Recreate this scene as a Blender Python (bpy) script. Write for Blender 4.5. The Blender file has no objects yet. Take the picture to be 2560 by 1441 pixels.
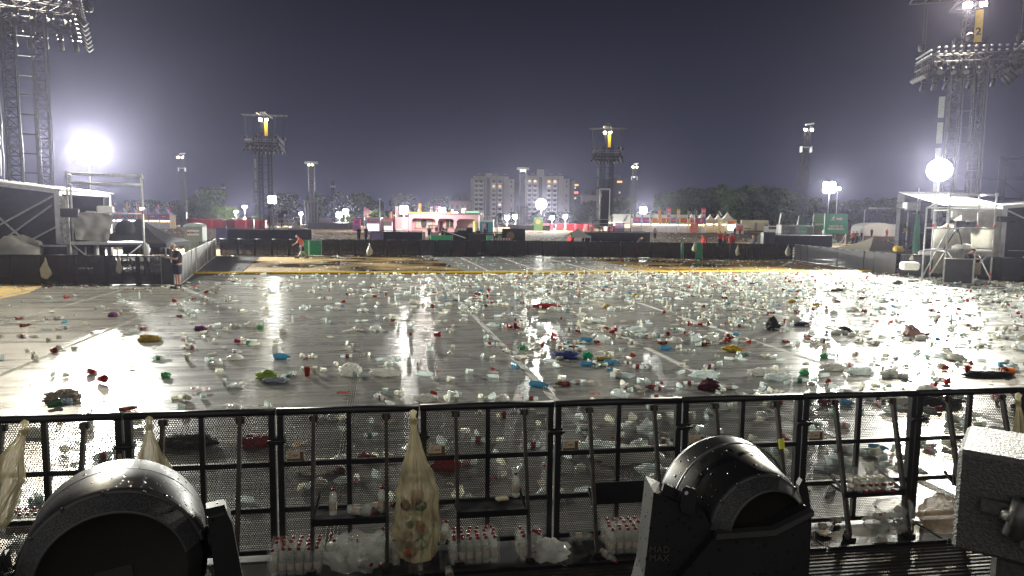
import bpy, bmesh, math, random
from mathutils import Vector, Matrix, Euler, noise
R = random.Random(7)
C = bpy.context.scene.collection
rad = math.radians
PI = math.pi
# ------------------------------------------------------------------ camera model (photo 2560 x 1441)
F, CX, CY, H = 1750.0, 1280.0, 720.5, 2.9
TH, RO = math.atan(172.5 / 1750), 0.0115
r0, u0 = Vector((1, 0, 0)), Vector((0, math.sin(TH), math.cos(TH)))
fw = Vector((0, math.cos(TH), -math.sin(TH)))
camX = r0 * math.cos(RO) + u0 * math.sin(RO)
camU = u0 * math.cos(RO) - r0 * math.sin(RO)
def ray(px, py): return fw + camX * ((px - CX) / F) - camU * ((py - CY) / F)
def G(px, py, z=0.0):
    d = ray(px, py); return d * ((z - H) / d.z) + Vector((0, 0, H))
def P(px, py, y):
    d = ray(px, py); return d * (y / d.y) + Vector((0, 0, H))
def hz(px): return 548 + RO * (px - CX)          # horizon row
# deck axes: u to the right, v away from the stage
YAW = rad(10.8)
eu, ev = Vector((math.cos(YAW), math.sin(YAW), 0)), Vector((-math.sin(YAW), math.cos(YAW), 0))
def UV(u, v, z=0.0): return eu * u + ev * v + Vector((0, 0, z))

# ------------------------------------------------------------------ materials
MATS = {}
def nt(m):
    m.use_nodes = True; t = m.node_tree; t.nodes.clear(); return t, t.nodes, t.links
def mat(name, col, rough=0.6, metal=0.0, var=0.12, scale=6.0, bump=0.0, bscale=40.0, transl=0.0, clear=0.0, coat=0.0, spec=0.5, drops=0.0, rvar=0.0):
    """Principled surface with noise-driven colour, roughness and bump; transl mixes in translucency, clear mixes in transparency."""
    if name in MATS: return MATS[name]
    m = bpy.data.materials.new(name); t, N, L = nt(m)
    out = N.new('ShaderNodeOutputMaterial'); b = N.new('ShaderNodeBsdfPrincipled')
    tc = N.new('ShaderNodeTexCoord'); nz = N.new('ShaderNodeTexNoise')
    nz.inputs['Scale'].default_value = scale; nz.inputs['Detail'].default_value = 5
    L.new(tc.outputs['Object'], nz.inputs['Vector'])
    ramp = N.new('ShaderNodeValToRGB')
    lo = [max(0, c * (1 - var)) for c in col]; hi = [min(1, c * (1 + var)) for c in col]
    ramp.color_ramp.elements[0].position, ramp.color_ramp.elements[1].position = 0.3, 0.7
    ramp.color_ramp.elements[0].color = (*lo, 1); ramp.color_ramp.elements[1].color = (*hi, 1)
    L.new(nz.outputs['Fac'], ramp.inputs['Fac']); L.new(ramp.outputs['Color'], b.inputs['Base Color'])
    b.inputs['Roughness'].default_value = rough; b.inputs['Metallic'].default_value = metal
    b.inputs['Specular IOR Level'].default_value = spec
    if coat: b.inputs['Coat Weight'].default_value = coat; b.inputs['Coat Roughness'].default_value = 0.08
    if rvar:
        mr = N.new('ShaderNodeMapRange'); mr.inputs['To Min'].default_value = max(0.02, rough - rvar); mr.inputs['To Max'].default_value = rough + rvar
        L.new(nz.outputs['Fac'], mr.inputs['Value']); L.new(mr.outputs['Result'], b.inputs['Roughness'])
    if bump:
        n2 = N.new('ShaderNodeTexNoise'); n2.inputs['Scale'].default_value = bscale; n2.inputs['Detail'].default_value = 4
        L.new(tc.outputs['Object'], n2.inputs['Vector'])
        bp = N.new('ShaderNodeBump'); bp.inputs['Strength'].default_value = bump; bp.inputs['Distance'].default_value = 0.02
        L.new(n2.outputs['Fac'], bp.inputs['Height']); L.new(bp.outputs['Normal'], b.inputs['Normal'])
    if drops:   # rain drops standing on the surface: small round bumps, glossier than the paint
        vo = N.new('ShaderNodeTexVoronoi'); vo.inputs['Scale'].default_value = drops
        L.new(tc.outputs['Object'], vo.inputs['Vector'])
        keep = N.new('ShaderNodeSeparateColor'); L.new(vo.outputs['Color'], keep.inputs['Color'])
        sz = N.new('ShaderNodeMath'); sz.operation = 'MULTIPLY_ADD'; sz.inputs[1].default_value = 0.62; sz.inputs[2].default_value = -0.26
        L.new(keep.outputs['Red'], sz.inputs[0])
        df = N.new('ShaderNodeMath'); df.operation = 'SUBTRACT'; L.new(sz.outputs[0], df.inputs[0]); L.new(vo.outputs['Distance'], df.inputs[1])
        st = N.new('ShaderNodeMath'); st.operation = 'MULTIPLY'; st.inputs[1].default_value = 12; st.use_clamp = True; L.new(df.outputs[0], st.inputs[0])
        bp = N.new('ShaderNodeBump'); bp.inputs['Strength'].default_value = 1.0; bp.inputs['Distance'].default_value = 0.006
        L.new(st.outputs[0], bp.inputs['Height']); L.new(bp.outputs['Normal'], b.inputs['Normal'])
        mr = N.new('ShaderNodeMapRange'); mr.inputs['To Min'].default_value = rough; mr.inputs['To Max'].default_value = 0.05
        L.new(st.outputs[0], mr.inputs['Value']); L.new(mr.outputs['Result'], b.inputs['Roughness'])
    s = b.outputs[0]
    if transl:
        tr = N.new('ShaderNodeBsdfTranslucent'); L.new(ramp.outputs['Color'], tr.inputs['Color'])
        mx = N.new('ShaderNodeMixShader'); mx.inputs[0].default_value = transl
        L.new(s, mx.inputs[1]); L.new(tr.outputs[0], mx.inputs[2]); s = mx.outputs[0]
    if clear:
        tr = N.new('ShaderNodeBsdfTransparent')
        mx = N.new('ShaderNodeMixShader'); mx.inputs[0].default_value = clear
        L.new(s, mx.inputs[1]); L.new(tr.outputs[0], mx.inputs[2]); s = mx.outputs[0]
    L.new(s, out.inputs['Surface'])
    MATS[name] = m; return m
def emat(name, col, strength, sample=False):
    if name in MATS: return MATS[name]
    m = bpy.data.materials.new(name); t, N, L = nt(m)
    out = N.new('ShaderNodeOutputMaterial'); e = N.new('ShaderNodeEmission')
    e.inputs['Color'].default_value = (*col, 1); e.inputs['Strength'].default_value = strength
    L.new(e.outputs[0], out.inputs['Surface'])
    m.cycles.emission_sampling = 'AUTO' if sample else 'NONE'
    MATS[name] = m; return m

# ------------------------------------------------------------------ mesh builder
class MB:
    def __init__(s): s.v, s.f, s.m, s.s = [], [], [], []
    def add(s, vs, fs, mi=0, smooth=False, M=None):
        o = len(s.v)
        for v in vs:
            v = Vector(v)
            s.v.append(tuple(M @ v) if M is not None else tuple(v))
        for f in fs: s.f.append(tuple(i + o for i in f)); s.m.append(mi); s.s.append(smooth)
        return s
    def box(s, x0, y0, z0, x1, y1, z1, mi=0, M=None):
        return s.add([(x0,y0,z0),(x1,y0,z0),(x1,y1,z0),(x0,y1,z0),(x0,y0,z1),(x1,y0,z1),(x1,y1,z1),(x0,y1,z1)],
                     [(0,3,2,1),(4,5,6,7),(0,1,5,4),(1,2,6,5),(2,3,7,6),(3,0,4,7)], mi, False, M)
    def cbox(s, x0, y0, z0, x1, y1, z1, c=0.01, mi=0, M=None):
        """box with chamfered edges"""
        vs, fs = [], []
        xs, ys, zs = (x0, x1), (y0, y1), (z0, z1)
        sg = (1, -1)
        idx = {}
        for i in (0, 1):
            for j in (0, 1):
                for k in (0, 1):
                    p = (xs[i], ys[j], zs[k]); d = (sg[i]*c, sg[j]*c, sg[k]*c)
                    for a in range(3):
                        q = [p[b] + (0 if b == a else d[b]) for b in range(3)]
                        idx[(i,j,k,a)] = len(vs); vs.append(tuple(q))
        I = idx
        for a in range(3):
            b, e = (a+1) % 3, (a+2) % 3
            for sd in (0, 1):
                def key(bb, ee):
                    t = [0,0,0]; t[a] = sd; t[b] = bb; t[e] = ee; return I[(t[0],t[1],t[2],a)]
                q = [key(0,0), key(1,0), key(1,1), key(0,1)]
                fs.append(tuple(q if sd else q[::-1]))
            for bb in (0, 1):
                for ee in (0, 1):
                    t0 = [0,0,0]; t0[b], t0[e] = bb, ee; t1 = list(t0); t1[a] = 1
                    fs.append((I[(*t0,b)], I[(*t1,b)], I[(*t1,e)], I[(*t0,e)]))
        for i in (0, 1):
            for j in (0, 1):
                for k in (0, 1): fs.append((I[(i,j,k,0)], I[(i,j,k,1)], I[(i,j,k,2)]))
        return s.add(vs, fs, mi, False, M)
    def bar(s, p, q, w, h=None, mi=0, up=(0,0,1)):
        p, q = Vector(p), Vector(q); h = h or w
        d = (q - p); 
        if d.length < 1e-6: return s
        d.normalize(); u = Vector(up)
        if abs(d.dot(u)) > 0.95: u = Vector((0,1,0))
        a = d.cross(u).normalized(); b = a.cross(d)
        vs = [x + a*(sx*w/2) + b*(sy*h/2) for x in (p, q) for sx, sy in ((-1,-1),(1,-1),(1,1),(-1,1))]
        return s.add(vs, [(0,1,2,3),(7,6,5,4),(0,4,5,1),(1,5,6,2),(2,6,7,3),(3,7,4,0)], mi)
    def tube(s, p, q, r, n=6, mi=0, r2=None, cap=True):
        p, q = Vector(p), Vector(q); r2 = r if r2 is None else r2
        d = (q - p)
        if d.length < 1e-6: return s
        d.normalize(); u = Vector((0,0,1)) if abs(d.z) < 0.95 else Vector((0,1,0))
        a = d.cross(u).normalized(); b = a.cross(d)
        vs = [x + a*(math.cos(2*PI*i/n)*rr) + b*(math.sin(2*PI*i/n)*rr) for x, rr in ((p,r),(q,r2)) for i in range(n)]
        fs = [(i,(i+1)%n,n+(i+1)%n,n+i) for i in range(n)]
        s.add(vs, fs, mi, n > 5)
        if cap: o = len(s.v) - 2*n; s.f += [tuple(range(o+n-1,o-1,-1)), tuple(range(o+n,o+2*n))]; s.m += [mi, mi]; s.s += [False, False]
        return s
    def path(s, pts, r, n=6, mi=0):
        for a, b in zip(pts, pts[1:]): s.tube(a, b, r, n, mi)
        return s
    def lathe(s, prof, n=12, mi=0, M=None, smooth=True, a0=0, a1=2*PI, mis=None):
        full = abs(a1 - a0 - 2*PI) < 1e-6; k = n if full else n + 1
        vs = [(r*math.cos(a0+(a1-a0)*i/n), r*math.sin(a0+(a1-a0)*i/n), z) for r, z in prof for i in range(k)]
        o = len(s.v); s.add(vs, [], mi, smooth, M)
        for j in range(len(prof)-1):
            for i in range(n):
                i2 = (i+1) % k
                s.f.append((o+j*k+i, o+j*k+i2, o+(j+1)*k+i2, o+(j+1)*k+i)); s.m.append(mis[j] if mis else mi); s.s.append(smooth)
        return s
    def prism(s, poly, y0, y1, mi=0, M=None):
        """polygon in x,z extruded along y"""
        n = len(poly); vs = [(x,y0,z) for x,z in poly] + [(x,y1,z) for x,z in poly]
        return s.add(vs, [tuple(range(n)), tuple(range(2*n-1,n-1,-1))] + [(i,n+i,n+(i+1)%n,(i+1)%n) for i in range(n)], mi, False, M)
    def quad(s, a, b, c, d, mi=0): return s.add([a,b,c,d], [(0,1,2,3)], mi)
    def slab(s, a, b, c, d, t=0.02, mi=0):
        a, b, c, d = map(Vector, (a,b,c,d)); n = (b-a).cross(d-a).normalized()*t
        return s.add([a,b,c,d,a-n,b-n,c-n,d-n], [(0,1,2,3),(7,6,5,4),(0,4,5,1),(1,5,6,2),(2,6,7,3),(3,7,4,0)], mi)
    def grid(s, fn, nu, nv, mi=0, smooth=True):
        vs = [fn(i/nu, j/nv) for j in range(nv+1) for i in range(nu+1)]
        return s.add(vs, [(j*(nu+1)+i, j*(nu+1)+i+1, (j+1)*(nu+1)+i+1, (j+1)*(nu+1)+i) for j in range(nv) for i in range(nu)], mi, smooth)
    def mesh(s, name, mats):
        me = bpy.data.meshes.new(name); me.from_pydata(s.v, [], s.f)
        for m in (mats if isinstance(mats, (list, tuple)) else [mats]): me.materials.append(m)
        me.polygons.foreach_set('material_index', s.m); me.polygons.foreach_set('use_smooth', s.s)
        me.update(); return me
    def build(s, name, mats, parent=None, loc=None, rz=0):
        o = bpy.data.objects.new(name, s.mesh(name, mats)); C.objects.link(o)
        if parent: o.parent = parent
        if loc is not None: o.location = loc
        if rz: o.rotation_euler.z = rz
        return o
def tag(o, label=None, cat=None, group=None, kind=None):
    if label: o['label'] = label
    if cat: o['category'] = cat
    if group: o['group'] = group
    if kind: o['kind'] = kind
    return o
def thing(name, label, cat, loc=(0,0,0), rz=0, group=None):
    o = bpy.data.objects.new(name, None); C.objects.link(o); o.location = loc; o.rotation_euler.z = rz
    o.empty_display_size = 0.2
    return tag(o, label, cat, group)
KIDS = {}
def dup(root, loc=None, rot=None, scale=None, label=None, group=None, parent=None):
    c = root.copy(); C.objects.link(c)
    if parent: c.parent = parent
    if loc is not None: c.location = loc
    if rot is not None: c.rotation_euler = rot
    if scale is not None: c.scale = (scale,)*3 if not isinstance(scale, (tuple, list)) else scale
    if label: c['label'] = label
    if group: c['group'] = group
    if root.name not in KIDS: KIDS[root.name] = list(root.children)
    for ch in KIDS[root.name]: dup(ch, parent=c)
    return c
def text(name, body, size, m, parent, loc, rot=(PI/2,0,0), align='CENTER', ext=0.002, bold=False):
    cu = bpy.data.curves.new(name, 'FONT'); cu.body = body; cu.size = size; cu.extrude = ext
    cu.align_x = align; cu.align_y = 'CENTER'; cu.resolution_u = 2
    if bold: cu.offset = size*0.03
    cu.materials.append(m)
    tmp = bpy.data.objects.new(name, cu); C.objects.link(tmp)
    cu.space_line = .9
    bpy.context.view_layer.update()
    me = bpy.data.meshes.new_from_object(tmp.evaluated_get(bpy.context.evaluated_depsgraph_get())); bpy.data.objects.remove(tmp); bpy.data.curves.remove(cu)
    me.materials.clear(); me.materials.append(m)
    o = bpy.data.objects.new(name, me); C.objects.link(o)
    if parent: o.parent = parent
    o.location = loc; o.rotation_euler = rot
    return o
def truss(mb, p, q, w, bays, r, n=4, mi=0, r2=None, up=(0,0,1)):
    """box truss: four chords, zig-zag lacing on each side"""
    p, q = Vector(p), Vector(q); d = (q-p).normalized(); u = Vector(up)
    if abs(d.dot(u)) > 0.9: u = Vector((0,1,0))
    a = d.cross(u).normalized(); b = a.cross(d); r2 = r2 or r*0.6
    cs = [(a*sx + b*sy)*(w/2) for sx, sy in ((-1,-1),(1,-1),(1,1),(-1,1))]
    for c in cs: mb.tube(p+c, q+c, r, n, mi, cap=False)
    for k in range(bays):
        x, y = p.lerp(q, k/bays), p.lerp(q, (k+1)/bays)
        for i in range(4):
            c, e = cs[i], cs[(i+1)%4]
            mb.tube(x+(c if k%2 else e), y+(e if k%2 else c), r2, 3, mi, cap=False)
            mb.tube(x+c, x+e, r2, 3, mi, cap=False)
    return mb
def nz3(x, y, z=0.0): return noise.noise(Vector((x, y, z)))

M = dict(
    black=mat('black_paint', (0.012,0.012,0.014), 0.42, var=0.3, rvar=0.12),
    blackwet=mat('wet_black_paint', (0.014,0.014,0.016), 0.35, var=0.3, drops=70),
    rustblack=mat('scuffed_black_steel', (0.035,0.028,0.023), 0.5, 0.2, var=0.5, scale=18, rvar=0.15),
    alu=mat('aluminium', (0.55,0.56,0.57), 0.38, 0.85, var=0.15, rvar=0.1),
    steel=mat('galvanised_steel', (0.5,0.5,0.49), 0.5, 0.5, var=0.25, scale=9, rvar=0.1),
    darksteel=mat('dark_truss_metal', (0.03,0.03,0.034), 0.55, 0.4, var=0.3),
    truss=mat('truss_metal', (0.025,0.025,0.03), 0.65, 0.2, var=0.3),
    white=mat('white_paint', (0.78,0.78,0.76), 0.5, var=0.06),
    tent=mat('white_tent_fabric', (0.75,0.74,0.70), 0.7, var=0.08, transl=0.3, bump=0.3, bscale=6),
    tarp=mat('grey_white_tarpaulin', (0.52,0.51,0.47), 0.45, var=0.2, scale=3, bump=0.6, bscale=7, transl=0.6),
    beige=mat('beige_canvas', (0.42,0.38,0.30), 0.8, var=0.12, transl=0.2, bump=0.3, bscale=9),
    blackcloth=mat('black_canvas', (0.02,0.02,0.022), 0.8, var=0.25, bump=0.4, bscale=10),
    greycloth=mat('dark_grey_canvas', (0.055,0.055,0.06), 0.75, var=0.2, bump=0.4, bscale=8),
    red=mat('red_plastic', (0.55,0.02,0.03), 0.4, var=0.12),
    green=mat('green_panel', (0.03,0.30,0.14), 0.5, var=0.15),
    yellow=mat('yellow_plastic', (0.62,0.42,0.03), 0.45, var=0.15),
    orange=mat('orange_plastic', (0.75,0.18,0.02), 0.45, var=0.1),
    teal=mat('teal_panel', (0.05,0.42,0.42), 0.5, var=0.1),
    pink=mat('pink_wall', (0.76,0.48,0.57), 0.7, var=0.08),
    skin=mat('skin', (0.45,0.25,0.18), 0.55, var=0.08),
    dark=mat('dark_cloth', (0.015,0.016,0.022), 0.85, var=0.3),
    glassdark=mat('dark_glass', (0.02,0.025,0.03), 0.1, var=0.1),
)
SKY = 0.5; BACK_FILL = 14.5; HAZE = 0.00015; HAZE_G = 0.85; LAMP = 200000; SMALL = 0.9; NLIT = 5400
DECK0, DECK1 = (0.15,0.154,0.145), (0.25,0.254,0.238)
# ================================================================== camera, world, haze
sc = bpy.context.scene
cd = bpy.data.cameras.new('camera'); cam = bpy.data.objects.new('camera', cd); C.objects.link(cam)
cd.sensor_width = 36; cd.lens = F / 2560 * 36; cd.clip_start = 0.05; cd.clip_end = 5000
Mx = Matrix((camX, camU, -fw)).transposed().to_4x4(); Mx.translation = (0, 0, H)
cam.matrix_world = Mx; sc.camera = cam
sc.view_settings.view_transform = 'Standard'; sc.view_settings.look = 'None'; sc.view_settings.exposure = 0.3; sc.view_settings.gamma = 1
cy = sc.cycles; cy.use_denoising = True
try: cy.denoiser = 'OPENIMAGEDENOISE'
except Exception: pass
cy.max_bounces = 6; cy.diffuse_bounces = 2; cy.glossy_bounces = 3; cy.transmission_bounces = 4; cy.transparent_max_bounces = 14; cy.volume_bounces = 0
cy.sample_clamp_indirect = 3; cy.sample_clamp_direct = 0; cy.use_light_tree = True
cy.caustics_reflective = False; cy.caustics_refractive = False
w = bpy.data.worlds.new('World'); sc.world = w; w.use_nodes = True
N, L = w.node_tree.nodes, w.node_tree.links
bg = N['Background']; tc = N.new('ShaderNodeTexCoord'); sp = N.new('ShaderNodeSeparateXYZ'); rp = N.new('ShaderNodeValToRGB')
L.new(tc.outputs['Generated'], sp.inputs[0]); L.new(sp.outputs['Z'], rp.inputs['Fac']); L.new(rp.outputs['Color'], bg.inputs['Color'])
e = rp.color_ramp.elements; e[0].position = 0.0; e[0].color = (0.062, 0.070, 0.118, 1); e[1].position = 0.32; e[1].color = (0.014, 0.0155, 0.030, 1)
x = rp.color_ramp.elements.new(0.13); x.color = (0.036, 0.040, 0.070, 1)
# added fill: sky made brighter and warmer behind the viewer to light facing surfaces
mrb = N.new('ShaderNodeMapRange'); mrb.interpolation_type = 'SMOOTHSTEP'; mrb.inputs['From Min'].default_value = -0.1; mrb.inputs['From Max'].default_value = -0.8; mrb.inputs['To Min'].default_value = SKY; mrb.inputs['To Max'].default_value = SKY*BACK_FILL
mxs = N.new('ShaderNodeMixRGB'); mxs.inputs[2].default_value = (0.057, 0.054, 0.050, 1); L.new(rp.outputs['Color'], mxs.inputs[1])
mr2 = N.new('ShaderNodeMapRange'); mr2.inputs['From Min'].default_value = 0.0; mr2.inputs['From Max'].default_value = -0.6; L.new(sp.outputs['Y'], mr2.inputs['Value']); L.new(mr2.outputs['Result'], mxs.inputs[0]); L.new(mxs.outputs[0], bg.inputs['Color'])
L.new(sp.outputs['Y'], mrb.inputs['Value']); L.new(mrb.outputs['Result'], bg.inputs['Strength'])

hm = bpy.data.materials.new('haze_air'); t, N, L = nt(hm)
o_ = N.new('ShaderNodeOutputMaterial'); pv = N.new('ShaderNodeVolumePrincipled')
pv.inputs['Color'].default_value = (0.72, 0.70, 1.0, 1); pv.inputs['Density'].default_value = HAZE; pv.inputs['Anisotropy'].default_value = HAZE_G
L.new(pv.outputs[0], o_.inputs['Volume'])
hz_ = MB().box(-430, -30, -1.2, 430, 620, 62).build('haze', hm); tag(hz_, kind='stuff')

# ================================================================== ground, deck
def struct(o): o['kind'] = 'structure'; return o
m = bpy.data.materials.new('field_earth'); t, N, L = nt(m)
out = N.new('ShaderNodeOutputMaterial'); b = N.new('ShaderNodeBsdfPrincipled'); tc = N.new('ShaderNodeTexCoord')
n1 = N.new('ShaderNodeTexNoise'); n1.inputs['Scale'].default_value = 0.25; n1.inputs['Detail'].default_value = 8; L.new(tc.outputs['Object'], n1.inputs['Vector'])
r1 = N.new('ShaderNodeValToRGB'); r1.color_ramp.elements[0].position = .3; r1.color_ramp.elements[1].position = .7
r1.color_ramp.elements[0].color = (0.11,0.068,0.035,1); r1.color_ramp.elements[1].color = (0.24,0.155,0.08,1); L.new(n1.outputs['Fac'], r1.inputs['Fac'])
L.new(r1.outputs['Color'], b.inputs['Base Color']); b.inputs['Roughness'].default_value = 0.9; b.inputs['Specular IOR Level'].default_value = 0.08
L.new(b.outputs[0], out.inputs['Surface'])
MATS['field_earth'] = m
gb = MB()
gb.grid(lambda a, c: (-1500 + 3000*a, -200 + 2800*c, -0.03), 6, 6)
struct(gb.build('ground', m))

m = bpy.data.materials.new('wet_mud'); t, N, L = nt(m)
out = N.new('ShaderNodeOutputMaterial'); b = N.new('ShaderNodeBsdfPrincipled'); tc = N.new('ShaderNodeTexCoord')
n1 = N.new('ShaderNodeTexNoise'); n1.inputs['Scale'].default_value = 0.22; n1.inputs['Detail'].default_value = 6; L.new(tc.outputs['Object'], n1.inputs['Vector'])
r1 = N.new('ShaderNodeValToRGB'); r1.color_ramp.elements[0].position = .42; r1.color_ramp.elements[1].position = .56
r1.color_ramp.elements[0].color = (0.045,0.03,0.016,1); r1.color_ramp.elements[1].color = (0.26,0.16,0.035,1); L.new(n1.outputs['Fac'], r1.inputs['Fac'])
n2 = N.new('ShaderNodeTexNoise'); n2.inputs['Scale'].default_value = 3; n2.inputs['Detail'].default_value = 8; L.new(tc.outputs['Object'], n2.inputs['Vector'])
mm = N.new('ShaderNodeMixRGB'); mm.blend_type = 'MULTIPLY'; mm.inputs[0].default_value = 0.6; L.new(r1.outputs['Color'], mm.inputs[1])
r3 = N.new('ShaderNodeValToRGB'); r3.color_ramp.elements[0].position = .3; r3.color_ramp.elements[0].color = (.4,.4,.4,1); r3.color_ramp.elements[1].position = .65; L.new(n2.outputs['Fac'], r3.inputs['Fac'])
L.new(r3.outputs['Color'], mm.inputs[2]); L.new(mm.outputs[0], b.inputs['Base Color'])
mr = N.new('ShaderNodeMapRange'); mr.inputs['From Min'].default_value = .42; mr.inputs['From Max'].default_value = .56; mr.inputs['To Min'].default_value = .16; mr.inputs['To Max'].default_value = .9; b.inputs['Specular IOR Level'].default_value = .25
L.new(n1.outputs['Fac'], mr.inputs['Value']); L.new(mr.outputs['Result'], b.inputs['Roughness'])
bp = N.new('ShaderNodeBump'); bp.inputs['Strength'].default_value = .4; bp.inputs['Distance'].default_value = .03
mu = N.new('ShaderNodeMath'); mu.operation = 'MULTIPLY'; L.new(n2.outputs['Fac'], mu.inputs[0]); L.new(mr.outputs['Result'], mu.inputs[1])
L.new(mu.outputs[0], bp.inputs['Height']); L.new(bp.outputs['Normal'], b.inputs['Normal']); L.new(b.outputs[0], out.inputs['Surface'])
q = MB(); q.quad((-40,0,0),(45,0,0),(45,19,0),(-40,19,0)); struct(q.build('muddy_ground', m, loc=UV(0,37,-0.016), rz=YAW))
lit_sand = mat('lit_sandy_ground', (0.5,0.36,0.14), 0.8, var=0.3, scale=2, bump=.5, bscale=12)  # sandy yellow with light through a fence gap painted in
a = MB(); pts = [G(-150,713,.004), G(118,710,.004), G(70,733,.004), G(0,748,.004), G(-150,762,.004)]
a.add(pts, [(4,3,2,1,0)]); struct(a.build('lit_sandy_ground', lit_sand))

dm_ = MB(); pts = [G(446,717,.006), G(544,641,.006), G(650,641,.006), G(600,684,.006), G(505,690,.006)]
dm_.add(pts, [(0,1,2,3,4)]); struct(dm_.build('rubber_floor', mat('black_rubber_mat', (0.028,0.028,0.03), .4, var=.4, scale=3, bump=.5, bscale=8)))
m = bpy.data.materials.new('wet_aluminium_deck'); t, N, L = nt(m)   # ribbed trackway with a film of rain
def math_(op, a=None, bb=None, c=None):
    n = N.new('ShaderNodeMath'); n.operation = op
    for i, xx in enumerate((a, bb, c)):
        if xx is None: continue
        if isinstance(xx, (int, float)): n.inputs[i].default_value = xx
        else: L.new(xx, n.inputs[i])
    return n.outputs[0]
out = N.new('ShaderNodeOutputMaterial'); b = N.new('ShaderNodeBsdfPrincipled'); tc = N.new('ShaderNodeTexCoord')
sx = N.new('ShaderNodeSeparateXYZ'); L.new(tc.outputs['Object'], sx.inputs[0])
X_, Y_ = sx.outputs['X'], sx.outputs['Y']
mp = N.new('ShaderNodeMapping'); mp.inputs['Scale'].default_value = (0.35, 2.2, 1); L.new(tc.outputs['Object'], mp.inputs['Vector'])
n1 = N.new('ShaderNodeTexNoise'); n1.inputs['Scale'].default_value = 1.0; n1.inputs['Detail'].default_value = 7; n1.inputs['Roughness'].default_value = .62; L.new(mp.outputs[0], n1.inputs['Vector'])
n0 = N.new('ShaderNodeTexNoise'); n0.inputs['Scale'].default_value = 0.16; n0.inputs['Detail'].default_value = 3; L.new(tc.outputs['Object'], n0.inputs['Vector'])
n3 = N.new('ShaderNodeTexNoise'); n3.inputs['Scale'].default_value = 22; n3.inputs['Detail'].default_value = 4; L.new(tc.outputs['Object'], n3.inputs['Vector'])
# plank joints across the deck, uneven in strength
fr = math_('FRACT', math_('DIVIDE', Y_, 0.26)); d_ = math_('ABSOLUTE', math_('SUBTRACT', fr, 0.5))
joint = math_('MULTIPLY', math_('GREATER_THAN', d_, 0.455), math_('MULTIPLY', math_('GREATER_THAN', n1.outputs['Fac'], 0.40), 1.0))
rib = math_('SINE', math_('MULTIPLY', Y_, 2*PI/0.052))
r1 = N.new('ShaderNodeValToRGB'); r1.color_ramp.elements[0].position = .3; r1.color_ramp.elements[1].position = .72
r1.color_ramp.elements[0].color = (*DECK0,1); r1.color_ramp.elements[1].color = (*DECK1,1); L.new(n1.outputs['Fac'], r1.inputs['Fac'])
mixc = N.new('ShaderNodeMixRGB'); mixc.inputs[2].default_value = (0.46,0.45,0.41,1); L.new(r1.outputs['Color'], mixc.inputs[1]); L.new(math_('MULTIPLY', joint, 0.7), mixc.inputs[0])
dirt = N.new('ShaderNodeMixRGB'); dirt.inputs[2].default_value = (0.03,0.026,0.02,1); L.new(mixc.outputs[0], dirt.inputs[1])
gr = N.new('ShaderNodeMapRange'); gr.inputs['From Min'].default_value = .56; gr.inputs['From Max'].default_value = .72; gr.inputs['To Max'].default_value = .6; L.new(n3.outputs['Fac'], gr.inputs['Value']); L.new(gr.outputs[0], dirt.inputs[0])
L.new(dirt.outputs[0], b.inputs['Base Color'])
mr = N.new('ShaderNodeMapRange'); mr.inputs['From Min'].default_value = .32; mr.inputs['From Max'].default_value = .68; mr.inputs['To Min'].default_value = 0.2; mr.inputs['To Max'].default_value = 0.36
L.new(math_('ADD', math_('MULTIPLY', n1.outputs['Fac'], .75), math_('MULTIPLY', n0.outputs['Fac'], .25)), mr.inputs['Value']); L.new(mr.outputs[0], b.inputs['Roughness'])
b.inputs['Metallic'].default_value = 0.0; b.inputs['Specular IOR Level'].default_value = 0.45
bp = N.new('ShaderNodeBump'); bp.inputs['Strength'].default_value = .22; bp.inputs['Distance'].default_value = .008
L.new(math_('ADD', math_('MULTIPLY', joint, 0.6), math_('MULTIPLY_ADD', rib, 0.25, math_('MULTIPLY', n1.outputs['Fac'], 1.2))), bp.inputs['Height'])
L.new(bp.outputs['Normal'], b.inputs['Normal']); L.new(b.outputs[0], out.inputs['Surface'])
deckm = m
dk = MB(); dk.quad((-34,4.6,0),(42,4.6,0),(42,36.95,0),(-34,36.95,0)); dk.quad((4.8,36.95,0),(15.2,36.95,0),(15.6,54,0),(3.6,54,0))
deck = struct(dk.build('metal_deck', deckm, loc=(0,0,0), rz=YAW))
seam = mat('seam_metal', (0.32,0.32,0.29), 0.5, 0.2, var=0.3, scale=3)
for u_ in [-19.4,-16.2,-13.0,-9.8,-6.7,-0.5+0.05,2.78,6.0,9.0,12.2,15.4,18.6,21.8,25]:
    sm = MB()
    for k in range(4):
        x0 = u_ - 0.05 + k*0.034
        sm.box(x0, 4.7, 0.0, x0+0.008, 36.9, 0.008)
    struct(sm.build('deck_seam', seam, deck))
for u_ in (6.0, 9.0, 12.2):
    struct(MB().box(u_-.05, 37.3, 0, u_-.02, 53, .009).box(u_+.03, 37.3, 0, u_+.06, 53, .009).build('deck_seam', seam, deck))
# pit floor on the stage side of the barrier and the stage itself
ribm = mat('ribbed_stage_floor', (0.06,0.055,0.05), 0.45, 0.3, var=0.3, rvar=.15)
pf = MB(); pf.quad((-12,2.3,0.0),(14,2.3,0.0),(14,5.62,0.0),(-12,5.62,0.0))
for k in range(46): yy = 3.0 + k*0.056; pf.box(-12, yy, 0.0, 14, yy+0.022, 0.012)
struct(pf.build('pit_floor', ribm, loc=(0,-0.06,0.006), rz=rad(8.76)))
struct(MB().box(-12, -8, 0, 14, 1.55, 1.32).build('stage_floor', M['black'], rz=rad(8.76)))

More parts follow.
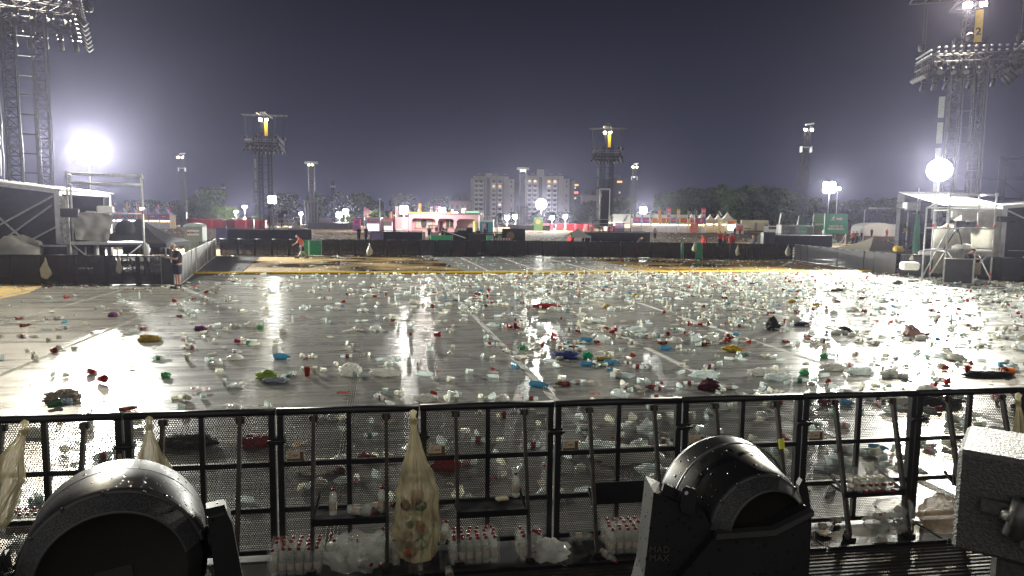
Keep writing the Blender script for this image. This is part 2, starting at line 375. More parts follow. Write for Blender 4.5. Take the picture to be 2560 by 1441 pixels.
# yellow cable ramp across the deck edge
for k in range(32):
    u_ = -9 + k*1.22
    y_ = MB()
    y_.prism([(-.22,0),(-.1,.07),(.1,.07),(.22,0)], 0, 1.2, 0, Matrix.Rotation(-PI/2, 4, 'Z'))
    if k == 0:
        cr = thing('cable_ramp', 'yellow and black cable ramp segment along the far deck edge', 'cable ramp', UV(u_,36.98+.02,0.003), YAW, 'cable ramp segments along the far deck edge')
        MB().prism([(-.25,0),(-.1,.065),(.1,.065),(.25,0)], 0, 1.2, 0, Matrix.Rotation(-PI/2,4,'Z')).build('base', M['black'], cr)
        MB().prism([(-.215,.03),(-.10,.10),(.10,.10),(.215,.03)], .012, 1.188, 0, Matrix.Rotation(-PI/2,4,'Z')).build('lid', M['yellow'], cr)
        ramp0 = cr
    else: dup(ramp0, UV(u_ , 37.0 + R.uniform(-.03,.03), 0.003), (0,0,YAW + R.uniform(-.012,.012)))

# ================================================================== lamps
FLOODS = []
lensm = emat('lit_flood_lens', (0.95,0.97,1.0), 60)
def flood(px, py, D, watts_, label, heads=4, hs=1.0, col=(1.0,1.0,0.90), mast=True, base=True, aim=None, rad_=0.5, cat='light tower', group=None):
    p = P(px, py, D); g = Vector((p.x, p.y, 0))
    t_ = thing('light_tower', label, cat, g, math.atan2(p.x, p.y)*-1, group)
    z = p.z
    if mast:
        mb = MB(); mb.tube((0,0,0.9 if base else 0), (0,0,z*.5), .075, 8); mb.tube((0,0,z*.5), (0,0,z-.1), .05, 8)
        mb.tube((-.9*hs,0,z-.1), (.9*hs,0,z-.1), .035, 6); mb.build('mast', M['steel'], t_)
    if base:
        mb = MB(); mb.cbox(-.8,-1.1,.35,.8,1.1,1.25,.06); mb.bar((-1.3,-1.2,.3),(1.3,-1.2,.3),.1); mb.bar((-1.3,1.2,.3),(1.3,1.2,.3),.1)
        for s_ in (-1,1):
            mb.tube((s_*.95,0,.32),(s_*.75,0,.32),.32,12)
            for q_ in (-1.2,1.2): mb.tube((s_*1.3,q_,0),(s_*1.3,q_,.35),.04,6)
        mb.build('trailer', M['white'], t_)
    # round flood heads clustered to imitate round glare, each a reflector bowl with a glass face
    spots = [(0,0)] + [(math.cos(PI*i/3+.5)*.62, math.sin(PI*i/3+.5)*.62) for i in range(6)]
    hr = 1.0
    if heads == 6: spots = [(0,0)] + [(math.cos(PI*i/3)*.36, math.sin(PI*i/3)*.36) for i in range(6)] + [(math.cos(PI*i/6+.2)*.70, math.sin(PI*i/6+.2)*.70) for i in range(12)]; hr = .58
    if heads == 2: spots = [(-.33,0),(.33,0)]
    if heads == 4: spots = [(-.36,-.3),(.36,-.3),(-.36,.36),(.36,.36),(0,0)]
    for i, (x_, zz) in enumerate(spots):
        x_, zz = x_*hs, z+.2*hs+zz*hs; yy = R.uniform(-.06,.06); RM_ = Matrix.Translation((x_,yy,zz)) @ Matrix.Rotation(PI/2,4,'X') @ Matrix.Rotation(R.uniform(-.12,.12),4,'Y')
        h = MB(); g_ = hs*hr; h.lathe([(.02,-.3*g_),(.16*g_,-.28*g_),(.27*g_,-.12*g_),(.34*g_,0),(.36*g_,.01),(.34*g_,.02)], 16, 0, RM_); ho = h.build('lamp_head', M['steel'], t_)
        MB().lathe([(.33*g_,.012),(.2*g_,.03),(.001,.035)], 16, 0, RM_).build('lens', lensm, ho)
    if heads == 6:
        DM_ = Matrix.Translation((0,-.1,z+.2*hs)) @ Matrix.Rotation(PI/2,4,'X')
        MB().lathe([(.001,.16*hs),(.45*hs,.14*hs),(.8*hs,.06*hs),(.93*hs,-.04*hs),(.8*hs,-.08*hs)], 40, 0, DM_).build('glare_disc', lensm, t_)  # added glowing disc, shaped to give the cluster a smooth round glare outline
    big = D < 125
    ld = bpy.data.lights.new('flood_lamp', 'SPOT' if big else 'POINT')
    if big: ld.spot_size = rad(150); ld.spot_blend = .7
    ld.energy = watts_*(1 if D < 80 else SMALL); ld.color = col; ld.shadow_soft_size = rad_
    lo = bpy.data.objects.new('flood_lamp', ld); C.objects.link(lo); dv = (Vector((0,0,H)) - p).normalized()
    lo.location = p + dv*(.25+rad_) + Vector((0,0,.3*hs))
    if big: lo.rotation_euler = (Vector((2,12,0)) - lo.location).to_track_quat('-Z','Y').to_euler()
    return t_
K = LAMP
flood(222, 385, 60, .8*K, 'tall light tower with glaring white floodlights behind the scaffold with the grey tarpaulin', 6, 1.25, rad_=.9)
flood(2348, 432, 43, .25*K, 'tall light tower with glaring white floodlights beside the scaffold with the camera', 6, .72, rad_=.55)
flood(2073, 474, 101, .13*K, 'light tower behind the green exit sign, the larger of its two lamps', 4, 1.2, rad_=.6)
flood(2094, 474, 102, .08*K, 'thin light mast with one small lamp behind the green exit sign', 2, .6, rad_=.25, base=False)
flood(680, 503, 122, .04*K, 'light tower shining beside the mast of the left speaker tower', 4, 1.0)
flood(1353, 514, 185, .4*K, 'light tower shining in front of the right apartment block', 6, 1.5, rad_=.9)
flood(1608, 529, 205, .4*K, 'light tower shining over the roof of the long white tent', 4, 1.4, rad_=.7)
flood(1010, 529, 150, .14*K, 'light tower behind the stalls left of the pink house roof', 4, 1.3, rad_=.6)
flood(1105, 530, 150, .14*K, 'light tower rising behind the middle of the pink house roof', 4, 1.0)
flood(1137, 540, 152, .08*K, 'low wide lamp glowing just above the pink house roof edge', 4, .9, base=False)
flood(848, 540, 215, .12*K, 'low light tower left of the pink advertising kiosk, between two bright lamps', 4, 1.2)
flood(864, 532, 222, .1*K, 'low light tower nearest to the pink advertising kiosk on its left', 4, 1.2)
flood(752, 536, 205, .1*K, 'small street lamp glowing at the foot of the flared speaker mast', 2, .8, base=False, cat='street lamp')
flood(612, 519, 190, .12*K, 'street lamp on a white pole right of the big left tree', 2, .9, base=False, cat='street lamp')
flood(590, 531, 192, .08*K, 'small lamp shining inside the crown edge of the left bush', 2, .7, base=False, cat='street lamp')
flood(355, 524, 200, .05*K, 'small tilted lamp above the pointed stall roofs', 2, .9, base=False, cat='street lamp')
flood(1268, 546, 230, .12*K, 'low lamp left of the central speaker stack, the nearer to the teal hut', 4, 1.0, base=False)
flood(1288, 544, 232, .12*K, 'low lamp touching the left edge of the central speaker stack', 4, 1.0, base=False)
flood(1380, 546, 235, .12*K, 'low lamp just right of the green food sign', 4, .9, base=False)
flood(1413, 544, 236, .12*K, 'low lamp on a pole above the red toilets by the right apartment block', 4, .9, base=False)
# ================================================================== front crowd barrier
m = bpy.data.materials.new('perforated_black_sheet'); t, N, L = nt(m)
out = N.new('ShaderNodeOutputMaterial'); b = N.new('ShaderNodeBsdfPrincipled'); tc = N.new('ShaderNodeTexCoord'); sx = N.new('ShaderNodeSeparateXYZ'); L.new(tc.outputs['Object'], sx.inputs[0])
def hexd(off, p=0.0195):
    a = math_('SUBTRACT', math_('FRACT', math_('ADD', math_('DIVIDE', sx.outputs['X'], p), 0.5+off)), 0.5)
    c = math_('MULTIPLY', math_('SUBTRACT', math_('FRACT', math_('ADD', math_('DIVIDE', sx.outputs['Z'], p*1.732), 0.5+off)), 0.5), 1.732)
    return math_('ADD', math_('MULTIPLY', a, a), math_('MULTIPLY', c, c))
hole = math_('LESS_THAN', math_('MINIMUM', hexd(0), hexd(.5)), 0.335**2)
tr = N.new('ShaderNodeBsdfTransparent'); mx = N.new('ShaderNodeMixShader'); L.new(hole, mx.inputs[0]); L.new(b.outputs[0], mx.inputs[1]); L.new(tr.outputs[0], mx.inputs[2])
b.inputs['Base Color'].default_value = (0.05,0.05,0.052,1); b.inputs['Roughness'].default_value = .4; L.new(mx.outputs[0], out.inputs['Surface'])
PERF = m
PET = mat('clear_bottle_plastic', (0.62,0.65,0.60), 0.06, var=0.05, transl=0.3, clear=0.68)
FILM = mat('clear_shrink_film', (0.8,0.8,0.78), 0.08, var=0.1, transl=0.1, clear=0.86, bump=1.0, bscale=25)
BAGF = mat('yellowish_bin_bag_film', (0.56,0.50,0.33), 0.16, var=0.25, scale=5, transl=0.4, clear=0.40, bump=1.0, bscale=14)
LABEL = mat('bottle_label', (0.50,0.43,0.34), 0.5, var=0.25, scale=25)
stick = mat('cream_sticker', (0.62,0.5,0.36), 0.5, var=0.06); stickd = mat('brown_sticker_edge', (0.12,0.08,0.05), 0.5)
WB = 1.19
BQ, BE = Vector((-3.13, 5.55, 0)), Vector((math.cos(rad(8.76)), math.sin(rad(8.76)), 0)); BA = rad(8.76); BN = Vector((-BE.y, BE.x, 0))
def bpt(t_, n=0.0, z=0.0): return BQ + BE*t_ + BN*n + Vector((0,0,z))
def make_barrier():
    t_ = thing('crowd_barrier', 'x', 'crowd barrier', (0,0,0), BA, 'black perforated crowd barriers at the stage front')
    f = MB()
    f.tube((-.005,0,1.27),(WB-.015,0,1.27),.032,12)
    f.box(0.0,-.03,0.02,.05,.03,1.25); f.box(WB-.07,-.03,.02,WB-.02,.03,1.25)
    f.box(.05,-.012,.80,WB-.07,.022,.84); f.box(.05,-.012,.40,WB-.07,.022,.44); f.box(.05,-.012,.03,WB-.07,.022,.07)
    f.box(WB/2-.03,-.014,.07,WB/2+.01,.024,1.24)
    f.build('frame', M['black'], t_)
    pnl = MB(); pnl.quad((.05,.026,.03),(WB-.07,.026,.03),(WB-.07,.026,1.25),(.05,.026,1.25)); pnl.build('mesh_panel', PERF, t_)
    for x_ in (.30,.90):
        br = MB(); br.bar((x_,-.035,1.235),(x_+.01,-.36,.03),.042,.03,up=(1,0,0)); br.box(x_-.035,-.05,1.19,x_+.035,-.02,1.235); br.box(x_-.03,-.40,.012,x_+.05,-.32,.05)
        br.build('brace', M['rustblack'], t_)
    bpz = MB(); bpz.box(.01,-.5,.0,WB-.03,.04,.014); bpz.box(.01,-.53,.0,WB-.03,-.5,.045); bpz.build('base_plate', M['black'], t_)
    cl = MB(); cl.box(-.06,-.05,1.0,.06,.045,1.06); cl.tube((-.075,-.055,1.03),(.075,-.055,1.03),.013,8); cl.build('clamp', M['black'], t_)
    return t_
bar0 = make_barrier()
where = {-2:'far left, behind the pale hanging bag at the picture edge', -1:'behind the round top of the left stage lamp', 0:'between the left stage lamp and the twin bottle shelf', 1:'carrying the shelf with two standing water bottles',
         2:'carrying the shelf with one standing bottle and a flat carton', 3:'with its shelf folded up, left of the angular stage lamp', 4:'with yellow brace tape, behind the angular stage lamp',
         5:'with a torn water pack on its shelf', 6:'behind the grey speckled box', 7:'rightmost, beside the hanging bag at the picture edge'}
stepm = MB(); stepm.box(-.30,-.22,-.015,.30,.0,.012); stepm.box(-.30,-.235,-.035,.30,-.22,.02); stepm.bar((-.29,-.2,0),(-.27,.16,.1),.02); stepm.bar((.29,-.2,0),(.27,.16,.1),.02)
stepmesh = stepm.mesh('step', M['black'])
foldm = MB(); foldm.box(-.30,-.02,0,.30,.0,.20); foldm.bar((-.29,-.01,.02),(-.29,.12,.1),.018); foldm.bar((.29,-.01,.02),(.29,.12,.1),.018); foldmesh = foldm.mesh('step', M['black'])
def child(name, mesh, parent, loc, rz=0):
    o = bpy.data.objects.new(name, mesh); C.objects.link(o); o.parent = parent; o.location = loc; o.rotation_euler.z = rz; return o
barriers = {}
for k in range(-2, 8):
    o = bar0 if k == -2 else dup(bar0)
    o.location = bpt(k*WB, 0, 0); o.rotation_euler = (0, 0, BA + R.uniform(-.006,.006)); o['label'] = 'black perforated barrier panel ' + where[k]
    barriers[k] = o
for k, o in barriers.items():
    if k in (3,): child('step', foldmesh, o, (.60,-.17,.40))
    elif k in (1,2,5): child('step', stepmesh, o, (.60,-.06,.42))
    elif k in (4,6): child('step', foldmesh, o, (.60,-.17,.40))
    if k in (1,2,3,4,5):
        st = MB().box(.07,-.016,.855,.215,-.010,.935).build('sticker', stick, o)
        sb = MB().box(.07,-.018,.846,.215,-.0165,.866).box(.18,-.018,.867,.208,-.0165,.925)
        sb.build('sticker_edge', stickd, st)
        lg = MB()
        for i,(zz,x1) in enumerate(((.915,.112),(.897,.106),(.879,.112))): lg.bar((.086,-.0175,zz-.004),(x1,-.0175,zz+.006),.004,.003)
        lg.build('swoosh_mark', stickd, st)
        text('sticker_word', 'epa', .036, stickd, st, (.143,-.0172,.897), ext=.0008)
bt = MB().box(-.024,-.02,0,.024,-.0,.09).build('yellow_tape', mat('neon_tape',(0.75,0.75,0.05),.5), barriers[4]); bt.location = (.90,-.16,.83); bt.rotation_euler.x = rad(-15)
for k in (0, -1): MB().box(-.075+.02,-.034,.84,-.035+.01,-.031,.97).build('plate_label', mat('brown_label',(0.3,0.2,0.13),.5), barriers[k])

# ------------------------------------------------------------------ bottles and packs
def bottle_meshes():
    b = MB(); b.lathe([(.001,.004),(.024,.0),(.031,.01),(.032,.03),(.029,.035),(.032,.042),(.032,.11),(.0285,.125),(.0285,.132),(.0325,.145),(.0315,.165),(.022,.19),(.013,.204),(.013,.21)], 12)
    l = MB(); l.lathe([(.0325,.048),(.0328,.05),(.0328,.104),(.0325,.106)], 12)
    c = MB(); c.lathe([(.0145,.205),(.0155,.207),(.0155,.222),(.013,.225),(.0005,.225)], 10)
    return b.mesh('bottle', PET), l.mesh('label', LABEL), c.mesh('cap', mat('dark_red_cap', (0.28,0.02,0.025), .4))
BM, LM, CM = bottle_meshes()
def bottle(parent, loc, rot=(0,0,0), name='bottle', cap=True, lab=True):
    o = bpy.data.objects.new(name, BM); C.objects.link(o); o.location = loc; o.rotation_euler = rot
    if parent: o.parent = parent
    if lab: child('label', LM, o, (0,0,0), R.uniform(0,6))
    if cap: child('cap', CM, o, (0,0,0))
    return o
def blob(rx, ry, rz, amp=.25, seed=0, nu=20, nv=12, freq=2.2, flat=True, fold=0.0):
    mb = MB()
    def fn(a, c):
        th, ph = 2*PI*a, PI*c - PI/2
        x, y, z = math.cos(th)*math.cos(ph), math.sin(th)*math.cos(ph), math.sin(ph)
        k = 1 + amp*noise.fractal(Vector((x*freq+seed*3.1, y*freq, z*freq)), 1.0, 2.0, 4) + fold*(.35-abs(noise.noise(Vector((x*4+seed, y*4, z*4))))*1.6-.5*abs(noise.noise(Vector((x*10+seed, y*10, z*10)))))
        z2 = z*rz*k
        if flat and z2 < -.6*rz: z2 = -.6*rz
        return (x*rx*k, y*ry*k, z2 + (.6*rz if flat else 0))
    mb.grid(fn, nu, nv); return mb
def pack(px, py, nx, ny, rz, label, open_=0.0, film=True):
    g = G(px, py, .016); t_ = thing('water_bottle_pack', label, 'bottle pack', g, rz, 'shrink-wrapped packs of small water bottles on the barrier base')
    d = .068
    for i in range(nx):
        for j in range(ny):
            if R.random() < .04: continue
            lean = (0,0,0)
            jx, jy = R.uniform(-.006,.006), R.uniform(-.006,.006)
            if open_ and R.random() < open_: lean = (R.uniform(-.5,.5), R.uniform(-.6,.6), 0)
            bottle(t_, ((i-(nx-1)/2)*d+jx, j*d+jy, 0.003 if not lean[0] else .02), lean if lean[0] else (R.uniform(-.05,.05),R.uniform(-.05,.05),0))
    if film:
        X, Y = nx*d/2+.006, ny*d-.028
        mb = MB()
        def top(a, c):
            x, y = -X+2*X*a, -.042+(Y+.042)*c
            return (x, y, .215+.012*math.cos(x/d*2*PI+ (PI if nx%2==0 else 0))*math.cos(y/d*2*PI)+.012*nz3(x*30,y*30,px))
        mb.grid(top, nx*4, ny*4)
        for y in (-.042, Y):
            mb.grid(lambda a, c: (-X+2*X*a, y+(.006*math.cos((-X+2*X*a)/d*2*PI)*(1 if y>0 else -1)), .01+(.205)*c+.006*nz3(a*20,c*9,y)), nx*4, 6)
        for x in (-X, X): mb.grid(lambda a, c: (x+.006*nz3(a*9,c*9,x), -.042+(Y+.042)*a, .01+.205*c), ny*3, 5)
        mb.build('shrink_wrap', FILM, t_)
    return t_
pack(738, 1436, 6, 4, BA, 'full shrink-wrapped pack of water bottles left of the crumpled bottle bag')
pack(1186, 1408, 6, 4, BA, 'full shrink-wrapped pack of water bottles right of the tall hanging rubbish bag')
pack(1578, 1381, 6, 4, BA, 'full shrink-wrapped pack of water bottles beside the angular stage lamp')
pack(60, 1345, 4, 3, BA, 'small wrapped pack of water bottles left of the round stage lamp')
pack(978, 1412, 2, 3, BA, 'few wrapped water bottles squeezed between the brace and the rubbish bag')
pack(1330, 1398, 3, 3, BA+.1, 'torn half-empty pack of water bottles with loose plastic wrap', .35)
o = blob(.16,.12,.09,.5,3,24,14,2.6).build('torn_wrap', mat('crumpled_film', (0.62,0.62,0.58), .15, var=.2, transl=.35, clear=.4, bump=1, bscale=20), None, G(1375,1396,.02), .3)
tag(o, 'crumpled piece of torn clear wrap beside the half-empty water pack', 'plastic wrap')
def bottle_heap(px, py, rx, ry, rz_, n, label, z=.016, seed=1, name='bag_of_bottles'):
    g = G(px, py, z); t_ = thing(name, label, 'bag of bottles', g, BA)
    blob(rx, ry, rz_, .28, seed, 32, 18, 2.4, fold=.15).build('plastic_bag', mat('bottle_bag_film', (0.75,0.76,0.72), .1, var=.2, transl=.25, clear=.74, bump=1, bscale=16), t_)
    for i in range(n):
        a = R.uniform(0,6.28); k = R.random()**.5*.6
        bottle(t_, (math.cos(a)*rx*k, math.sin(a)*ry*k, R.uniform(.03, rz_*.9)), (R.uniform(.6,1.9), R.uniform(-.6,.6), R.uniform(0,6.28)), lab=R.random()<.5, cap=R.random()<.6)
bottle_heap(888, 1415, .25, .16, .17, 15, 'big crumpled clear bag full of empty water bottles on the barrier base', seed=4)
bottle_heap(2222, 1325, .24, .15, .2, 12, 'crumpled clear bag of water bottles below the shelf with a torn pack', seed=9)
sh5 = bpt(5*WB+.60, -.17, .433)
t_ = thing('torn_bottle_pack', 'torn clear-wrapped water pack lying on the barrier shelf at right', 'bottle pack', sh5, BA)
for i in range(5):
    for j in range(2): bottle(t_, (-.2+i*.07, .0, .035+j*.062), (PI/2*.98, 0, R.uniform(-.1,.1)))
blob(.25,.14,.12,.2,12,28,14,2.5,fold=.2).build('shrink_wrap', FILM, t_)
tb = mat('tan_bag_plastic', (0.42,0.32,0.22), .2, var=.25, transl=.45, clear=.25, bump=.8, bscale=10)
o = blob(.2,.15,.2,.25,21,28,16,2.2,fold=.1).build('tan_plastic_bag', tb, None, G(2352,1322,.016)); tag(o, 'crumpled tan plastic bag slumped on the barrier base beside the grey box', 'bag')
# loose bottles
def loose(px, py, z, rot, label, cap=True, n=0.0):
    o = bottle(None, G(px,py,z), rot, 'water_bottle', cap); tag(o, label, 'bottle', 'loose water bottles by the barrier'); return o
loose(833,1287,.436,(0,0,0), 'upright water bottle on the left end of the twin bottle shelf')
loose(955,1281,.436,(0,0,0), 'upright water bottle on the right end of the twin bottle shelf')
loose(868,1272,.47,(0,PI/2,BA), 'water bottle with a dark label lying behind on the twin bottle shelf', n=1)
loose(915,1268,.47,(0,PI/2,BA+.1), 'water bottle lying at the back right of the twin bottle shelf')
loose(872,1276,.47,(0,PI/2,-.25), 'full water bottle lying across the front of the twin bottle shelf')
loose(1289,1243,.436,(0,0,0), 'lone upright water bottle on the shelf with a flat carton')
loose(1120,1420,.05,(PI/2+.15,0,.25), 'water bottle lying with its cap towards the stage beside the rubbish bag')
loose(1105,1360,.05,(.2,0,1.3), 'dented bottle standing crooked behind the rubbish bag')
loose(1425,1342,.05,(0,PI/2,BA), 'water bottle lying near the back of the base right of the torn pack')
loose(1503,1378,.05,(PI/2,0,.5), 'water bottle lying with its bottom towards the stage by the brace')
loose(2075,1302,.05,(0,PI/2,.2), 'water bottle lying on its side at the foot of the right barrier')
loose(2040,1318,.05,(0,PI/2,.35), 'dented bottle lying in front of another at the foot of the right barrier')
loose(2185,1352,.05,(0,PI/2,.15), 'crushed bottle lying below the bag of bottles at right', False)
o = MB().cbox(-.055,-.035,0,.055,.035,.022,.006).build('flat_carton', mat('worn_carton', (0.52,0.45,0.3), .6, var=.4, scale=40), None, G(1255,1250,.436), .35); tag(o, 'flattened cream carton lying on the shelf with one standing bottle', 'carton')
o = MB().cbox(-.06,-.045,0,.06,.045,.02,.004).build('flat_carton', MATS['worn_carton'], None, G(2062,1335,.03), .5); tag(o, 'small flattened carton on the pit floor right of the angular stage lamp', 'carton')

# ------------------------------------------------------------------ hanging rubbish bags
def hang_bag(pt, pb, wid, seed, label, D, prof=None, contents=True, name='hanging_bin_bag'):
    top, bot = P(*pt, D), P(*pb, D); bot.z = max(bot.z, .02)
    t_ = thing(name, label, 'bin bag', top, BA, 'pale bin bags tied to the barrier')
    dv = bot - top; dv = Matrix.Rotation(-BA, 3, 'Z') @ dv; h = dv.length
    prof = prof or [(0,.16),(.03,.2),(.06,.12),(.12,.22),(.3,.5),(.45,.78),(.52,.95),(.58,.86),(.75,1.0),(.9,1.02),(.97,.85),(1,.3)]
    def rr(c):
        for (a0, b0), (a1, b1) in zip(prof, prof[1:]):
            if c <= a1: return b0 + (b1-b0)*(c-a0)/(a1-a0)
        return prof[-1][1]
    def fn(a, c):
        th = 2*PI*a; r = rr(c)*wid*(1+.16*(1-.5*c)*math.sin(th*9+seed+c*2)+.28*nz3(math.cos(th)*1.6+seed, math.sin(th)*1.6, c*4)+.10*math.sin(th*17+c*9)*min(1,c*3)+.22*abs(nz3(math.cos(th)*3+seed, math.sin(th)*3, c*9))*min(1,c*2))
        ctr = dv*c
        return (ctr.x + math.cos(th)*r, ctr.y + math.sin(th)*r*.62, ctr.z + .02*nz3(th, c*6, seed))
    mb = MB(); mb.grid(fn, 90, 60); mb.build('bag_film', BAGF, t_)
    kn = MB(); kn.lathe([(.004,.07),(.03,.05),(.018,.0),(.028,-.03),(.01,-.05)], 10, 0, Matrix.Translation((0,0,.0))); kn.build('knot', BAGF, t_)
    if contents:
        for i in range(14):
            c = R.uniform(.58,.95); ctr = dv*c; r = R.uniform(0,.6)*wid
            cm = MB(); rr_ = R.uniform(.035,.06); cm.lathe([(rr_*.75,0),(rr_,.09)], 14, 0, Matrix.Translation(Vector((R.uniform(-r,r), R.uniform(-r,r)*.5, 0))+ctr) @ Euler((R.uniform(0,3),R.uniform(0,3),0)).to_matrix().to_4x4())
            cm.build('cup_inside', mat(('cup_white','dull_red','dull_green','cardboard')[i%4], ((.6,.58,.5),(.4,.07,.05),(.12,.22,.1),(.4,.27,.15))[i%4], .6), t_)
    return t_
hang_bag((1033,1045),(1046,1402), .165, 2, 'tall yellowish rubbish bag full of cups hanging in the middle of the barrier', 5.62)
hang_bag((373,1062),(385,1330), .17, 5, 'pale yellowish bag peak showing above the round stage lamp', 5.45, contents=False)
hang_bag((62,1072),(-60,1330), .17, 8, 'pale bag hanging slanted at the left end of the barrier', 5.2, contents=False)
hang_bag((2545,1000),(2562,1260), .14, 11, 'pale bag hanging at the right end of the barrier', 6.45, contents=False)

# ------------------------------------------------------------------ stage lamps in the foreground
wetm = mat('wet_black_lamp_housing', (0.013,0.013,0.014), 0.36, var=.15, drops=55, coat=.1, spec=.35)
ventm = mat('vent_mesh', (0.05,0.05,0.05), 0.45, .3, var=.5, scale=220)
rimm = mat('grey_lamp_rim', (0.06,0.06,0.059), 0.4, .3, var=.12)
def moving_lamp(loc, rot, R_, L_, label, name, yoke=True, style=0):
    """wide drum head: local -y is the side towards the viewer"""
    t_ = thing(name, label, 'stage light', loc); t_.rotation_euler = rot
    Q = Matrix.Rotation(PI/2, 4, 'X')          # lathe axis z -> -y
    hd = MB(); n = 56
    k_ = 1.0 if style == 0 else 1.28
    prof = [(R_*.45*k_,-L_),(R_*.85*k_,-L_),(R_*.97*k_,-L_*.97),(R_*k_,-L_*.88),(R_*(1+(k_-1)*.1),-.012),(R_*.985,0)]
    hd.lathe(prof, n, 0, Q); hd.build('head_shell', wetm, t_)
    rm = MB(); rm.lathe([(R_*.985,0),(R_*.975,.004),(R_*.955,.008),(R_*.95,.008)], n, 0, Q, a0=rad(8), a1=rad(172)); rm.lathe([(R_*.80,.052),(R_*.775,.058),(R_*.765,.050)], n, 0, Q, a0=rad(8), a1=rad(172)); rm.build('vent_rim', rimm, t_)
    vt = MB(); vt.lathe([(R_*.95,.008),(R_*.80,.052)], n, 0, Q, a0=rad(8), a1=rad(172)); vt.build('vent_band', PERF2, t_)
    bk = MB(); bk.lathe([(R_*.94,-.004),(R_*.79,.034),(R_*.77,.036),(R_*.70,.02),(.001,.02)], n, 0, Q); bk.build('back_cover', mat('matt_back_cover', (0.016,0.015,0.014), .6, var=.2, scale=8, spec=.3), t_)
    sr = MB(); sr.lathe([(R_*k_*.985,-L_*.60),(R_*k_*1.004,-L_*.595),(R_*k_*1.004,-L_*.575),(R_*k_*.985,-L_*.57)], n, 0, Q); sr.build('seam_band', rimm, t_)
    for i in range(7):
        a_ = rad(14+i*25.3); c_ = Vector((math.cos(a_)*R_*.965, -.006, math.sin(a_)*R_*.965)); MB().tube(c_+Vector((0,.004,0)), c_-Vector((0,.006,0)), .006, 8).build('screw', rimm, t_)
    lb = MB(); lb.box(-.05,-.024,-.02,.05,-.0225,.02); lb.build('rating_label', mat('dim_label',(.022,.022,.022),.5), t_)
    if style == 0:
        for s_, w_ in ((1,.06),(-1,.07)):
            y = MB(); x0 = s_*(R_+.012)
            y.prism([(x0,-.65),(x0+s_*.11,-.65),(x0+s_*.07,.12),(x0+s_*.06,.155),(x0,.155)], -.02, .10, 0, Matrix.Translation((0,0,-.05)))
            y.box(min(x0,x0+s_*.055),.0,.095,max(x0,x0+s_*.055),.05,.13)
            y.tube((x0-s_*.02,.1,-.02),(x0+s_*.01,.1,-.02),.05,16)
            yo = y.build('yoke_arm', wetm, t_)
            MB().box(min(x0,x0+s_*.05),-.021,.105,max(x0,x0+s_*.05),.08,.108).build('yoke_cap', rimm, yo)
        b_ = MB(); b_.box(-R_-.12,-.05,-.86,R_+.12,.25,-.68); b_.build('base', wetm, t_)
    return t_
m = bpy.data.materials.new('lamp_vent_perforation'); t, N, L = nt(m)
out = N.new('ShaderNodeOutputMaterial'); b = N.new('ShaderNodeBsdfPrincipled'); tc = N.new('ShaderNodeTexCoord')
vo = N.new('ShaderNodeTexVoronoi'); vo.inputs['Scale'].default_value = 230; L.new(tc.outputs['Object'], vo.inputs['Vector'])
rp = N.new('ShaderNodeValToRGB'); rp.color_ramp.elements[0].color = (.004,.004,.004,1); rp.color_ramp.elements[0].position = .35; rp.color_ramp.elements[1].position = .5; rp.color_ramp.elements[1].color = (.06,.06,.06,1)
L.new(vo.outputs['Distance'], rp.inputs['Fac']); L.new(rp.outputs['Color'], b.inputs['Base Color']); b.inputs['Roughness'].default_value = .4; L.new(b.outputs[0], out.inputs['Surface'])
PERF2 = m
lp = P(287,1428,2.05)
moving_lamp(lp, (rad(0), rad(-5), rad(25)), .262, .31, 'round black stage lamp with perforated rim and rain drops, at the left', 'stage_lamp')
# angular lamp: drum turned sideways, octagonal rear cover, yoke arm with holed bracket
lp2 = P(1895,1318,2.15)
t2 = moving_lamp(lp2, (rad(0), rad(-4), rad(16)), .178, .26, 'angular black stage lamp with hood, holed bracket and rain drops, right of centre', 'stage_lamp', style=1)
# (a) rear cover below the drum
def pr(px, py, D): return t2.matrix_world.inverted() @ P(px, py, D)
bpy.context.view_layer.update()
def plate(name, pts, D, thick, m_, parent, taper=.0):
    """solid whose front outline lies in a plane facing the stage at its real distance"""
    f_ = [P(x, y, D) for x, y in pts]; n = len(f_)
    b_ = [p + Vector((0, thick, 0)) for p in f_]
    if taper: c_ = sum(f_, Vector())/n; f_ = [p.lerp(c_, taper) for p in f_]
    inv = parent.matrix_world.inverted(); mb = MB()
    vs = [inv @ p for p in f_ + b_]
    mb.add(vs, [tuple(range(n-1,-1,-1)), tuple(range(n,2*n))] + [(i,(i+1)%n,n+(i+1)%n,n+i) for i in range(n)])
    return mb.build(name, m_, parent)
wetd = mat('damp_black_cover', (0.02,0.02,0.021), 0.55, var=.2, drops=60, spec=.15)
cov = plate('rear_cover', [(1792,1338),(1936,1328),(2030,1283),(2022,1445),(1990,1640),(1640,1640),(1700,1445)], 2.06, .22, wetd, t2, .0)
plate('cover_bevel', [(1792,1336),(1936,1326),(2034,1278),(2036,1290),(1938,1340),(1790,1350)], 2.045, .03, rimm, t2)
ya = plate('yoke_arm', [(1634,1230),(1700,1262),(1762,1282),(1790,1345),(1772,1445),(1740,1640),(1560,1640),(1610,1445)], 2.1, .14, wetd, t2)
bk_ = plate('bracket', [(1700,1262),(1706,1222),(1716,1217),(1738,1224),(1742,1232),(1736,1290),(1704,1280)], 2.085, .012, M['black'], t2)
plate('bracket', [(1652,1238),(1660,1212),(1668,1212),(1690,1222),(1698,1236),(1686,1258)], 2.12, .012, M['black'], t2)
hw = MB(); c0 = t2.matrix_world.inverted() @ P(1716,1233,2.083)
hw.lathe([(.0065,0),(.0001,.0005)], 16, 0, Matrix.Translation(c0) @ Matrix.Rotation(PI/2,4,'X')); hw.build('bracket_hole', mat('pale_metal_hole',(0.6,0.6,0.62),.4), bk_)
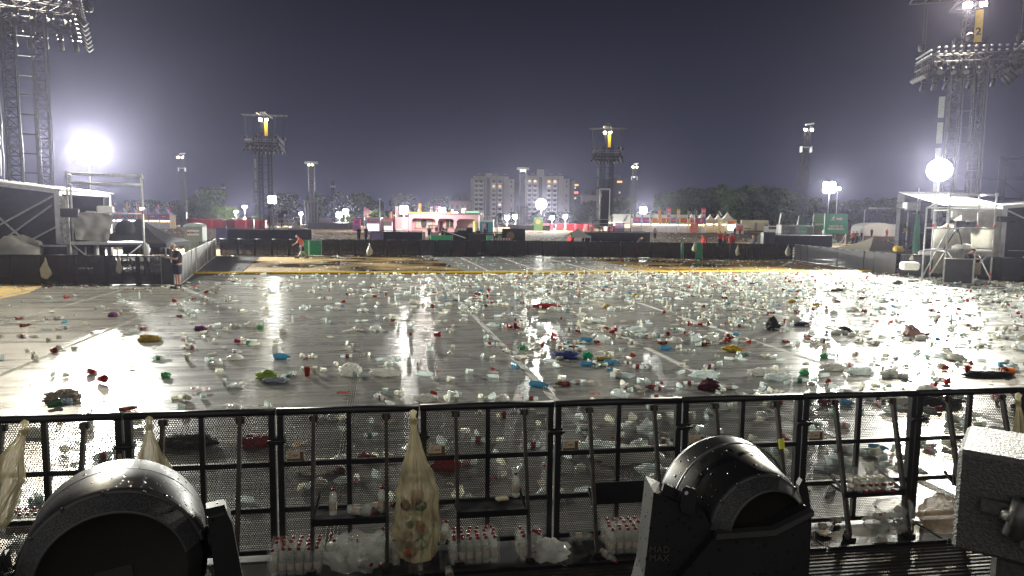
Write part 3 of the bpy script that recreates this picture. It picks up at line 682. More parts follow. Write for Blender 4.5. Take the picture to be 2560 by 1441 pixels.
plate('yoke_arm', [(2006,1200),(2018,1212),(2030,1290),(2016,1445),(1990,1445),(1998,1215)], 2.4, .03, wetd, t2)
text_m = mat('pale_print', (0.06,0.057,0.054), .6)
tx = text('arm_print', 'MAD\nMAX', .03, text_m, None, (0,0,0))
tx.parent = ya; tx.matrix_parent_inverse = Matrix.Identity(4)
bpy.context.view_layer.update()
tx.matrix_world = Matrix.Translation(P(1648,1385,2.096)) @ Euler((PI/2,0,0)).to_matrix().to_4x4()
base2 = MB(); base2.box(-.2,-.1,-.75,.2,.16,-.42)
# grey speckled lamp cover at the right edge
spm = mat('speckled_grey_wet_cover', (0.10,0.10,0.095), 0.5, var=.35, scale=90, bump=.5, bscale=120, rvar=.15)
g3 = P(2510,1250,2.15)
t3 = thing('lamp_case', 'grey speckled wet plastic case with a dark clamp at the right edge', 'stage light', g3, rad(-37))
MB().cbox(-.125,-.1,-.16,.3,.25,.165,.012).build('case_body', spm, t3)
MB().cbox(-.02,-.06,-.6,.2,.2,-.16,.015).build('case_foot', mat('dark_speckled_foot', (0.06,0.06,0.06), .5, var=.4, scale=70), t3)
cl = MB(); cl.box(-.055,-.125,-.01,.02,-.1,.03); cl.tube((.0,-.12,.0),(.09,-.14,-.02),.022,10); cl.tube((.03,-.13,-.06),(.05,-.13,.05),.03,12); cl.box(.05,-.14,-.09,.12,-.1,.06); cl.build('clamp', mat('clamp_metal',(0.13,0.13,0.13),.4,.5,var=.3,scale=50), t3)
# ================================================================== barrier rows across the field
m = bpy.data.materials.new('far_black_mesh'); t, N, L = nt(m)
out = N.new('ShaderNodeOutputMaterial'); b = N.new('ShaderNodeBsdfPrincipled'); tr = N.new('ShaderNodeBsdfTransparent'); mx = N.new('ShaderNodeMixShader')
tc = N.new('ShaderNodeTexCoord'); n1 = N.new('ShaderNodeTexNoise'); n1.inputs['Scale'].default_value = 4; L.new(tc.outputs['Object'], n1.inputs['Vector'])
rp = N.new('ShaderNodeValToRGB'); rp.color_ramp.elements[0].color = (.008,.008,.009,1); rp.color_ramp.elements[1].color = (.04,.04,.043,1); L.new(n1.outputs['Fac'], rp.inputs['Fac']); L.new(rp.outputs['Color'], b.inputs['Base Color'])
mx.inputs[0].default_value = .22; b.inputs['Roughness'].default_value = .45
L.new(b.outputs[0], mx.inputs[1]); L.new(tr.outputs[0], mx.inputs[2]); L.new(mx.outputs[0], out.inputs['Surface'])
FMESH = m
plyg = mat('worn_grey_board', (0.032,0.032,0.032), 0.45, var=.3, scale=3, rvar=.15)
def panel_proto(name, pm_, fm_, w_=1.2, h_=1.2, brace=True, shut=False):
    t_ = thing(name, 'x', 'crowd barrier')
    f = MB(); f.tube((0,0,h_),(w_,0,h_),.035,6)
    for x_ in (.03, w_-.03): f.box(x_-.04,-.03,0,x_+.04,.03,h_-.01)
    f.box(w_/2-.02,-.02,.05,w_/2+.02,.02,h_-.02)
    for z_ in (.06,.42,.8): f.box(.07,-.02,z_-.025,w_-.07,.02,z_+.025)
    f.build('frame', fm_, t_)
    p = MB(); p.box(.06,-.034,.06,w_-.06,-.026,h_-.02); p.build('mesh_panel', pm_, t_)
    if brace:
        for x_ in (.3,.9): MB().bar((x_,.03,h_-.05),(x_,.55,.03),.05).build('brace', fm_, t_)
    MB().box(.02,-.03,0,w_-.02,.6,.02).build('base_plate', fm_, t_)
    return t_
far0 = panel_proto('crowd_barrier', FMESH, M['black']); far0.location = (0,-60,0)
grey0 = panel_proto('board_barrier', plyg, M['steel'], brace=False); grey0.location = (4,-60,0)
used = set()
def frow(a, b_, group, labels, proto=None, jig=.02, flip=False, skip=(), w_=1.2):
    """row of barrier panels from a to b_, a thing each"""
    proto = proto or far0
    a, b_ = Vector((a[0],a[1],0)), Vector((b_[0],b_[1],0)); n = max(1, round((b_-a).length/w_)); d = (b_-a)/n; ang = math.atan2(d.y, d.x)
    for k in range(n):
        if k in skip: continue
        p = a + d*k
        if proto.name not in used: o = proto; used.add(proto.name)
        else: o = dup(proto)
        o.location = (p.x + R.uniform(-jig,jig), p.y + R.uniform(-jig,jig), 0)
        o.rotation_euler = (0,0,ang + R.uniform(-.02,.02)); o.scale = (d.length/1.2,1,1)
        o['label'] = labels if isinstance(labels, str) else labels[min(k, len(labels)-1)]; o['group'] = group
frow((-25.5,28.2), (-14.2,28.9), 'black barriers in front of the left scaffold', 'black mesh barrier in the row in front of the left scaffold and dark tent')
frow((-13.9,29.2), (-21.6,51.0), 'grey boarded barriers running back from the standing man', 'grey boarded barrier in the line running back behind the standing man', grey0)
frow((-21.4,51.3), (0,54.9), 'black barriers across the far end of the deck', 'black mesh barrier in the long far row, left of the deck lane', skip=(5,))
frow((0,54.9), (21.6,54.0), 'black barriers across the far end of the deck', 'black mesh barrier in the long far row, between the deck lane and the beige gazebo', skip=())
frow((21.6,53.6), (21.4,39.0), 'black barriers running towards the stage by the beige gazebo', 'black mesh barrier in the line running forward beside the beige gazebo')
frow((21.4,38.6), (31,32.4), 'black barriers in front of the right scaffold', 'black mesh barrier in the row in front of the right scaffold and dark-clothed man')
# grey boarded gate by the dark-clothed man
gt = dup(grey0, (G(2352,708).x, G(2352,708).y-.12, 0), (0,0,rad(-33)), (1.05,1,1.02), 'pale grey boarded panel left of the dark-clothed man', 'none'); del gt['group']
def gpanel(px0, px1, py0, py1, D, label, m_=None, name='green_gate', t_=.05):
    a, b_ = P(px0,py0,D), P(px1,py1,D); x0,x1 = a.x,b_.x; h = max(a.z,.3)
    g = thing(name, label, 'gate panel', (x0, D, 0))
    MB().cbox(0,0,.03,x1-x0,t_,h,.015).build('panel', m_ or M['green'], g)
    f = MB(); f.box(-.03,.0+t_,0,.03,t_+.04,h); f.box(x1-x0-.03,t_,0,x1-x0+.03,t_+.04,h); f.bar((0,t_+.02,h*.55),(x1-x0,t_+.02,h*.55),.05); f.build('frame', M['steel'], g)
gpanel(402,434,641,700,28.75,'pale grey boarded panel just left of the standing man',plyg,'grey_gate')
gpanel(752,770,600,646,50.6,'narrow green panel beside the walking man in red')
gpanel(772,803,602,640,52.6,'wide green panel right behind the walking man in red')
gpanel(1704,1708,608,646,54.1,'thin green panel edge in the long far barrier row')
gpanel(1741,1755,608,646,54.0,'green panel right of a pale hanging bag in the long far barrier row')
gpanel(1076,1131,588,600,60,'long low green screen in front of the pink house porch')
gpanel(1217,1252,589,604,62,'green screen behind a hooded figure')
# pale bin bags on the far rows
def small_bag(px, py0, py1, D, w_, label):
    p = P(px,py0,D); h = (P(px,py0,D)-P(px,py1,D)).z; mb = MB()
    prof = [(0,.06),(.2,.3),(.55,.85),(.8,1.0),(.95,.8),(1,.2)]
    def fn(a, c):
        for (a0,b0),(a1,b1) in zip(prof, prof[1:]):
            if c <= a1: r = b0+(b1-b0)*(c-a0)/(a1-a0); break
        th = 2*PI*a; r *= w_*(1+.45*nz3(math.cos(th)*1.5+px,math.sin(th)*1.5,c*4))
        return (math.cos(th)*r+.3*w_*nz3(c*3,px,1)*c, math.sin(th)*r*.5, -h*c)
    mb.grid(fn, 14, 10); tag(mb.build('hanging_bin_bag', BAGF2, None, p), label, 'bin bag', 'pale bin bags tied to the barrier')
BAGF2 = mat('pale_bin_bag', (0.50,0.48,0.38), .35, var=.15, transl=.3, bump=.5)
small_bag(924,609,640,51.5,.22,'pale bin bag on the far barrier row right of the green gate panels')
small_bag(1737,604,630,53.2,.2,'pale bin bag on the far barrier row beside a green panel')
small_bag(1845,611,640,53.0,.16,'narrow pale bin bag on the far barrier row below the tent with pagoda roofs')
small_bag(1971,612,641,52.9,.22,'pale bin bag on the far barrier row near its right end')
small_bag(113,644,698,28.0,.2,'pale bin bag on the left barrier row below the dark tent')
small_bag(297,640,685,28.6,.15,'grey bin bag on the left barrier row below the scaffold')
small_bag(2280,636,652,37.5,.1,'pale rag of plastic on the right barrier row below the scaffold')

# ================================================================== scaffolds with cameras
def scaffold(name, label, loc, rz, w_, d_, h_, levels, deckz, red=True):
    t_ = thing(name, label, 'scaffold', loc, rz)
    for x_ in (0, w_):
        for y_ in (0, d_):
            p = MB(); p.tube((x_,y_,0),(x_,y_,h_),.042,8); p.tube((x_,y_,h_-.12),(x_,y_,h_+.03),.075,10)
            po = p.build('post', M['steel'], t_)
            if red: MB().tube((x_,y_,.35),(x_,y_,.5),.046,8).tube((x_,y_,h_*.62),(x_,y_,h_*.62+.14),.046,8).build('red_band', M['red'], po)
    r = MB()
    for z in levels:
        r.tube((0,0,z),(w_,0,z),.036,6); r.tube((0,d_,z),(w_,d_,z),.036,6); r.tube((0,0,z),(0,d_,z),.036,6); r.tube((w_,0,z),(w_,d_,z),.036,6)
    r.build('rails', M['steel'], t_)
    d = MB(); d.box(-.02,-.02,deckz-.1,w_+.02,d_+.02,deckz); d.build('platform', M['alu'], t_)
    b_ = MB(); b_.tube((w_-.1,0,deckz-.1),(w_*.55,-.0,.45),.034,6); b_.tube((.1,.05,deckz-.1),(w_*.45,.05,.3),.034,6); b_.tube((0,0,deckz),(0,d_,.2),.034,6); b_.tube((w_,0,.2),(w_,d_,deckz),.034,6); b_.build('braces', M['steel'], t_)
    return t_
gL = G(172,690); sL = P(176,640,31.5)
s1 = scaffold('camera_scaffold', 'scaffold tower with a grey tarpaulin, at the left below the light tower', (sL.x, 31.5, 0), rad(27), 2.95, 1.5, 4.75, (2.95, 4.3, 4.72), 1.62)
def sheet(parent, a, b_, c, d, m_, name, t_=.015, wav=.06, n=18, seed=0):
    """hanging cloth: a b along the top, d c along the bottom, with soft folds"""
    a, b_, c, d = map(Vector, (a,b_,c,d)); nn = (b_-a).cross(d-a).normalized(); mb = MB()
    fn = lambda s_: lambda u_, v_: tuple(a.lerp(b_,u_).lerp(d.lerp(c,u_), v_) + nn*(wav*(.6*math.sin(u_*13+seed+v_*2)*v_ + 1.1*nz3(u_*5+seed, v_*4, seed)) + s_))
    mb.grid(fn(0), n, n); mb.grid(fn(t_), n, n)
    return mb.build(name, m_, parent)
sheet(s1, (.12,-.06,2.93),(1.78,-.06,2.9),(1.5,-.08,1.62),(.25,-.08,1.75), M['tarp'], 'tarpaulin', seed=2)
cas = blob(.42,.3,.42,.15,31).build('black_hanging_bag', M['blackcloth'], s1, (2.2,.5,1.98))
sheet(s1, (.95,-.2,.78),(2.05,-.2,.8),(2.05,-.25,.1),(.8,-.25,.0), M['beige'], 'beige_skirt', seed=6)
ped = MB(); ped.tube((.95,1.2,1.7),(.95,1.2,2.9),.12,10); ped.tube((.95,1.2,0),(.95,1.2,1.6),.1,10); ped.build('camera_column', M['white'], s1)
mb = MB(); mb.cbox(1.05,.6,2.95,1.75,1.2,3.3,.06); mb.cbox(.6,.8,2.95,1.0,1.1,3.05,.03); mb.build('covered_camera', M['white'], s1)
mb = MB(); mb.cbox(-.3,-.1,2.75,.42,.2,3.15,.04); mb.box(-.2,-.12,2.9,.3,-.1,3.0); mb.build('speaker_box', M['black'], s1)
def lift(parent, x, y, z, s_): pass

sR = P(2371,640,35)
s2 = scaffold('camera_scaffold', 'scaffold tower with a broadcast camera on a tripod, at the right', (sR.x, 35.2, 0), rad(-9), 2.12, 1.7, 4.42, (2.7, 3.6, 4.38), 1.62)
tri = thing('broadcast_camera', 'large black broadcast camera on a tripod standing on the right scaffold', 'camera', s2.matrix_world.to_translation() if False else (sR.x+.75, 35.6, 1.62))
mb = MB()
for a_ in (.5, 2.6, 4.7): mb.tube((.1*math.cos(a_),.1*math.sin(a_),.95),(.55*math.cos(a_),.5*math.sin(a_),0),.035,6)
mb.tube((0,0,.85),(0,0,1.12),.07,8); mb.build('tripod', M['black'], tri)
mb = MB(); mb.cbox(-.18,-.16,1.12,.32,.16,1.45,.03); mb.build('camera_body', M['black'], tri)
mb = MB(); mb.tube((.3,0,1.3),(.75,0,1.28),.15,12); mb.box(.7,-.2,1.14,.82,.2,1.44); mb.build('lens', M['black'], tri)
mb = MB(); mb.cbox(-.5,-.12,1.3,-.24,.12,1.48,.03); mb.tube((-.2,0,1.2),(-.62,-.3,1.0),.018,6); mb.build('viewfinder', M['black'], tri)
MB().cbox(-.4,-.1,1.62,-.12,.02,1.92,.02).build('camera_sign', M['white'], tri)
sheet(s2, (.05,1.66,2.55),(1.3,1.66,3.35),(1.35,1.66,.3),(.1,1.66,.3), M['tarp'], 'back_tarpaulin', seed=11)
sheet(s2, (1.05,-.05,2.7),(2.1,-.05,2.7),(2.0,-.08,1.72),(1.1,-.08,1.75), M['tarp'], 'tarpaulin', seed=4, wav=.03)
sheet(s2, (.55,-.05,1.62),(1.15,-.05,1.62),(1.0,-.05,.2),(.6,-.05,.1), M['tarp'], 'hanging_cover', seed=14)
o = blob(.55,.3,.18,.3,41).build('cloth_cover', M['tent'], s2, (.95,.3,1.62)); 
o = blob(.5,.3,.2,.3,45).build('cloth_cover', M['tent'], s2, (.6,-.1,.5))
lf = MB(); lf.tube((-1.0,.1,0),(-1.0,.1,3.7),.042,8); lf.tube((-1.0,.1,3.65),(0,0,4.38),.045,6); lf.tube((-1,.1,2.7),(0,0,2.7),.036,6); lf.tube((-1,.1,1.6),(0,0,1.6),.036,6); lf.tube((-1,.1,.2),(0,0,2.6),.034,6); lf.tube((-1,.1,3.7),(2.1,.1,3.72),.034,6); lf.build('side_bay', M['steel'], s2)
mb = MB(); mb.cbox(.2,-.25,.42,1.55,-.2,1.0,.01); mb.build('cardboard_screen', mat('worn_cardboard',(0.3,0.24,0.17),.7,var=.15), s2)
mb = MB(); mb.cbox(-2.0,-.1,.55,-1.2,.5,.95,.08); mb.build('equipment_case', M['tent'], s2)

# ================================================================== stage wing tents
def wingtent(name, label, loc, rz, w_, d_, h0, h1, roofm, side, mirror=1):
    """open marquee: pale frame, dark side cloth with cross braces, pitched roof; local x away from the deck"""
    t_ = thing(name, label, 'marquee', loc, rz); s_ = mirror
    fr_ = MB()
    for y_ in (0, d_):
        fr_.box(s_*0-.12,y_-.1,0,s_*0+.12,y_+.1,h0); fr_.bar((0,y_,h0),(s_*w_,y_,h1),.22,.16)
    fr_.bar((0,0,h0),(0,d_,h0),.2); fr_.build('frame', M['alu'], t_)
    r_ = MB(); r_.slab((-s_*.25,-.2,h0+.12),(s_*w_,-.2,h1+.12),(s_*w_,d_+.2,h1+.12),(-s_*.25,d_+.2,h0+.12),.07*s_); r_.build('roof', roofm, t_)
    b_ = MB(); b_.bar((s_*.4,.35,h0*.95),(s_*w_*.9,.35,.35),.07); b_.bar((s_*.6,.33,.5),(s_*w_*.55,.33,h0*.95),.07); b_.build('cross_brace', M['steel'], t_)
    mb = MB(); mb.quad((s_*.15,d_-.2,.02),(s_*w_,d_-.2,.02),(s_*w_,d_-.2,h1),(s_*.15,d_-.2,h0)); mb.build('back_cloth', side, t_)
    mb = MB(); mb.quad((s_*.1,.6,.02),(s_*w_,.6,.02),(s_*w_,.6,h1-.05),(s_*.1,.6,h0-.05)); mb.build('side_cloth', side, t_)
    return t_
wl = P(152,640,33)
wt1 = wingtent('side_marquee', 'dark-sided marquee with pale sloping roof edge and white cross braces, at the left edge', (wl.x, 33, 0), rad(6), 7, 5, 3.92, 4.75, M['tent'], M['greycloth'], -1)
MB().bar((-.55,.5,3.3),(-2.9,.5,1.55),.07).bar((-2.0,.5,1.4),(-.25,.5,2.35),.07).build('tie', M['steel'], wt1)
sheet(wt1, (.1,-.15,3.75),(.55,-.15,3.7),(.6,-.15,.3),(.12,-.15,.25), mat('crinkled_silver_plastic',(.6,.6,.58),.2,var=.4,scale=8,bump=1,bscale=14), 'plastic_curtain', wav=.12, seed=3)
wr = P(2486,640,39)
wt2 = wingtent('side_marquee', 'marquee with bright white roof and pale curtain, at the right edge', (wr.x-.0, 38.5, 0), rad(-8), 8, 6, 3.85, 4.6, M['tent'], M['greycloth'], 1)
sheet(wt2, (-2.9,.0,3.75),(0,-.05,3.75),(0,-.1,.4),(-2.9,-.1,.4), M['tarp'], 'curtain', wav=.14, n=30, seed=8)
MB().slab((-3.2,-.2,3.95),(-.2,-.2,3.97),(-.2,6,4.9),(-3.2,6,4.9),.05).build('side_roof', M['tent'], wt2)
mb = MB(); mb.cbox(-.5,-.6,3.05,.35,-.2,3.35,.04); mb.build('speaker_box', M['black'], wt2)
rl = MB()
for z_ in (.9,1.5): rl.tube((.2,-.3,z_),(5,-.3,z_),.03,6)
rl.tube((2.8,-.3,0),(2.8,-.3,1.5),.03,6); rl.build('railing', M['steel'], wt2)
tc_ = P(30,600,31)
o = blob(1.05,.9,.85,.22,51,24,14,1.6,fold=.1).build('covered_equipment', M['tarp'], None, (tc_.x, 31.3, .55)); tag(o, 'equipment under a pale grey sheet at the left edge', 'covered equipment')
fc = MB()
fcx = P(100,630,31.5)
t_ = thing('flight_case', 'long black flight case under the dark marquee at the left', 'flight case', (fcx.x, 31.6, 0))
mb = MB(); mb.cbox(-1.1,0,.15,1.15,.8,1.5,.02); mb.build('case_body', M['greycloth'], t_)
mb = MB(); mb.box(-1.12,-.01,1.42,1.17,.0,1.5); mb.box(-.02,-.01,.15,.02,0,1.42); mb.build('case_edge', M['steel'], t_)

def gazebo(label, px, D, wid, z0, z1, m_, dep=None, rz=0, legs=True, name='gazebo', group=None):
    p = P(px, 600, D); dep = dep or wid
    t_ = thing(name, label, 'gazebo', (p.x, D, 0), rz, group)
    w2, d2 = wid/2, dep/2; mb = MB(); n = 10
    cs = [(-w2,-d2),(w2,-d2),(w2,d2),(-w2,d2)]
    for i in range(4):
        (ax,ay),(bx,by) = cs[i], cs[(i+1)%4]
        def fn(u_, v_):
            x, y = ax+(bx-ax)*u_, ay+(by-ay)*u_; k = 1-v_
            sag = -.10*(z1-z0)*math.sin(PI*v_)*1.3
            return (x*k, y*k, z0+(z1-z0)*v_+sag)
        mb.grid(fn, n, n)
        mb.add([(ax,ay,z0),(bx,by,z0),(bx,by,z0-.22),(ax,ay,z0-.22)], [(0,1,2,3)])
    mb.build('canopy', m_, t_)
    if legs:
        for x, y in cs: MB().box(x*.97-.03,y*.97-.03,0,x*.97+.03,y*.97+.03,z0).build('leg', M['steel'], t_)
    return t_
gazebo('black pop-up gazebo behind the standing man', 350, 38, 4.0, 1.45, 2.72, M['greycloth'], 4.0, rad(8))
gazebo('lower black gazebo canopy behind the left scaffold', 305, 45, 3.4, 1.3, 1.9, M['greycloth'], 3, rad(0))
gazebo('low beige gazebo canopy behind the barrier corner at right', 2183, 48, 3.7, 1.12, 1.95, M['beige'], 3.6, rad(14))
gazebo('small white gazebo with side wall behind the far barrier row', 1443, 86, 2.7, .95, 1.95, M['tent'], 2.7, rad(10))
gazebo('small white gazebo beside the left speaker tower', 742, 95, 2.2, 1.3, 1.95, M['tent'], 2.2, rad(20))
# dark clutter under the black gazebo: tables with gear
def table(px, D, w_, label):
    p = P(px,600,D); t_ = thing('gear_table', label, 'equipment table', (p.x, D, 0))
    MB().box(-w_/2,-.3,.85,w_/2,.3,.9).build('tabletop', M['black'], t_)
    for x in (-w_/2+.05,w_/2-.05):
        for y in (-.25,.25): MB().box(x-.02,y-.02,0,x+.02,y+.02,.85).build('leg', M['steel'], t_)
    mb = MB(); mb.cbox(-w_/2+.1,-.25,.9,.1,.2,1.3,.02); mb.cbox(.2,-.2,.9,w_/2-.1,.15,1.15,.02); mb.build('mixing_desk', M['darksteel'], t_)
table(345, 36.5, 1.6, 'table with black mixing gear under the black gazebo')
table(400, 36.8, 1.3, 'table with small black devices under the right of the black gazebo')
o = blob(.16,.13,.36,.3,61).build('white_plastic_bag', M['white'], None, (P(366,620,34).x, 34, .95)); tag(o, 'small white bag hanging on gear in front of the black gazebo', 'bag')
# portable toilet
def toilet(name, label, loc, rz, body, door, w_=1.1, h_=2.3, group=None, txt=None, roofm=None):
    t_ = thing(name, label, 'portable toilet', loc, rz, group)
    mb = MB(); mb.cbox(-w_/2,-w_/2,.1,w_/2,w_/2,h_*.9,.03); mb.cbox(-w_/2-.02,-w_/2-.02,0,w_/2+.02,w_/2+.02,.12,.01); mb.build('cabin', body, t_)
    mb = MB(); n = 8
    pr_ = [(-w_/2-.03,h_*.9)] + [(-w_/2*math.cos(PI*i/n)*1.02, h_*.9+h_*.1*math.sin(PI*i/n)) for i in range(n+1)] + [(w_/2+.03,h_*.9)]
    mb.prism(pr_, -w_/2-.03, w_/2+.03); mb.build('roof', roofm or body, t_)
    dm = MB(); dm.cbox(-w_/2+.1,-w_/2-.025,.2,w_/2-.1,-w_/2,h_*.86,.01)
    for k in range(5): dm.box(-w_/2+.16,-w_/2-.035,h_*.7+k*.07,w_/2-.16,-w_/2-.02,h_*.7+k*.07+.03)
    do = dm.build('door', door, t_)
    MB().box(w_/2-.2,-w_/2-.05,1.0,w_/2-.16,-w_/2-.02,1.12).build('handle', M['black'], do)
    return t_
tm = mat('grey_green_plastic', (0.30,0.36,0.34), .5, var=.06)
tp = P(489,600,48)
t_ = toilet('portable_toilet', 'grey-green portable toilet with white name plate behind the standing man', (tp.x,48,0), rad(10), tm, tm, 1.2, 2.38, None, roofm=mat('pale_roof_plastic',(.55,.62,.6),.4,transl=.2))
MB().box(-.36,-.66,1.55,.40,-.635,1.92).build('name_plate', M['white'], t_)
text('name_text', 'SEBACH', .17, mat('plate_ink',(.03,.03,.03),.5), t_, (.1,-.668,1.73), bold=True)
mb = MB(); mb.prism([(-.34,1.66),(-.22,1.66),(-.22,1.76),(-.28,1.83),(-.34,1.76)], -.668, -.662); mb.build('plate_emblem', M['red'], t_)
for i,(px,D) in enumerate(((520,166),(549,167),(580,168),(604,166),(624,168),(652,167),(543,170),(590,171),(500,166),(484,167))):
    p = P(px,570,D); k = 1 if i < 6 else 1
    if i == 0: rt = toilet('portable_toilet', 'red portable toilet in the far left row beyond the field', (p.x,D,0), rad(12), M['red'], mat('dark_red_plastic',(.3,.012,.02),.4), 2.3, 2.15, 'red portable toilets in the far rows')
    else: dup(rt, (p.x,D,0), (0,0,rad(R.uniform(-5,25))), label='red portable toilet in the far left row beyond the field')
for px,D in ((1352,190),(1373,189),(1398,190),(1422,190),(1446,189),(1472,190),(1358,192),(1433,193)):
    p = P(px,572,D); dup(rt, (p.x,D,0), (0,0,rad(R.uniform(-5,25))), (.85,.85,.82), label='red portable toilet in the row below the right apartment block')
p = P(1527,572,172); dup(rt, (p.x,172,0), (0,0,.1), .75, label='red portable toilet standing alone left of the purple stall front')

# ================================================================== speaker and light towers
lampw = emat('lit_work_lamp', (1.0,0.86,0.55), 45)
def worklamp(t_, x, y, z, watts=0, r=.16):
    h = MB(); h.cbox(x-r,y-.1,z-r*.8,x+r,y+.15,z+r*.8,.03); ho = h.build('work_lamp', M['darksteel'], t_)
    MB().cbox(x-r*.85,y-.13,z-r*.65,x+r*.85,y-.105,z+r*.65,.01).build('lens', lampw, ho)
    if watts:
        big = watts > 2000
        ld = bpy.data.lights.new('work_lamp', 'SPOT' if big else 'POINT'); ld.energy = watts; ld.color = (1,.9,.7); ld.shadow_soft_size = .12
        lo = bpy.data.objects.new('work_lamp', ld); C.objects.link(lo)
        lo.location = Matrix.Rotation(t_.rotation_euler.z,3,'Z') @ Vector((x, y-.45, z-.1)) + t_.location
        if big:
            ld.spot_size = rad(110); ld.spot_blend = .8; lo.rotation_euler = (Vector((t_.location.x*.15,13,0)) - lo.location).to_track_quat('-Z','Y').to_euler()
def bigtower(label, px, D, h_, rz, arms=3.1, watts=250, num=None, left=False, group='tall speaker towers with lamp rings'):
    p = P(px,560,D)
    t_ = thing('speaker_tower', label, 'speaker tower', (p.x, D, 0), rz, group)
    ms = MB(); w_ = 1.75
    for sx_ in (-1,1):
        truss(ms, (sx_*w_/2*.72,0,0), (sx_*w_/2*.72,0,h_*.82), .55, 30, .042, 4, 0, .026)
    for z in range(1, int(h_*.8)): ms.box(-w_/2*.5,-.05,z-.03,w_/2*.5,.05,z+.03)
    truss(ms, (0,0,h_*.8),(0,0,h_*.97), .8, 6, .04, 4, 0, .025); ms.build('mast', M['truss'], t_)
    for x in (-w_*.62,-w_*.15,w_*.3,w_*.6):
        MB().path([(x+R.uniform(-.03,.03),-.42,z*h_*.74/14) for z in range(15)], .03, 5).build('cable', M['darksteel'], t_)
    ld_ = MB(); x_ = -w_*.78
    for q in range(int(h_*.5/1.6)):
        z = 3.2+q*1.6; ld_.box(x_-.16,-.3,z,x_+.16,-.26,z+1.3)
    ld_.build('ladder_guard', mat('pale_ladder_guard',(.3,.32,.3),.5), t_)
    zt = h_*.965
    hf = MB()
    for a_ in (0, PI/2): 
        M_ = Matrix.Rotation(a_,3,'Z')
        for o_ in (-.55,.55):
            hf.bar(M_ @ Vector((-arms,o_,zt)), M_ @ Vector((arms,o_,zt)), .13, .13); 
        for k in range(9): xx = -arms+arms*2*k/8; hf.bar(M_ @ Vector((xx,-.55,zt)), M_ @ Vector((xx,.55,zt)), .07)
    for x in (-.4,.4): hf.tube((x,0,zt),(x,0,h_),.05,6)
    hf.tube((-.4,0,h_),(.4,0,h_),.12,8); hf.build('head_frame', M['truss'], t_)
    zr = h_*.73
    for i in range(6):
        a_ = 2*PI*i/6+.3; cx_, cy_ = math.cos(a_)*arms*.85, math.sin(a_)*arms*.85
        MB().tube((cx_,cy_,zt),(cx_,cy_,zr+1.0),.022,4).build('chain', M['darksteel'], t_)
        mo = MB(); mo.lathe([(.05,.0),(.2,.05),(.24,.3),(.12,.45),(.03,.5)], 8, 0, Matrix.Translation((cx_,cy_,zr+.8))); mo.build('hoist', M['darksteel'], t_)
    tx_ = Vector((math.cos(rad(90)), math.sin(rad(90)), 0))
    for i in range(4):
        a_ = PI/4 + i*PI/2; a2 = a_ + PI/2; r_ = arms*.98
        A, B = Vector((math.cos(a_)*r_, math.sin(a_)*r_, zr)), Vector((math.cos(a2)*r_, math.sin(a2)*r_, zr)); A.z += .35*(i%2); B.z -= .1
        rg = MB(); truss(rg, A, B, .42, 9, .035, 4, 0, .022); ro = rg.build('ring_truss', M['truss'], t_)
        for k in range(7):
            c = A.lerp(B, (k+.5)/7); d_ = Vector((math.cos((a_+a2)/2), math.sin((a_+a2)/2), 0))
            sp_ = MB(); sp_.box(-.14,-.12,-.12,.14,.12,.12,0,Matrix.Translation(c-Vector((0,0,.35)))); q_ = c-Vector((0,0,.5)); sp_.tube(q_, q_ + d_*.42 - Vector((0,0,.42)), .12, 8, 0, .16)
            sp_.build('spotlight', M['darksteel'], t_)
        bl = MB()
        for k in range(12):
            for zz in (.35,.62):
                c = A.lerp(B,(k+.5)/12) + Vector((math.cos((a_+a2)/2), math.sin((a_+a2)/2), 0))*.15 + Vector((0,0,zz))
                bl.lathe([(.02,-.06),(.10,.0),(.07,.05),(.01,.07)], 6, 0, Matrix.Translation(c))
        bl.build('blinder_row', mat('lamp_glass',(.3,.3,.32),.25,.4), t_)
    fl = MB()
    for s_ in (-1,1): fl.path([(s_*(.6+.9*math.sin(PI*k/8)), -.4, zr-.9+1.4*abs(k/8-.5)) for k in range(9)], .05, 6)
    fl.build('cable_loop', M['darksteel'], t_)
    worklamp(t_, -.42,-.55,h_*.925,watts,.26); worklamp(t_, .42,-.55,h_*.925,0,.22)
    sg = MB(); sg.box(.08,-.5,h_*.80,.5,-.47,h_*.91); so = sg.build('number_board', M['yellow'], t_)
    if num: text('number', num, .62, M['black'], so, (.29,-.51,h_*.835), bold=True)
    return t_
bigtower('tall speaker tower with number board, rising behind the right scaffold', 2392, 45, 17.6, rad(-20), 3.4, 20000, '2')
bigtower('tall dark tower rising behind the left marquee, cut by the top edge', 84, 37, 17.8, rad(28), 3.6, 18000)
bigtower('speaker tower left of the pink house, taller than its two neighbours', 667, 100, 17.6, rad(8), 3.0, 450)
bigtower('speaker tower right of the apartment blocks with a work platform at its foot', 1514, 110, 17.6, rad(-10), 2.85, 450)
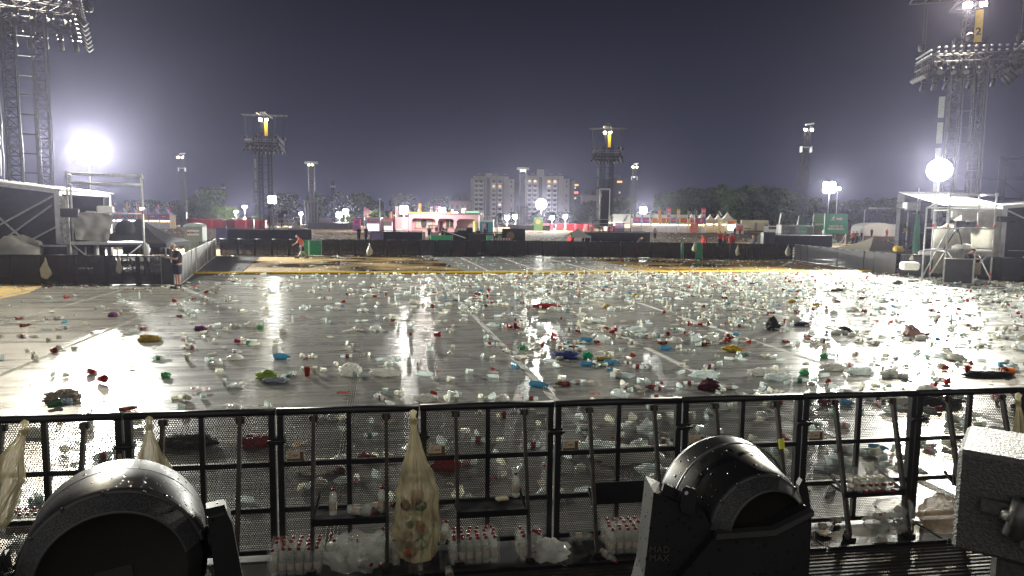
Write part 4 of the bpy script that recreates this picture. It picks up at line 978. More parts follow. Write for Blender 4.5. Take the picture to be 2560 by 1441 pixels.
def slimtower(label, px, D, h_, lean=0, stack=None, top='bar', rz=0, guys=True):
    p = P(px,560,D); t_ = thing('delay_tower', label, 'speaker tower', (p.x,D,0), rz, 'slim far speaker towers')
    ms = MB(); truss(ms, (0,0,0),(lean,0,h_*.95), .85, 20, .06, 4, 0, .035); truss(ms, (.25,.1,0),(lean+.1,.1,h_*.72), .9, 16, .06, 4, 0, .035); ms.build('mast', M['truss'], t_)
    MB().path([(-.5+lean*k/12,-.5,.8+k*h_*.06) for k in range(12)], .05, 5).build('cable', M['truss'], t_)
    hf = MB()
    if top == 'bar':
        truss(hf, (lean-1.7,0,h_*.98),(lean+1.7,0,h_*.98), .45, 6, .06, 4, 0, .04)
        for x in (-.9,.9): hf.tube((lean+x,0,h_*.96),(lean+x*.9,0,h_*.55),.025,4)
    else:
        hf.bar((lean-.3,-.2,h_*.99),(lean+.9,-.2,h_*1.0),.35,.2); hf.bar((lean+.1,0,h_*.93),(lean+.6,0,h_*.98),.12)
        hf.box(lean-.7,-.5,h_*.80,lean+.75,.5,h_*.80+.08)
        for x in (-.7,.75): hf.box(lean+x-.03,-.5,h_*.76,lean+x+.03,.5,h_*.81)
    hf.build('head_frame', M['alu'], t_)
    worklamp(t_, lean-.5,-.6,h_*.945,250,.24); worklamp(t_, lean+.45,-.6,h_*.945,0,.24)
    if stack:
        for k in range(stack):
            x = (k-(stack-1)/2)*.82; st = MB()
            for q in range(9): st.cbox(x-.38-.0,-.7+q*0,.9+q*.62,x+.38,-.1,.9+q*.62+.58,.03)
            st.build('speaker_column', M['black'], t_)
        MB().bar((-1.6,-.4,6.6),(1.6,-.4,6.6),.12).build('fly_bar', M['truss'], t_)
        for s_ in (-1,1): MB().tube((s_*1.65,-.5,0),(s_*1.35,-.5,6.5),.06,6).build('side_pole', M['steel'], t_)
        MB().cbox(-2.6,-1,0,2.6,1,.8,.03).build('base', plyg, t_)
    else:
        sp_ = MB(); sp_.prism([(-.75,0),(.55,0),(.75,3.6),(-.3,3.9)], -.9, -.4); sp_.build('speaker_column', M['black'], t_)
    if guys:
        gy = MB()
        for s_ in (-1,1):
            for q in (.55,.7): gy.tube((lean*.6,0,h_*q),(s_*(2.6+q),.5,0),.02,3)
        gy.build('guy_wire', M['darksteel'], t_)
    return t_
slimtower('slim tower with one bright lamp, left of the big dark tree', 462, 165, 17.2, -.25, None, 'cap', rad(6))
slimtower('flared speaker tower left of the pink house', 780, 187, 17.4, .1, 4, 'bar', 0, False)
slimtower('flared speaker tower between the two apartment blocks', 1306, 200, 17.4, 0, 4, 'bar', 0, False)
slimtower('slim tower beside the speaker tower with the work platform', 1581, 184, 17.6, .15, None, 'cap')
slimtower('slim guyed tower with two bright lamps, right of the tree row', 1996, 106, 17.5, .55, None, 'cap')
# big grey scaffold structure far right
p0, p1 = P(2492,500,60), P(2600,500,60)
t_ = thing('scaffold_tower', 'open grey scaffold structure against the sky at the right edge', 'scaffold', (p0.x,60,0))
mb = MB(); W_, H_ = 7.0, 8.6
for i in range(4):
    for y in (0,2.5): mb.tube((i*W_/3,y,0),(i*W_/3,y,H_),.06,6)
for k in range(6):
    z = H_*k/5
    for y in (0,2.5): mb.tube((0,y,z),(W_,y,z),.05,5)
mb.build('tubes', M['truss'], t_)
mb = MB()
for i in range(3):
    for k in range(0,5): mb.tube((i*W_/3,0,H_*(k+1)/5),((i+1)*W_/3,0,H_*k/5),.045,5)
mb.build('braces', M['truss'], t_)
# dark riser blocks (barriered islands) round the towers
def island(px0, px1, D, h_, label, end=None, m_=None):
    a, b_ = P(px0,600,D), P(px1,600,D); w_ = b_.x-a.x
    t_ = thing('tower_riser', label, 'fenced riser', (a.x,D,0))
    n = max(2,int(w_/1.2)); mb = MB()
    mb.box(0,0,0,w_,3,h_*.9); mb.build('skirt', m_ or M['blackcloth'], t_)
    r_ = MB(); r_.tube((0,-.05,h_),(w_,-.05,h_),.04,5)
    for k in range(n+1): r_.box(w_*k/n-.03,-.06,0,w_*k/n+.03,-.02,h_)
    for z in (.4*h_,.7*h_): r_.box(0,-.05,z-.02,w_,-.02,z+.02)
    r_.build('fence_rail', M['darksteel'], t_)
    if end:
        MB().cbox(w_,-.08,0,w_+end,.1,h_*.98,.02).build('end_panel', plyg, t_)
island(570,748,88,1.35,'dark fenced riser round the foot of the left speaker tower',1.6)
island(1455,1612,96,1.35,'dark fenced riser round the foot of the right speaker tower',.7)
island(955,1055,78,1.45,'dark fenced pen in front of the pink house porch')
island(770,870,170,1.6,'dark low fence at the foot of the flared tower left of the pink house',2)
island(1275,1375,180,1.6,'dark low fence at the foot of the flared tower between the apartment blocks')
island(1915,2080,84,1.5,'dark fenced riser round the foot of the slim guyed tower',None)
island(1165,1255,68,1.6,'dark equipment pen in front of the teal hut')
p = P(563,590,87); t_ = MB().cbox(-1.4,-.1,0,-.05,.1,1.45,.02).build('lilac_board', mat('lilac_board',(.25,.22,.42),.6), None, (p.x+.3,87,0)); tag(t_, 'lilac board panel at the left end of the left riser', 'board')
p = P(940,590,77); t_ = MB().cbox(-.75,-.1,0,.75,.1,1.4,.25).build('lilac_board', mat('lilac_board',(.25,.22,.42),.6), None, (p.x,77.5,0)); tag(t_, 'lilac rounded board at the left end of the pen before the pink house', 'board')
p = P(1912,590,80); t_ = thing('generator', 'pale grey generator box behind the man at the far barrier', 'generator', (p.x,80,0))
MB().cbox(-.3,-.5,.1,1.0,.5,1.75,.04).build('body', plyg, t_); MB().box(-.05,-.53,.4,.35,-.5,1.5).build('door', M['darksteel'], t_)
# work platform by the right big tower
wp = P(1478,560,104); s3 = scaffold('work_platform', 'white railed work platform beside the right speaker tower', (wp.x,104,0), 0, 3.2, 2, 3.4, (2.4,3.0), 2.0, False)
MB().box(1.1,0,3,1.2,.1,7.5).box(2.6,0,3,2.7,.1,7.5).box(1.1,0,7.4,2.7,.1,7.5).build('screen_post', M['white'], s3); MB().box(1.35,.02,2,2.5,.08,7.2).build('black_screen', M['black'], s3)
wp = P(684,560,92); s4 = scaffold('work_platform', 'white railed camera platform beside the left speaker tower', (wp.x,92,0), 0, 2.0, 1.6, 2.6, (1.9,2.5), 1.5, False)
mb = MB(); mb.cbox(.5,.3,2.7,1.3,.8,3.3,.05); mb.tube((.9,.5,1.5),(.9,.5,2.7),.08,6); mb.cbox(.9,.3,3.2,1.8,.7,3.7,.05); mb.build('covered_camera', M['greycloth'], s4)
# ================================================================== apartment blocks
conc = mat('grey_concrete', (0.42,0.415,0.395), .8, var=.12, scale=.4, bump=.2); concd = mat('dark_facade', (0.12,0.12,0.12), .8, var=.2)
brick = mat('dull_brick', (0.24,0.15,0.12), .8, var=.15); roofd = mat('dark_roof', (0.05,0.052,0.06), .7)
win_lit = emat('lit_room', (1.0,0.62,0.28), 1.1); win_white = emat('lit_room_white', (1.0,0.85,0.65), .8); winr = emat('red_obstacle_lamp', (1.0,0.15,0.1), 2.5)
wind = mat('dark_window', (0.09,0.09,0.09), .15)
def block(label, x0px, x1px, D, ytop, bays, lit, tower=None, floors=9, side_r=True, roof='dormer'):
    a, b_ = P(x0px,ytop,D), P(x1px,ytop,D); w_ = b_.x-a.x; h_ = (a.z+b_.z)/2
    t_ = thing('apartment_block', label, 'building', (a.x, D, 0))
    side_w = w_*.13
    mb = MB(); mb.box(0,0,0,w_*.06,12,h_); mb.box(w_-side_w,-.5,0,w_-.0,12,h_); mb.box(w_*.06,1.2,0,w_-side_w,12,h_+.8)
    cw = w_*.14; cx_ = w_*.36 if tower else w_*.4
    mb.box(cx_-cw*.5,-.2,0,cx_-cw*.28,1.2,h_+1); mb.box(cx_+cw*.28,-.2,0,cx_+cw*.5,1.2,h_+1)
    mb.build('wall', conc, t_)
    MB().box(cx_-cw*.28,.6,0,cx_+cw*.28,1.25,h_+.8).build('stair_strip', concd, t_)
    r_ = MB(); r_.box(w_*.06,0.2,h_+.8,w_-side_w,11,h_+1.6); r_.box(cx_-cw*.55,-.3,h_+1,cx_+cw*.55,6,h_+ (5.2 if tower else 3.2)); 
    for k in range(4): r_.bar((w_*(.15+.2*k),0,h_+2.6),(w_*(.22+.2*k),0,h_+2.6),.35)
    r_.build('roof', conc, t_)
    fh = (h_-2)/floors
    cols = [w_*.13, w_*.24, w_*.53, w_*.67] if not tower else [w_*.12, w_*.24, w_*.55, w_*.68]
    for ci, x in enumerate(cols):
        bw = w_*.085
        for f_ in range(floors):
            z = 1.5 + f_*fh
            bl = MB()
            bl.box(x-bw/2,-.55,z,x+bw/2,1.15,z+.18); bl.box(x-bw/2,-.6,z+.18,x+bw/2,-.5,z+1.0)
            bl.box(x-bw/2-.25,-.3,z+.18,x-bw/2-.05,1.1,z+1.6); bl.box(x+bw/2+.05,-.3,z+.18,x+bw/2+.25,1.1,z+1.6)
            bo = bl.build('balcony', mat('pale_balcony',(.72,.72,.69),.7), t_)
            lk = lit.get((ci, f_))
            MB().box(x-bw*.36,1.12,z+.3,x+bw*.36,1.19,z+2.3).build('window', {1:win_lit,2:win_white}.get(lk, wind), bo)
        MB().box(x+bw*.75,.9,1,x+bw*.75+.35,1.25,h_).build('downpipe', concd, t_)
    for f_ in range(floors):
        z = 2 + f_*fh; MB().box(w_-side_w*.6,-.56,z+.5,w_-side_w*.4,-.47,z+1.6).build('window', wind if f_%3 else mat('pale_blind',(.5,.5,.48),.6), t_)
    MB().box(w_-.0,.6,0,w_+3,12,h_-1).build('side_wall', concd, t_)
    return t_
block('left apartment block with rows of curved balconies and a few warm windows', 1177, 1286, 400, 448, 4, {(2,7):2,(3,7):1,(1,0):1,(3,3):2})
block('right apartment block with one row of orange lit balconies near its top', 1311, 1424, 410, 447, 4, {(0,8):2,(1,8):1,(2,8):1,(3,8):1,(2,7):2}, True)
def lowblock(label, x0, x1, D, ytop, m_, roofh, rows=2, n=4, ybase=None):
    a, b_ = P(x0,ytop,D), P(x1,ytop,D); w_ = b_.x-a.x; h_ = a.z
    t_ = thing('town_house', label, 'building', (a.x,D,0)); mb = MB(); mb.box(0,0,0,w_,10,h_); mb.box(-.3,-.3,h_,w_+.3,10.3,h_+.4); mb.build('wall', m_, t_)
    r_ = MB(); r_.add([(-.5,-.5,h_+.4),(w_+.5,-.5,h_+.4),(w_+.5,10.5,h_+.4),(-.5,10.5,h_+.4),(w_*.18,3,h_+roofh),(w_*.82,3,h_+roofh),(w_*.82,7,h_+roofh),(w_*.18,7,h_+roofh)],
        [(0,1,5,4),(1,2,6,5),(2,3,7,6),(3,0,4,7),(4,5,6,7)]); r_.build('roof', roofd, t_)
    for i in range(3): MB().box(w_*(.2+.3*i)-.5,-.2,h_+.9,w_*(.2+.3*i)+.5,2,h_+2).build('dormer', roofd, t_)
    for i in range(n):
        for j in range(rows):
            x = w_*(i+.5)/n; z = h_*(.35+.35*j); MB().box(x-.55,-.06,z,x+.55,.02,z+1.7).build('window', wind, t_)
    return t_
lowblock('dull brick house with dark roof left of the apartment blocks', 1124, 1176, 330, 505, brick, 3.6)
lowblock('pale house with dark roof right of the apartment blocks', 1455, 1506, 380, 490, mat('pale_render',(.33,.31,.28),.8), 3.8, 2, 5)
def darkblock(label, x0, x1, D, ytop, lamps):
    a, b_ = P(x0,ytop,D), P(x1,ytop,D); t_ = thing('dark_tower_block', label, 'building', (a.x,D,0)); w_ = b_.x-a.x; h_ = a.z
    MB().box(0,0,0,w_,14,h_).build('wall', mat('unlit_facade',(.035,.037,.045),.8), t_)
    MB().box(w_*.2,1,h_,w_*.6,8,h_+2).build('roof', roofd, t_)
    for i,(px,py,mm_,s_) in enumerate(lamps):
        q = P(px,py,D); MB().box(q.x-a.x-s_,-.08,q.z-.6,q.x-a.x+s_,-.01,q.z+.6).build('window', mm_, t_)
darkblock('unlit tower block with three red lamps, right of the apartment blocks', 1427, 1449, 430, 458, [(1432,482,winr,.6),(1437,482,winr,.6),(1443,482,winr,.6),(1438,496,win_white,.6),(1439,463,win_lit,1.8),(1438,470,win_white,.4)])
darkblock('unlit stepped tower block behind the slim tower', 1520, 1572, 440, 447, [(1549,455,win_lit,1.6),(1549,482,win_white,.5)])
# far masts on the skyline
for px, yt, D in ((557,455,420),(832,452,420)):
    p = P(px,yt,D); t_ = thing('radio_mast', 'faint thin mast on the skyline '+('above the big left tree' if px<600 else 'right of the flared tower'), 'mast', (p.x,D,0)); mb = MB(); truss(mb,(0,0,0),(0,0,p.z),1.2,14,.12,4,0,.07); mb.build('lattice', M['darksteel'], t_)
    MB().box(-1.2,-.3,p.z-4,1.2,.3,p.z-3).build('antenna', M['steel'], t_)

# ================================================================== trees
barkm = mat('bark', (0.06,0.045,0.03), .9, var=.3)
leafm = [mat('foliage_dark', (0.05,0.085,0.035), .6, var=.45, scale=1.5, transl=.25), mat('foliage', (0.08,0.125,0.05), .6, var=.5, scale=1.5, transl=.3), mat('foliage_light', (0.10,0.15,0.04), .6, var=.4, scale=1.5, transl=.35)]
def tree_proto(h_, wd, n, seed, shape='round', mats_=(0,1), leaf=.5):
    rr = random.Random(seed); t_ = thing('tree', 'x', 'tree', (0,-80,0)); tb = MB()
    tb.tube((0,0,0),(0,0,h_*.45),h_*.022,8,0,h_*.014)
    for k in range(7):
        a = rr.uniform(0,6.28); z = h_*rr.uniform(.25,.45); q = Vector((math.cos(a)*wd*rr.uniform(.2,.33), math.sin(a)*wd*rr.uniform(.2,.33), z+h_*rr.uniform(.15,.35)))
        tb.tube((0,0,z), q, h_*.011, 6, 0, h_*.004)
    tb.build('trunk', barkm, t_)
    cb = MB(); cl = []
    for k in range(34):
        if shape == 'round':
            a = rr.uniform(0,6.28); u_ = rr.uniform(-.9,1); r_ = math.sqrt(1-u_*u_)*rr.uniform(.4,1); cl.append((Vector((math.cos(a)*r_*wd*.42, math.sin(a)*r_*wd*.42, h_*(.60+.32*u_))), wd*rr.uniform(.10,.19)))
        else:
            z = rr.uniform(.15,.97); a = rr.uniform(0,6.28); r_ = wd*.42*min(1, 2.2*(1-z)**.7+.05)*rr.uniform(.3,1); cl.append((Vector((math.cos(a)*r_, math.sin(a)*r_, h_*z)), wd*rr.uniform(.09,.16)))
    for i in range(n):
        c, s_ = rr.choice(cl); d = Vector((rr.gauss(0,1),rr.gauss(0,1),rr.gauss(0,.8))).normalized()*s_*rr.uniform(.5,1.05); p = c + d
        l_ = leaf*rr.uniform(.6,1.3); e = Euler((rr.uniform(0,6),rr.uniform(0,6),rr.uniform(0,6))).to_matrix(); a, b_ = e @ Vector((l_,0,0)), e @ Vector((0,l_*.6,0))
        cb.add([p-a,p-b_,p+a,p+b_],[(0,1,2,3)], 0 if rr.random()<.55 else 1)
    cb.build('crown', [leafm[mats_[0]], leafm[mats_[1]]], t_)
    return t_
tA = tree_proto(14,11,5600,1,'round',(0,1),.6); tB = tree_proto(15,8,5600,2,'tall',(0,1),.55); tC = tree_proto(5,5,2600,3,'round',(1,2),.3); tD = tree_proto(15,9,5600,4,'tall',(0,0),.55)
tu = set()
def tree(px, D, ytop, proto, label, wid=1.0, group=None):
    p = P(px,ytop,D); h0 = {tA.name:13.6,tB.name:15,tC.name:4.9,tD.name:15}[proto.name]
    o = proto if proto.name not in tu else dup(proto); tu.add(proto.name); k = p.z/h0
    o.location = (p.x,D,0); o.scale = (k*wid,k*wid,k); o.rotation_euler = (0,0,R.uniform(0,6)); o['label'] = label
    if group: o['group'] = group
tree(525,235,470,tA,'large rounded dark tree left of the left speaker tower',1.15)
tree(492,240,490,tA,'smaller dark tree overlapping the left side of the large rounded tree',1.0)
tree(560,205,518,tC,'bright green bush lit by a lamp at the right foot of the large rounded tree',1.7)
tree(540,210,525,tC,'green bush at the foot of the large rounded tree',1.5)
tree(642,215,540,tC,'small lit bush between the left speaker tower and street lamp',1.2)
tree(872,230,535,tC,'green bush lit by the low lamps left of the pink house',1.5)
tree(938,220,528,tC,'green tree lit from behind the pink kiosk',1.6)
for i,px in enumerate((700,735,800,850,905,955,1000,1050,1095)):
    tree(px+R.uniform(-8,8),360,492+R.uniform(-10,14),(tA,tD)[i%2],'dim tree in the dark belt behind the pink house stalls',1.3,'dim trees in the dark belt behind the stalls')
for i,px in enumerate((1255,1290,1322)): tree(px,330,(535,531,540)[i],tC,('bush between the teal hut and the central speaker stack','bush lit by the low lamps beside the central speaker stack','bush just right of the central speaker stack')[i],1.6)
for i,px in enumerate((1345,1378,1408,1440)): tree(px,345,530-8*(i==3),tA,'dim tree in front of the right apartment block',1.3,'dim trees in front of the right apartment block')
for i,px in enumerate((1448,1482,1535,1562)): tree(px,290,(515,503,498,492)[i],tA,'dark tree behind the right speaker tower',1.25,'dark trees behind the right speaker tower')
tys = [(1648,497),(1672,489),(1700,482),(1728,478),(1752,480),(1778,478),(1806,472),(1834,480),(1862,474),(1886,470),(1910,472),(1935,478),(1962,480),(1988,490)]
for i,(px,yt) in enumerate(tys): tree(px,262+R.uniform(-8,8),yt-6,(tB,tD,tA)[(i*2)%3],'tall tree of the row behind the food stalls',(1.25 if i%2 else 1.1),'tall trees of the row behind the food stalls')
for i,px in enumerate((1545,1570,1590,1612)): tree(px,255,(538,532,536,530)[i],tC,'green bush lit behind the roof of the long white tent',1.5,'green bushes lit behind the roof of the long white tent')
for i,px in enumerate((1700,1735)): tree(px,240,(522,530)[i],tC,'green bush lit behind the stall banners',1.5,'green bushes lit behind the stall banners')
for i,px in enumerate((2030,2085,2130,2175,2220,2265)): tree(px,300,500+R.uniform(-6,10),(tA,tD)[i%2],'dim hazy tree behind the green exit sign',1.3,'dim hazy trees behind the green exit sign')
for i,px in enumerate((330,380,420,450)): tree(px,330,505+R.uniform(-6,6),tA,'dim tree behind the pointed stall roofs',1.3,'dim trees behind the pointed stall roofs')

# ================================================================== stalls, tents, flags
pal = dict(violet=mat('violet_fascia',(.22,.17,.42),.5), blue=mat('slate_fascia',(.20,.32,.42),.5), ochre=mat('ochre_fascia',(.62,.42,.10),.5), rose=mat('rose_fascia',(.75,.38,.36),.5), redsign=mat('red_sign',(.68,.05,.06),.5),
    cream=mat('cream_wall',(.7,.64,.5),.6), lilac=mat('lilac_wall',(.62,.52,.75),.6), canv=mat('canopy_lilac',(.34,.30,.46),.7,transl=.2), coun=mat('white_counter',(.72,.70,.74),.5), magenta=mat('magenta_sign',(.75,.10,.42),.5))
inner = emat('stall_light_strip', (1.0,.93,.85), 9); innerw = emat('warm_stall_lights', (1.0,.72,.35), 9)
signtxt = mat('sign_print', (.8,.45,.42), .5)
def stall(px, D, w_, fas, label, group, h_=3.3, peak=True, warm=False, top=.9, roofm=None):
    p = P(px,570,D); t_ = thing('food_stall', label, 'market stall', (p.x,D,0), 0, group)
    MB().box(-w_/2,0,0,w_/2,.1,1.25).build('counter', pal['coun'], t_)
    MB().box(-w_/2,2.4,0,w_/2,2.5,h_-.2).build('back_wall', pal['cream'] if warm else pal['coun'], t_)
    fa = MB().box(-w_/2,-.1,h_-top-.35,w_/2,.05,h_).build('fascia', fas, t_)
    sg = MB().box(-w_*.36,-.14,h_-top*.95,w_*.30,-.1,h_-top*.3).build('sign', pal['redsign'], fa)
    text('sign_word', 'FOOD', .34, signtxt, sg, (-w_*.03,-.15,h_-top*.62), bold=True)
    for x in (-w_/2+.04, w_/2-.04): MB().box(x-.04,-.05,0,x+.04,.05,h_).build('leg', M['white'], t_)
    if peak:
        mb = MB(); z0, z1 = h_-.15, h_+1.25
        for (ax,ay),(bx,by) in (((-w_/2,-.2),(w_/2,-.2)),((w_/2,-.2),(w_/2,2.6)),((w_/2,2.6),(-w_/2,2.6)),((-w_/2,2.6),(-w_/2,-.2))):
            mb.grid(lambda u_, v_: ((ax+(bx-ax)*u_)*(1-v_), (ay+(by-ay)*u_)*(1-v_)+1.2*v_, z0+(z1-z0)*(v_-.18*math.sin(PI*v_))), 4, 5)
        mb.build('canopy', roofm or pal['canv'], t_)
    st = MB()
    for i in range(4): st.box(-w_*.42+i*w_*.22,.3,h_-top-.75,-w_*.42+i*w_*.22+w_*.13,.36,h_-top-.5)
    st.build('lamp_strip', innerw if warm else inner, t_)
    return t_
gl = 'food stalls at the far left edge of the field'
for px, f_, wm, lb in ((246,'violet',0,'violet stall seen through the left scaffold'),(275,'violet',0,'violet stall behind the black bag hanging on the scaffold'),(303,'blue',0,'violet stall behind the scaffold post'),(329,'blue',0,'slate-blue stall above the black gazebo peak, left half'),(356,'ochre',0,'ochre stall above the black gazebo peak, right half'),(384,'violet',1,'violet stall with warm lights right of the ochre stall'),(412,'violet',1,'last violet stall of the left row beside the crimson flag')):
    stall(px,150,2.35,pal[f_],lb,gl,3.1,True,wm)
gr = 'food stalls at the far right edge of the field'
for px, f_, pk, wm, lb in ((1593,'violet',0,1,'violet stall half behind the slim tower speakers'),(1617,'violet',0,1,'violet stall left of the first ochre stall'),(1640,'ochre',0,0,'first ochre stall of the right row'),(1663,'ochre',0,0,'second ochre stall of the right row'),(1686,'blue',0,0,'slate-blue stall between two ochre stalls'),(1710,'ochre',0,0,'last ochre stall of the right row'),(1734,'rose',0,1,'pale rose stall with an orange front'),(1752,'violet',0,1,'violet stall right of the rose stall')):
    t_ = stall(px,175,2.25,pal[f_],lb,gr,3.7,False,wm,1.15)
    if f_ == 'rose': MB().box(-.9,-.25,.1,1.0,-.05,2.2).build('front_panel', mat('orange_red_front',(.75,.2,.13),.5), t_)
def pagoda(px, D, w_, label, h_=3.0, group=None, pk=1.9):
    p = P(px,570,D); t_ = thing('pagoda_tent', label, 'tent', (p.x,D,0), 0, group); mb = MB()
    for (ax,ay),(bx,by) in (((-1,-1),(1,-1)),((1,-1),(1,1)),((1,1),(-1,1)),((-1,1),(-1,-1))):
        mb.grid(lambda u_, v_: ((ax+(bx-ax)*u_)*w_/2*(1-v_), (ay+(by-ay)*u_)*w_/2*(1-v_), h_+pk*(v_-.2*math.sin(PI*v_))), 6, 6)
    mb.build('canopy', M['tent'], t_)
    mb = MB(); mb.box(-w_/2,-w_/2-.05,h_-.9,w_/2,-w_/2,h_); mb.build('valance', pal['cream'], t_)
    mb = MB(); mb.box(-w_/2,w_/2,0,w_/2,w_/2+.05,h_); mb.build('back_wall', pal['cream'], t_)
    for x in (-1,1):
        for y in (-1,1): MB().box(x*w_/2-.05,y*w_/2-.05,0,x*w_/2+.05,y*w_/2+.05,h_).build('leg', M['white'], t_)
    MB().box(-w_*.35,.2,h_-1.3,w_*.35,.3,h_-1.1).build('lamp_strip', innerw, t_)
for i,px in enumerate((1728,1751,1774,1794)): pagoda(px,178+i,2.2,'pale pagoda tent roof with steep peak behind the stalls',3.3,'pale pagoda tents right of the food stalls',1.5)
pagoda(1817,172,3.4,'largest pagoda tent, with a bright orange-lit counter',3.3,None,1.9)
p = P(1829,570,168); t_ = thing('kiosk', 'brightly lit kiosk with orange sign under the largest pagoda tent', 'kiosk', (p.x,168,0))
MB().box(-1,0,0,1.2,1.4,2.7).build('cabin', pal['cream'], t_); MB().box(-.95,-.06,2.3,.9,-.01,2.95).build('sign', M['orange'], t_); MB().box(-.9,-.05,.9,1.1,-.01,2.1).build('counter_light', emat('kiosk_glow',(1,.95,.85),6), t_)
p = P(1850,570,166); t_ = thing('kiosk', 'small orange-red kiosk left of the cream truck', 'kiosk', (p.x,166,0))
MB().box(-1,0,0,.9,1.4,2.4).build('cabin', pal['coun'], t_); MB().box(-.8,-.06,.7,.7,-.01,2.0).build('counter_front', mat('orange_red_front',(.75,.2,.13),.5), t_)
# long white tent with ridge
a, b_ = P(1519,570,190), P(1768,570,190); t_ = thing('long_tent', 'long white tent with ridged roof behind the right food stalls', 'tent', (a.x,190,0)); W_ = b_.x-a.x
mb = MB(); mb.slab((-.3,-.3,2.7),(W_,-.3,2.7),(W_,4,4.6),(1.6,4,4.6),.06); mb.slab((W_,8,2.7),(-.3,8,2.7),(1.6,4,4.6),(W_,4,4.6),.06); mb.build('roof', M['tent'], t_)
mb = MB()
for k in range(6): mb.bar((1.6+W_*k/6*.97,4,4.66),(-.3+W_*k/6,-.35,2.76),.1)
mb.build('roof_seam', M['steel'], t_)
mb = MB(); mb.box(0,7.9,0,W_,8,2.6); mb.box(-.05,0,0,0,8,2.6); mb.build('wall', M['tent'], t_)
MB().box(.1,-.1,2.3,W_,-.02,2.7).build('eave', M['white'], t_)
MB().add([(-.3,-.3,2.7),(1.6,4,4.6),(.2,8,2.7)],[(0,1,2)]).build('gable', pal['cream'], t_)
MB().box(.3,.3,2.1,5.8,.4,2.3).build('lamp_strip', innerw, t_)
p = P(1549,570,174); t_ = thing('ticket_booth', 'violet printed booth front below the long white tent', 'kiosk', (p.x,174,0))
MB().box(-1.2,0,0,1.2,1.5,2.3).build('cabin', pal['violet'], t_); MB().box(-1.1,-.05,.9,1.0,-.01,2.0).build('printed_front', pal['lilac'], t_)
p = P(1566,570,176); t_ = thing('counter_booth', 'cream lit counter right of the violet booth front', 'kiosk', (p.x,176,0))
MB().box(-.95,0,0,.95,1.5,2.4).build('cabin', pal['cream'], t_); MB().box(-.8,-.05,1.0,.8,-.01,2.0).build('counter_light', emat('dim_counter_glow',(1,.85,.5),1.4), t_)
def flag(px, D, y0, y1, w_, m_, label, word=None, group='tall banner flags above the stalls', lean=0, m2=None, tm_=None):
    a = P(px,y0,D); z0 = P(px,y1,D).z; t_ = thing('banner_flag', label, 'flag', (a.x,D,0), 0, group)
    MB().tube((0,0,0),(lean,0,a.z),.05,6).build('pole', M['steel'], t_)
    mb = MB(); n = 8
    def fn(u_, v_): return (.05+w_*u_+lean*v_, .08*math.sin(v_*7+u_*4+px), z0+(a.z-z0)*v_)
    mb.grid(fn, 3, n); mb.grid(lambda u_, v_: tuple(Vector(fn(u_,v_))+Vector((0,.03,0))), 3, n); c_ = mb.build('cloth', m_, t_)
    if m2: MB().box(.08,-.12,z0+(a.z-z0)*.1,.02+w_,-.1,z0+(a.z-z0)*.42).build('printed_patch', m2, c_)
    if word: text('flag_word', '\n'.join(word), (a.z-z0)/(len(word)*1.25), tm_ or M['white'], c_, (.05+w_/2,-.14,(z0+a.z)/2), bold=True)
    return t_
fr_, fp, fo, fv, fk = mat('crimson_flag',(.65,.06,.13),.6,transl=.3), mat('pink_flag',(.72,.3,.42),.6,transl=.3), mat('orange_flag',(.75,.42,.1),.6,transl=.3), mat('violet_flag',(.45,.38,.62),.6,transl=.3), mat('black_flag',(.03,.03,.035),.7)
ink = mat('flag_ink',(.6,.22,.08),.6)
flag(287,150,507,524,.25,fp,'narrow pink flag seen behind the left scaffold post')
flag(315,150,508,528,.38,fo,'narrow salmon-orange flag just right of the scaffold post')
flag(341,150,509,535,.6,fo,'orange flag with red letters above the ochre stall','FOOD',tm_=ink)
flag(366,150,511,537,.4,fv,'pale violet flag with dark letters right of the orange flag','AREA',tm_=fk)
flag(395,150,512,532,.2,fp,'thin pale pink tapered flag between the two warm-lit stalls')
flag(422,150,512,536,.28,fr_,'crimson flag at the right end of the left stall row')
flag(1646,172,525,550,.65,fo,'orange flag with white edge, the first from the left over the right stalls','FOOD',tm_=ink)
flag(1667,172,519,543,1.0,fr_,'crimson and violet flag between two orange flags','HM',m2=fv)
flag(1693,172,523,548,.7,fo,'yellow-orange flag left of the thin black letters flag','MU',tm_=M['white'])
flag(1720,172,525,547,.45,fk,'black flag with stacked white marks','OOO',tm_=M['white'])
flag(1738,172,522,545,.55,fk,'dark flag with white letters standing on end','IROOD',tm_=M['white'])
flag(1754,172,520,548,1.0,fr_,'crimson and violet flag over the rightmost stalls','HM',m2=fv)
flag(1626,172,528,548,.45,fk,'black flag with stacked marks left of the first orange flag','OOO',tm_=M['white'])
flag(1604,172,536,556,.4,fv,'white and violet flag under the glare of the lamp over the long tent')
flag(1802,172,528,540,.35,M['white'],'small white flag leaning beside the largest pagoda tent',lean=-.6)
flag(910,140,518,545,.28,fp,'pink flag pole left of the pink kiosk, taller of a pair')
flag(917,140,522,545,.28,fp,'pink flag pole left of the pink kiosk, shorter of a pair')
flag(975,140,530,546,.35,fo,'orange lettered flag left of the pink house roof','AB',tm_=ink)
flag(1047,145,509,535,.45,fo,'orange sail-shaped flag above the pink house roof')
flag(1076,146,517,540,.45,M['white'],'white lettered flag behind the pink house roof','OLA',tm_=fk)
flag(1090,146,515,540,.55,fp,'pale pink lettered flag beside the lamp behind the pink house','AREA',tm_=ink)
flag(1129,150,525,540,.35,M['white'],'narrow white flag left of the low lamp over the pink house')
flag(1155,150,521,541,.65,M['white'],'bright white flag above the right of the pink house roof')
flag(988,146,516,545,.6,M['white'],'bright white flag at the left edge of the roof lamp glare')
gf = P(2289,530,44); t_ = thing('feather_flag', 'drooping green feather flag on a pole beside the right scaffold', 'flag', (gf.x,44,0))
MB().tube((0,0,0),(.12,0,5.1),.035,6).build('pole', M['steel'], t_)
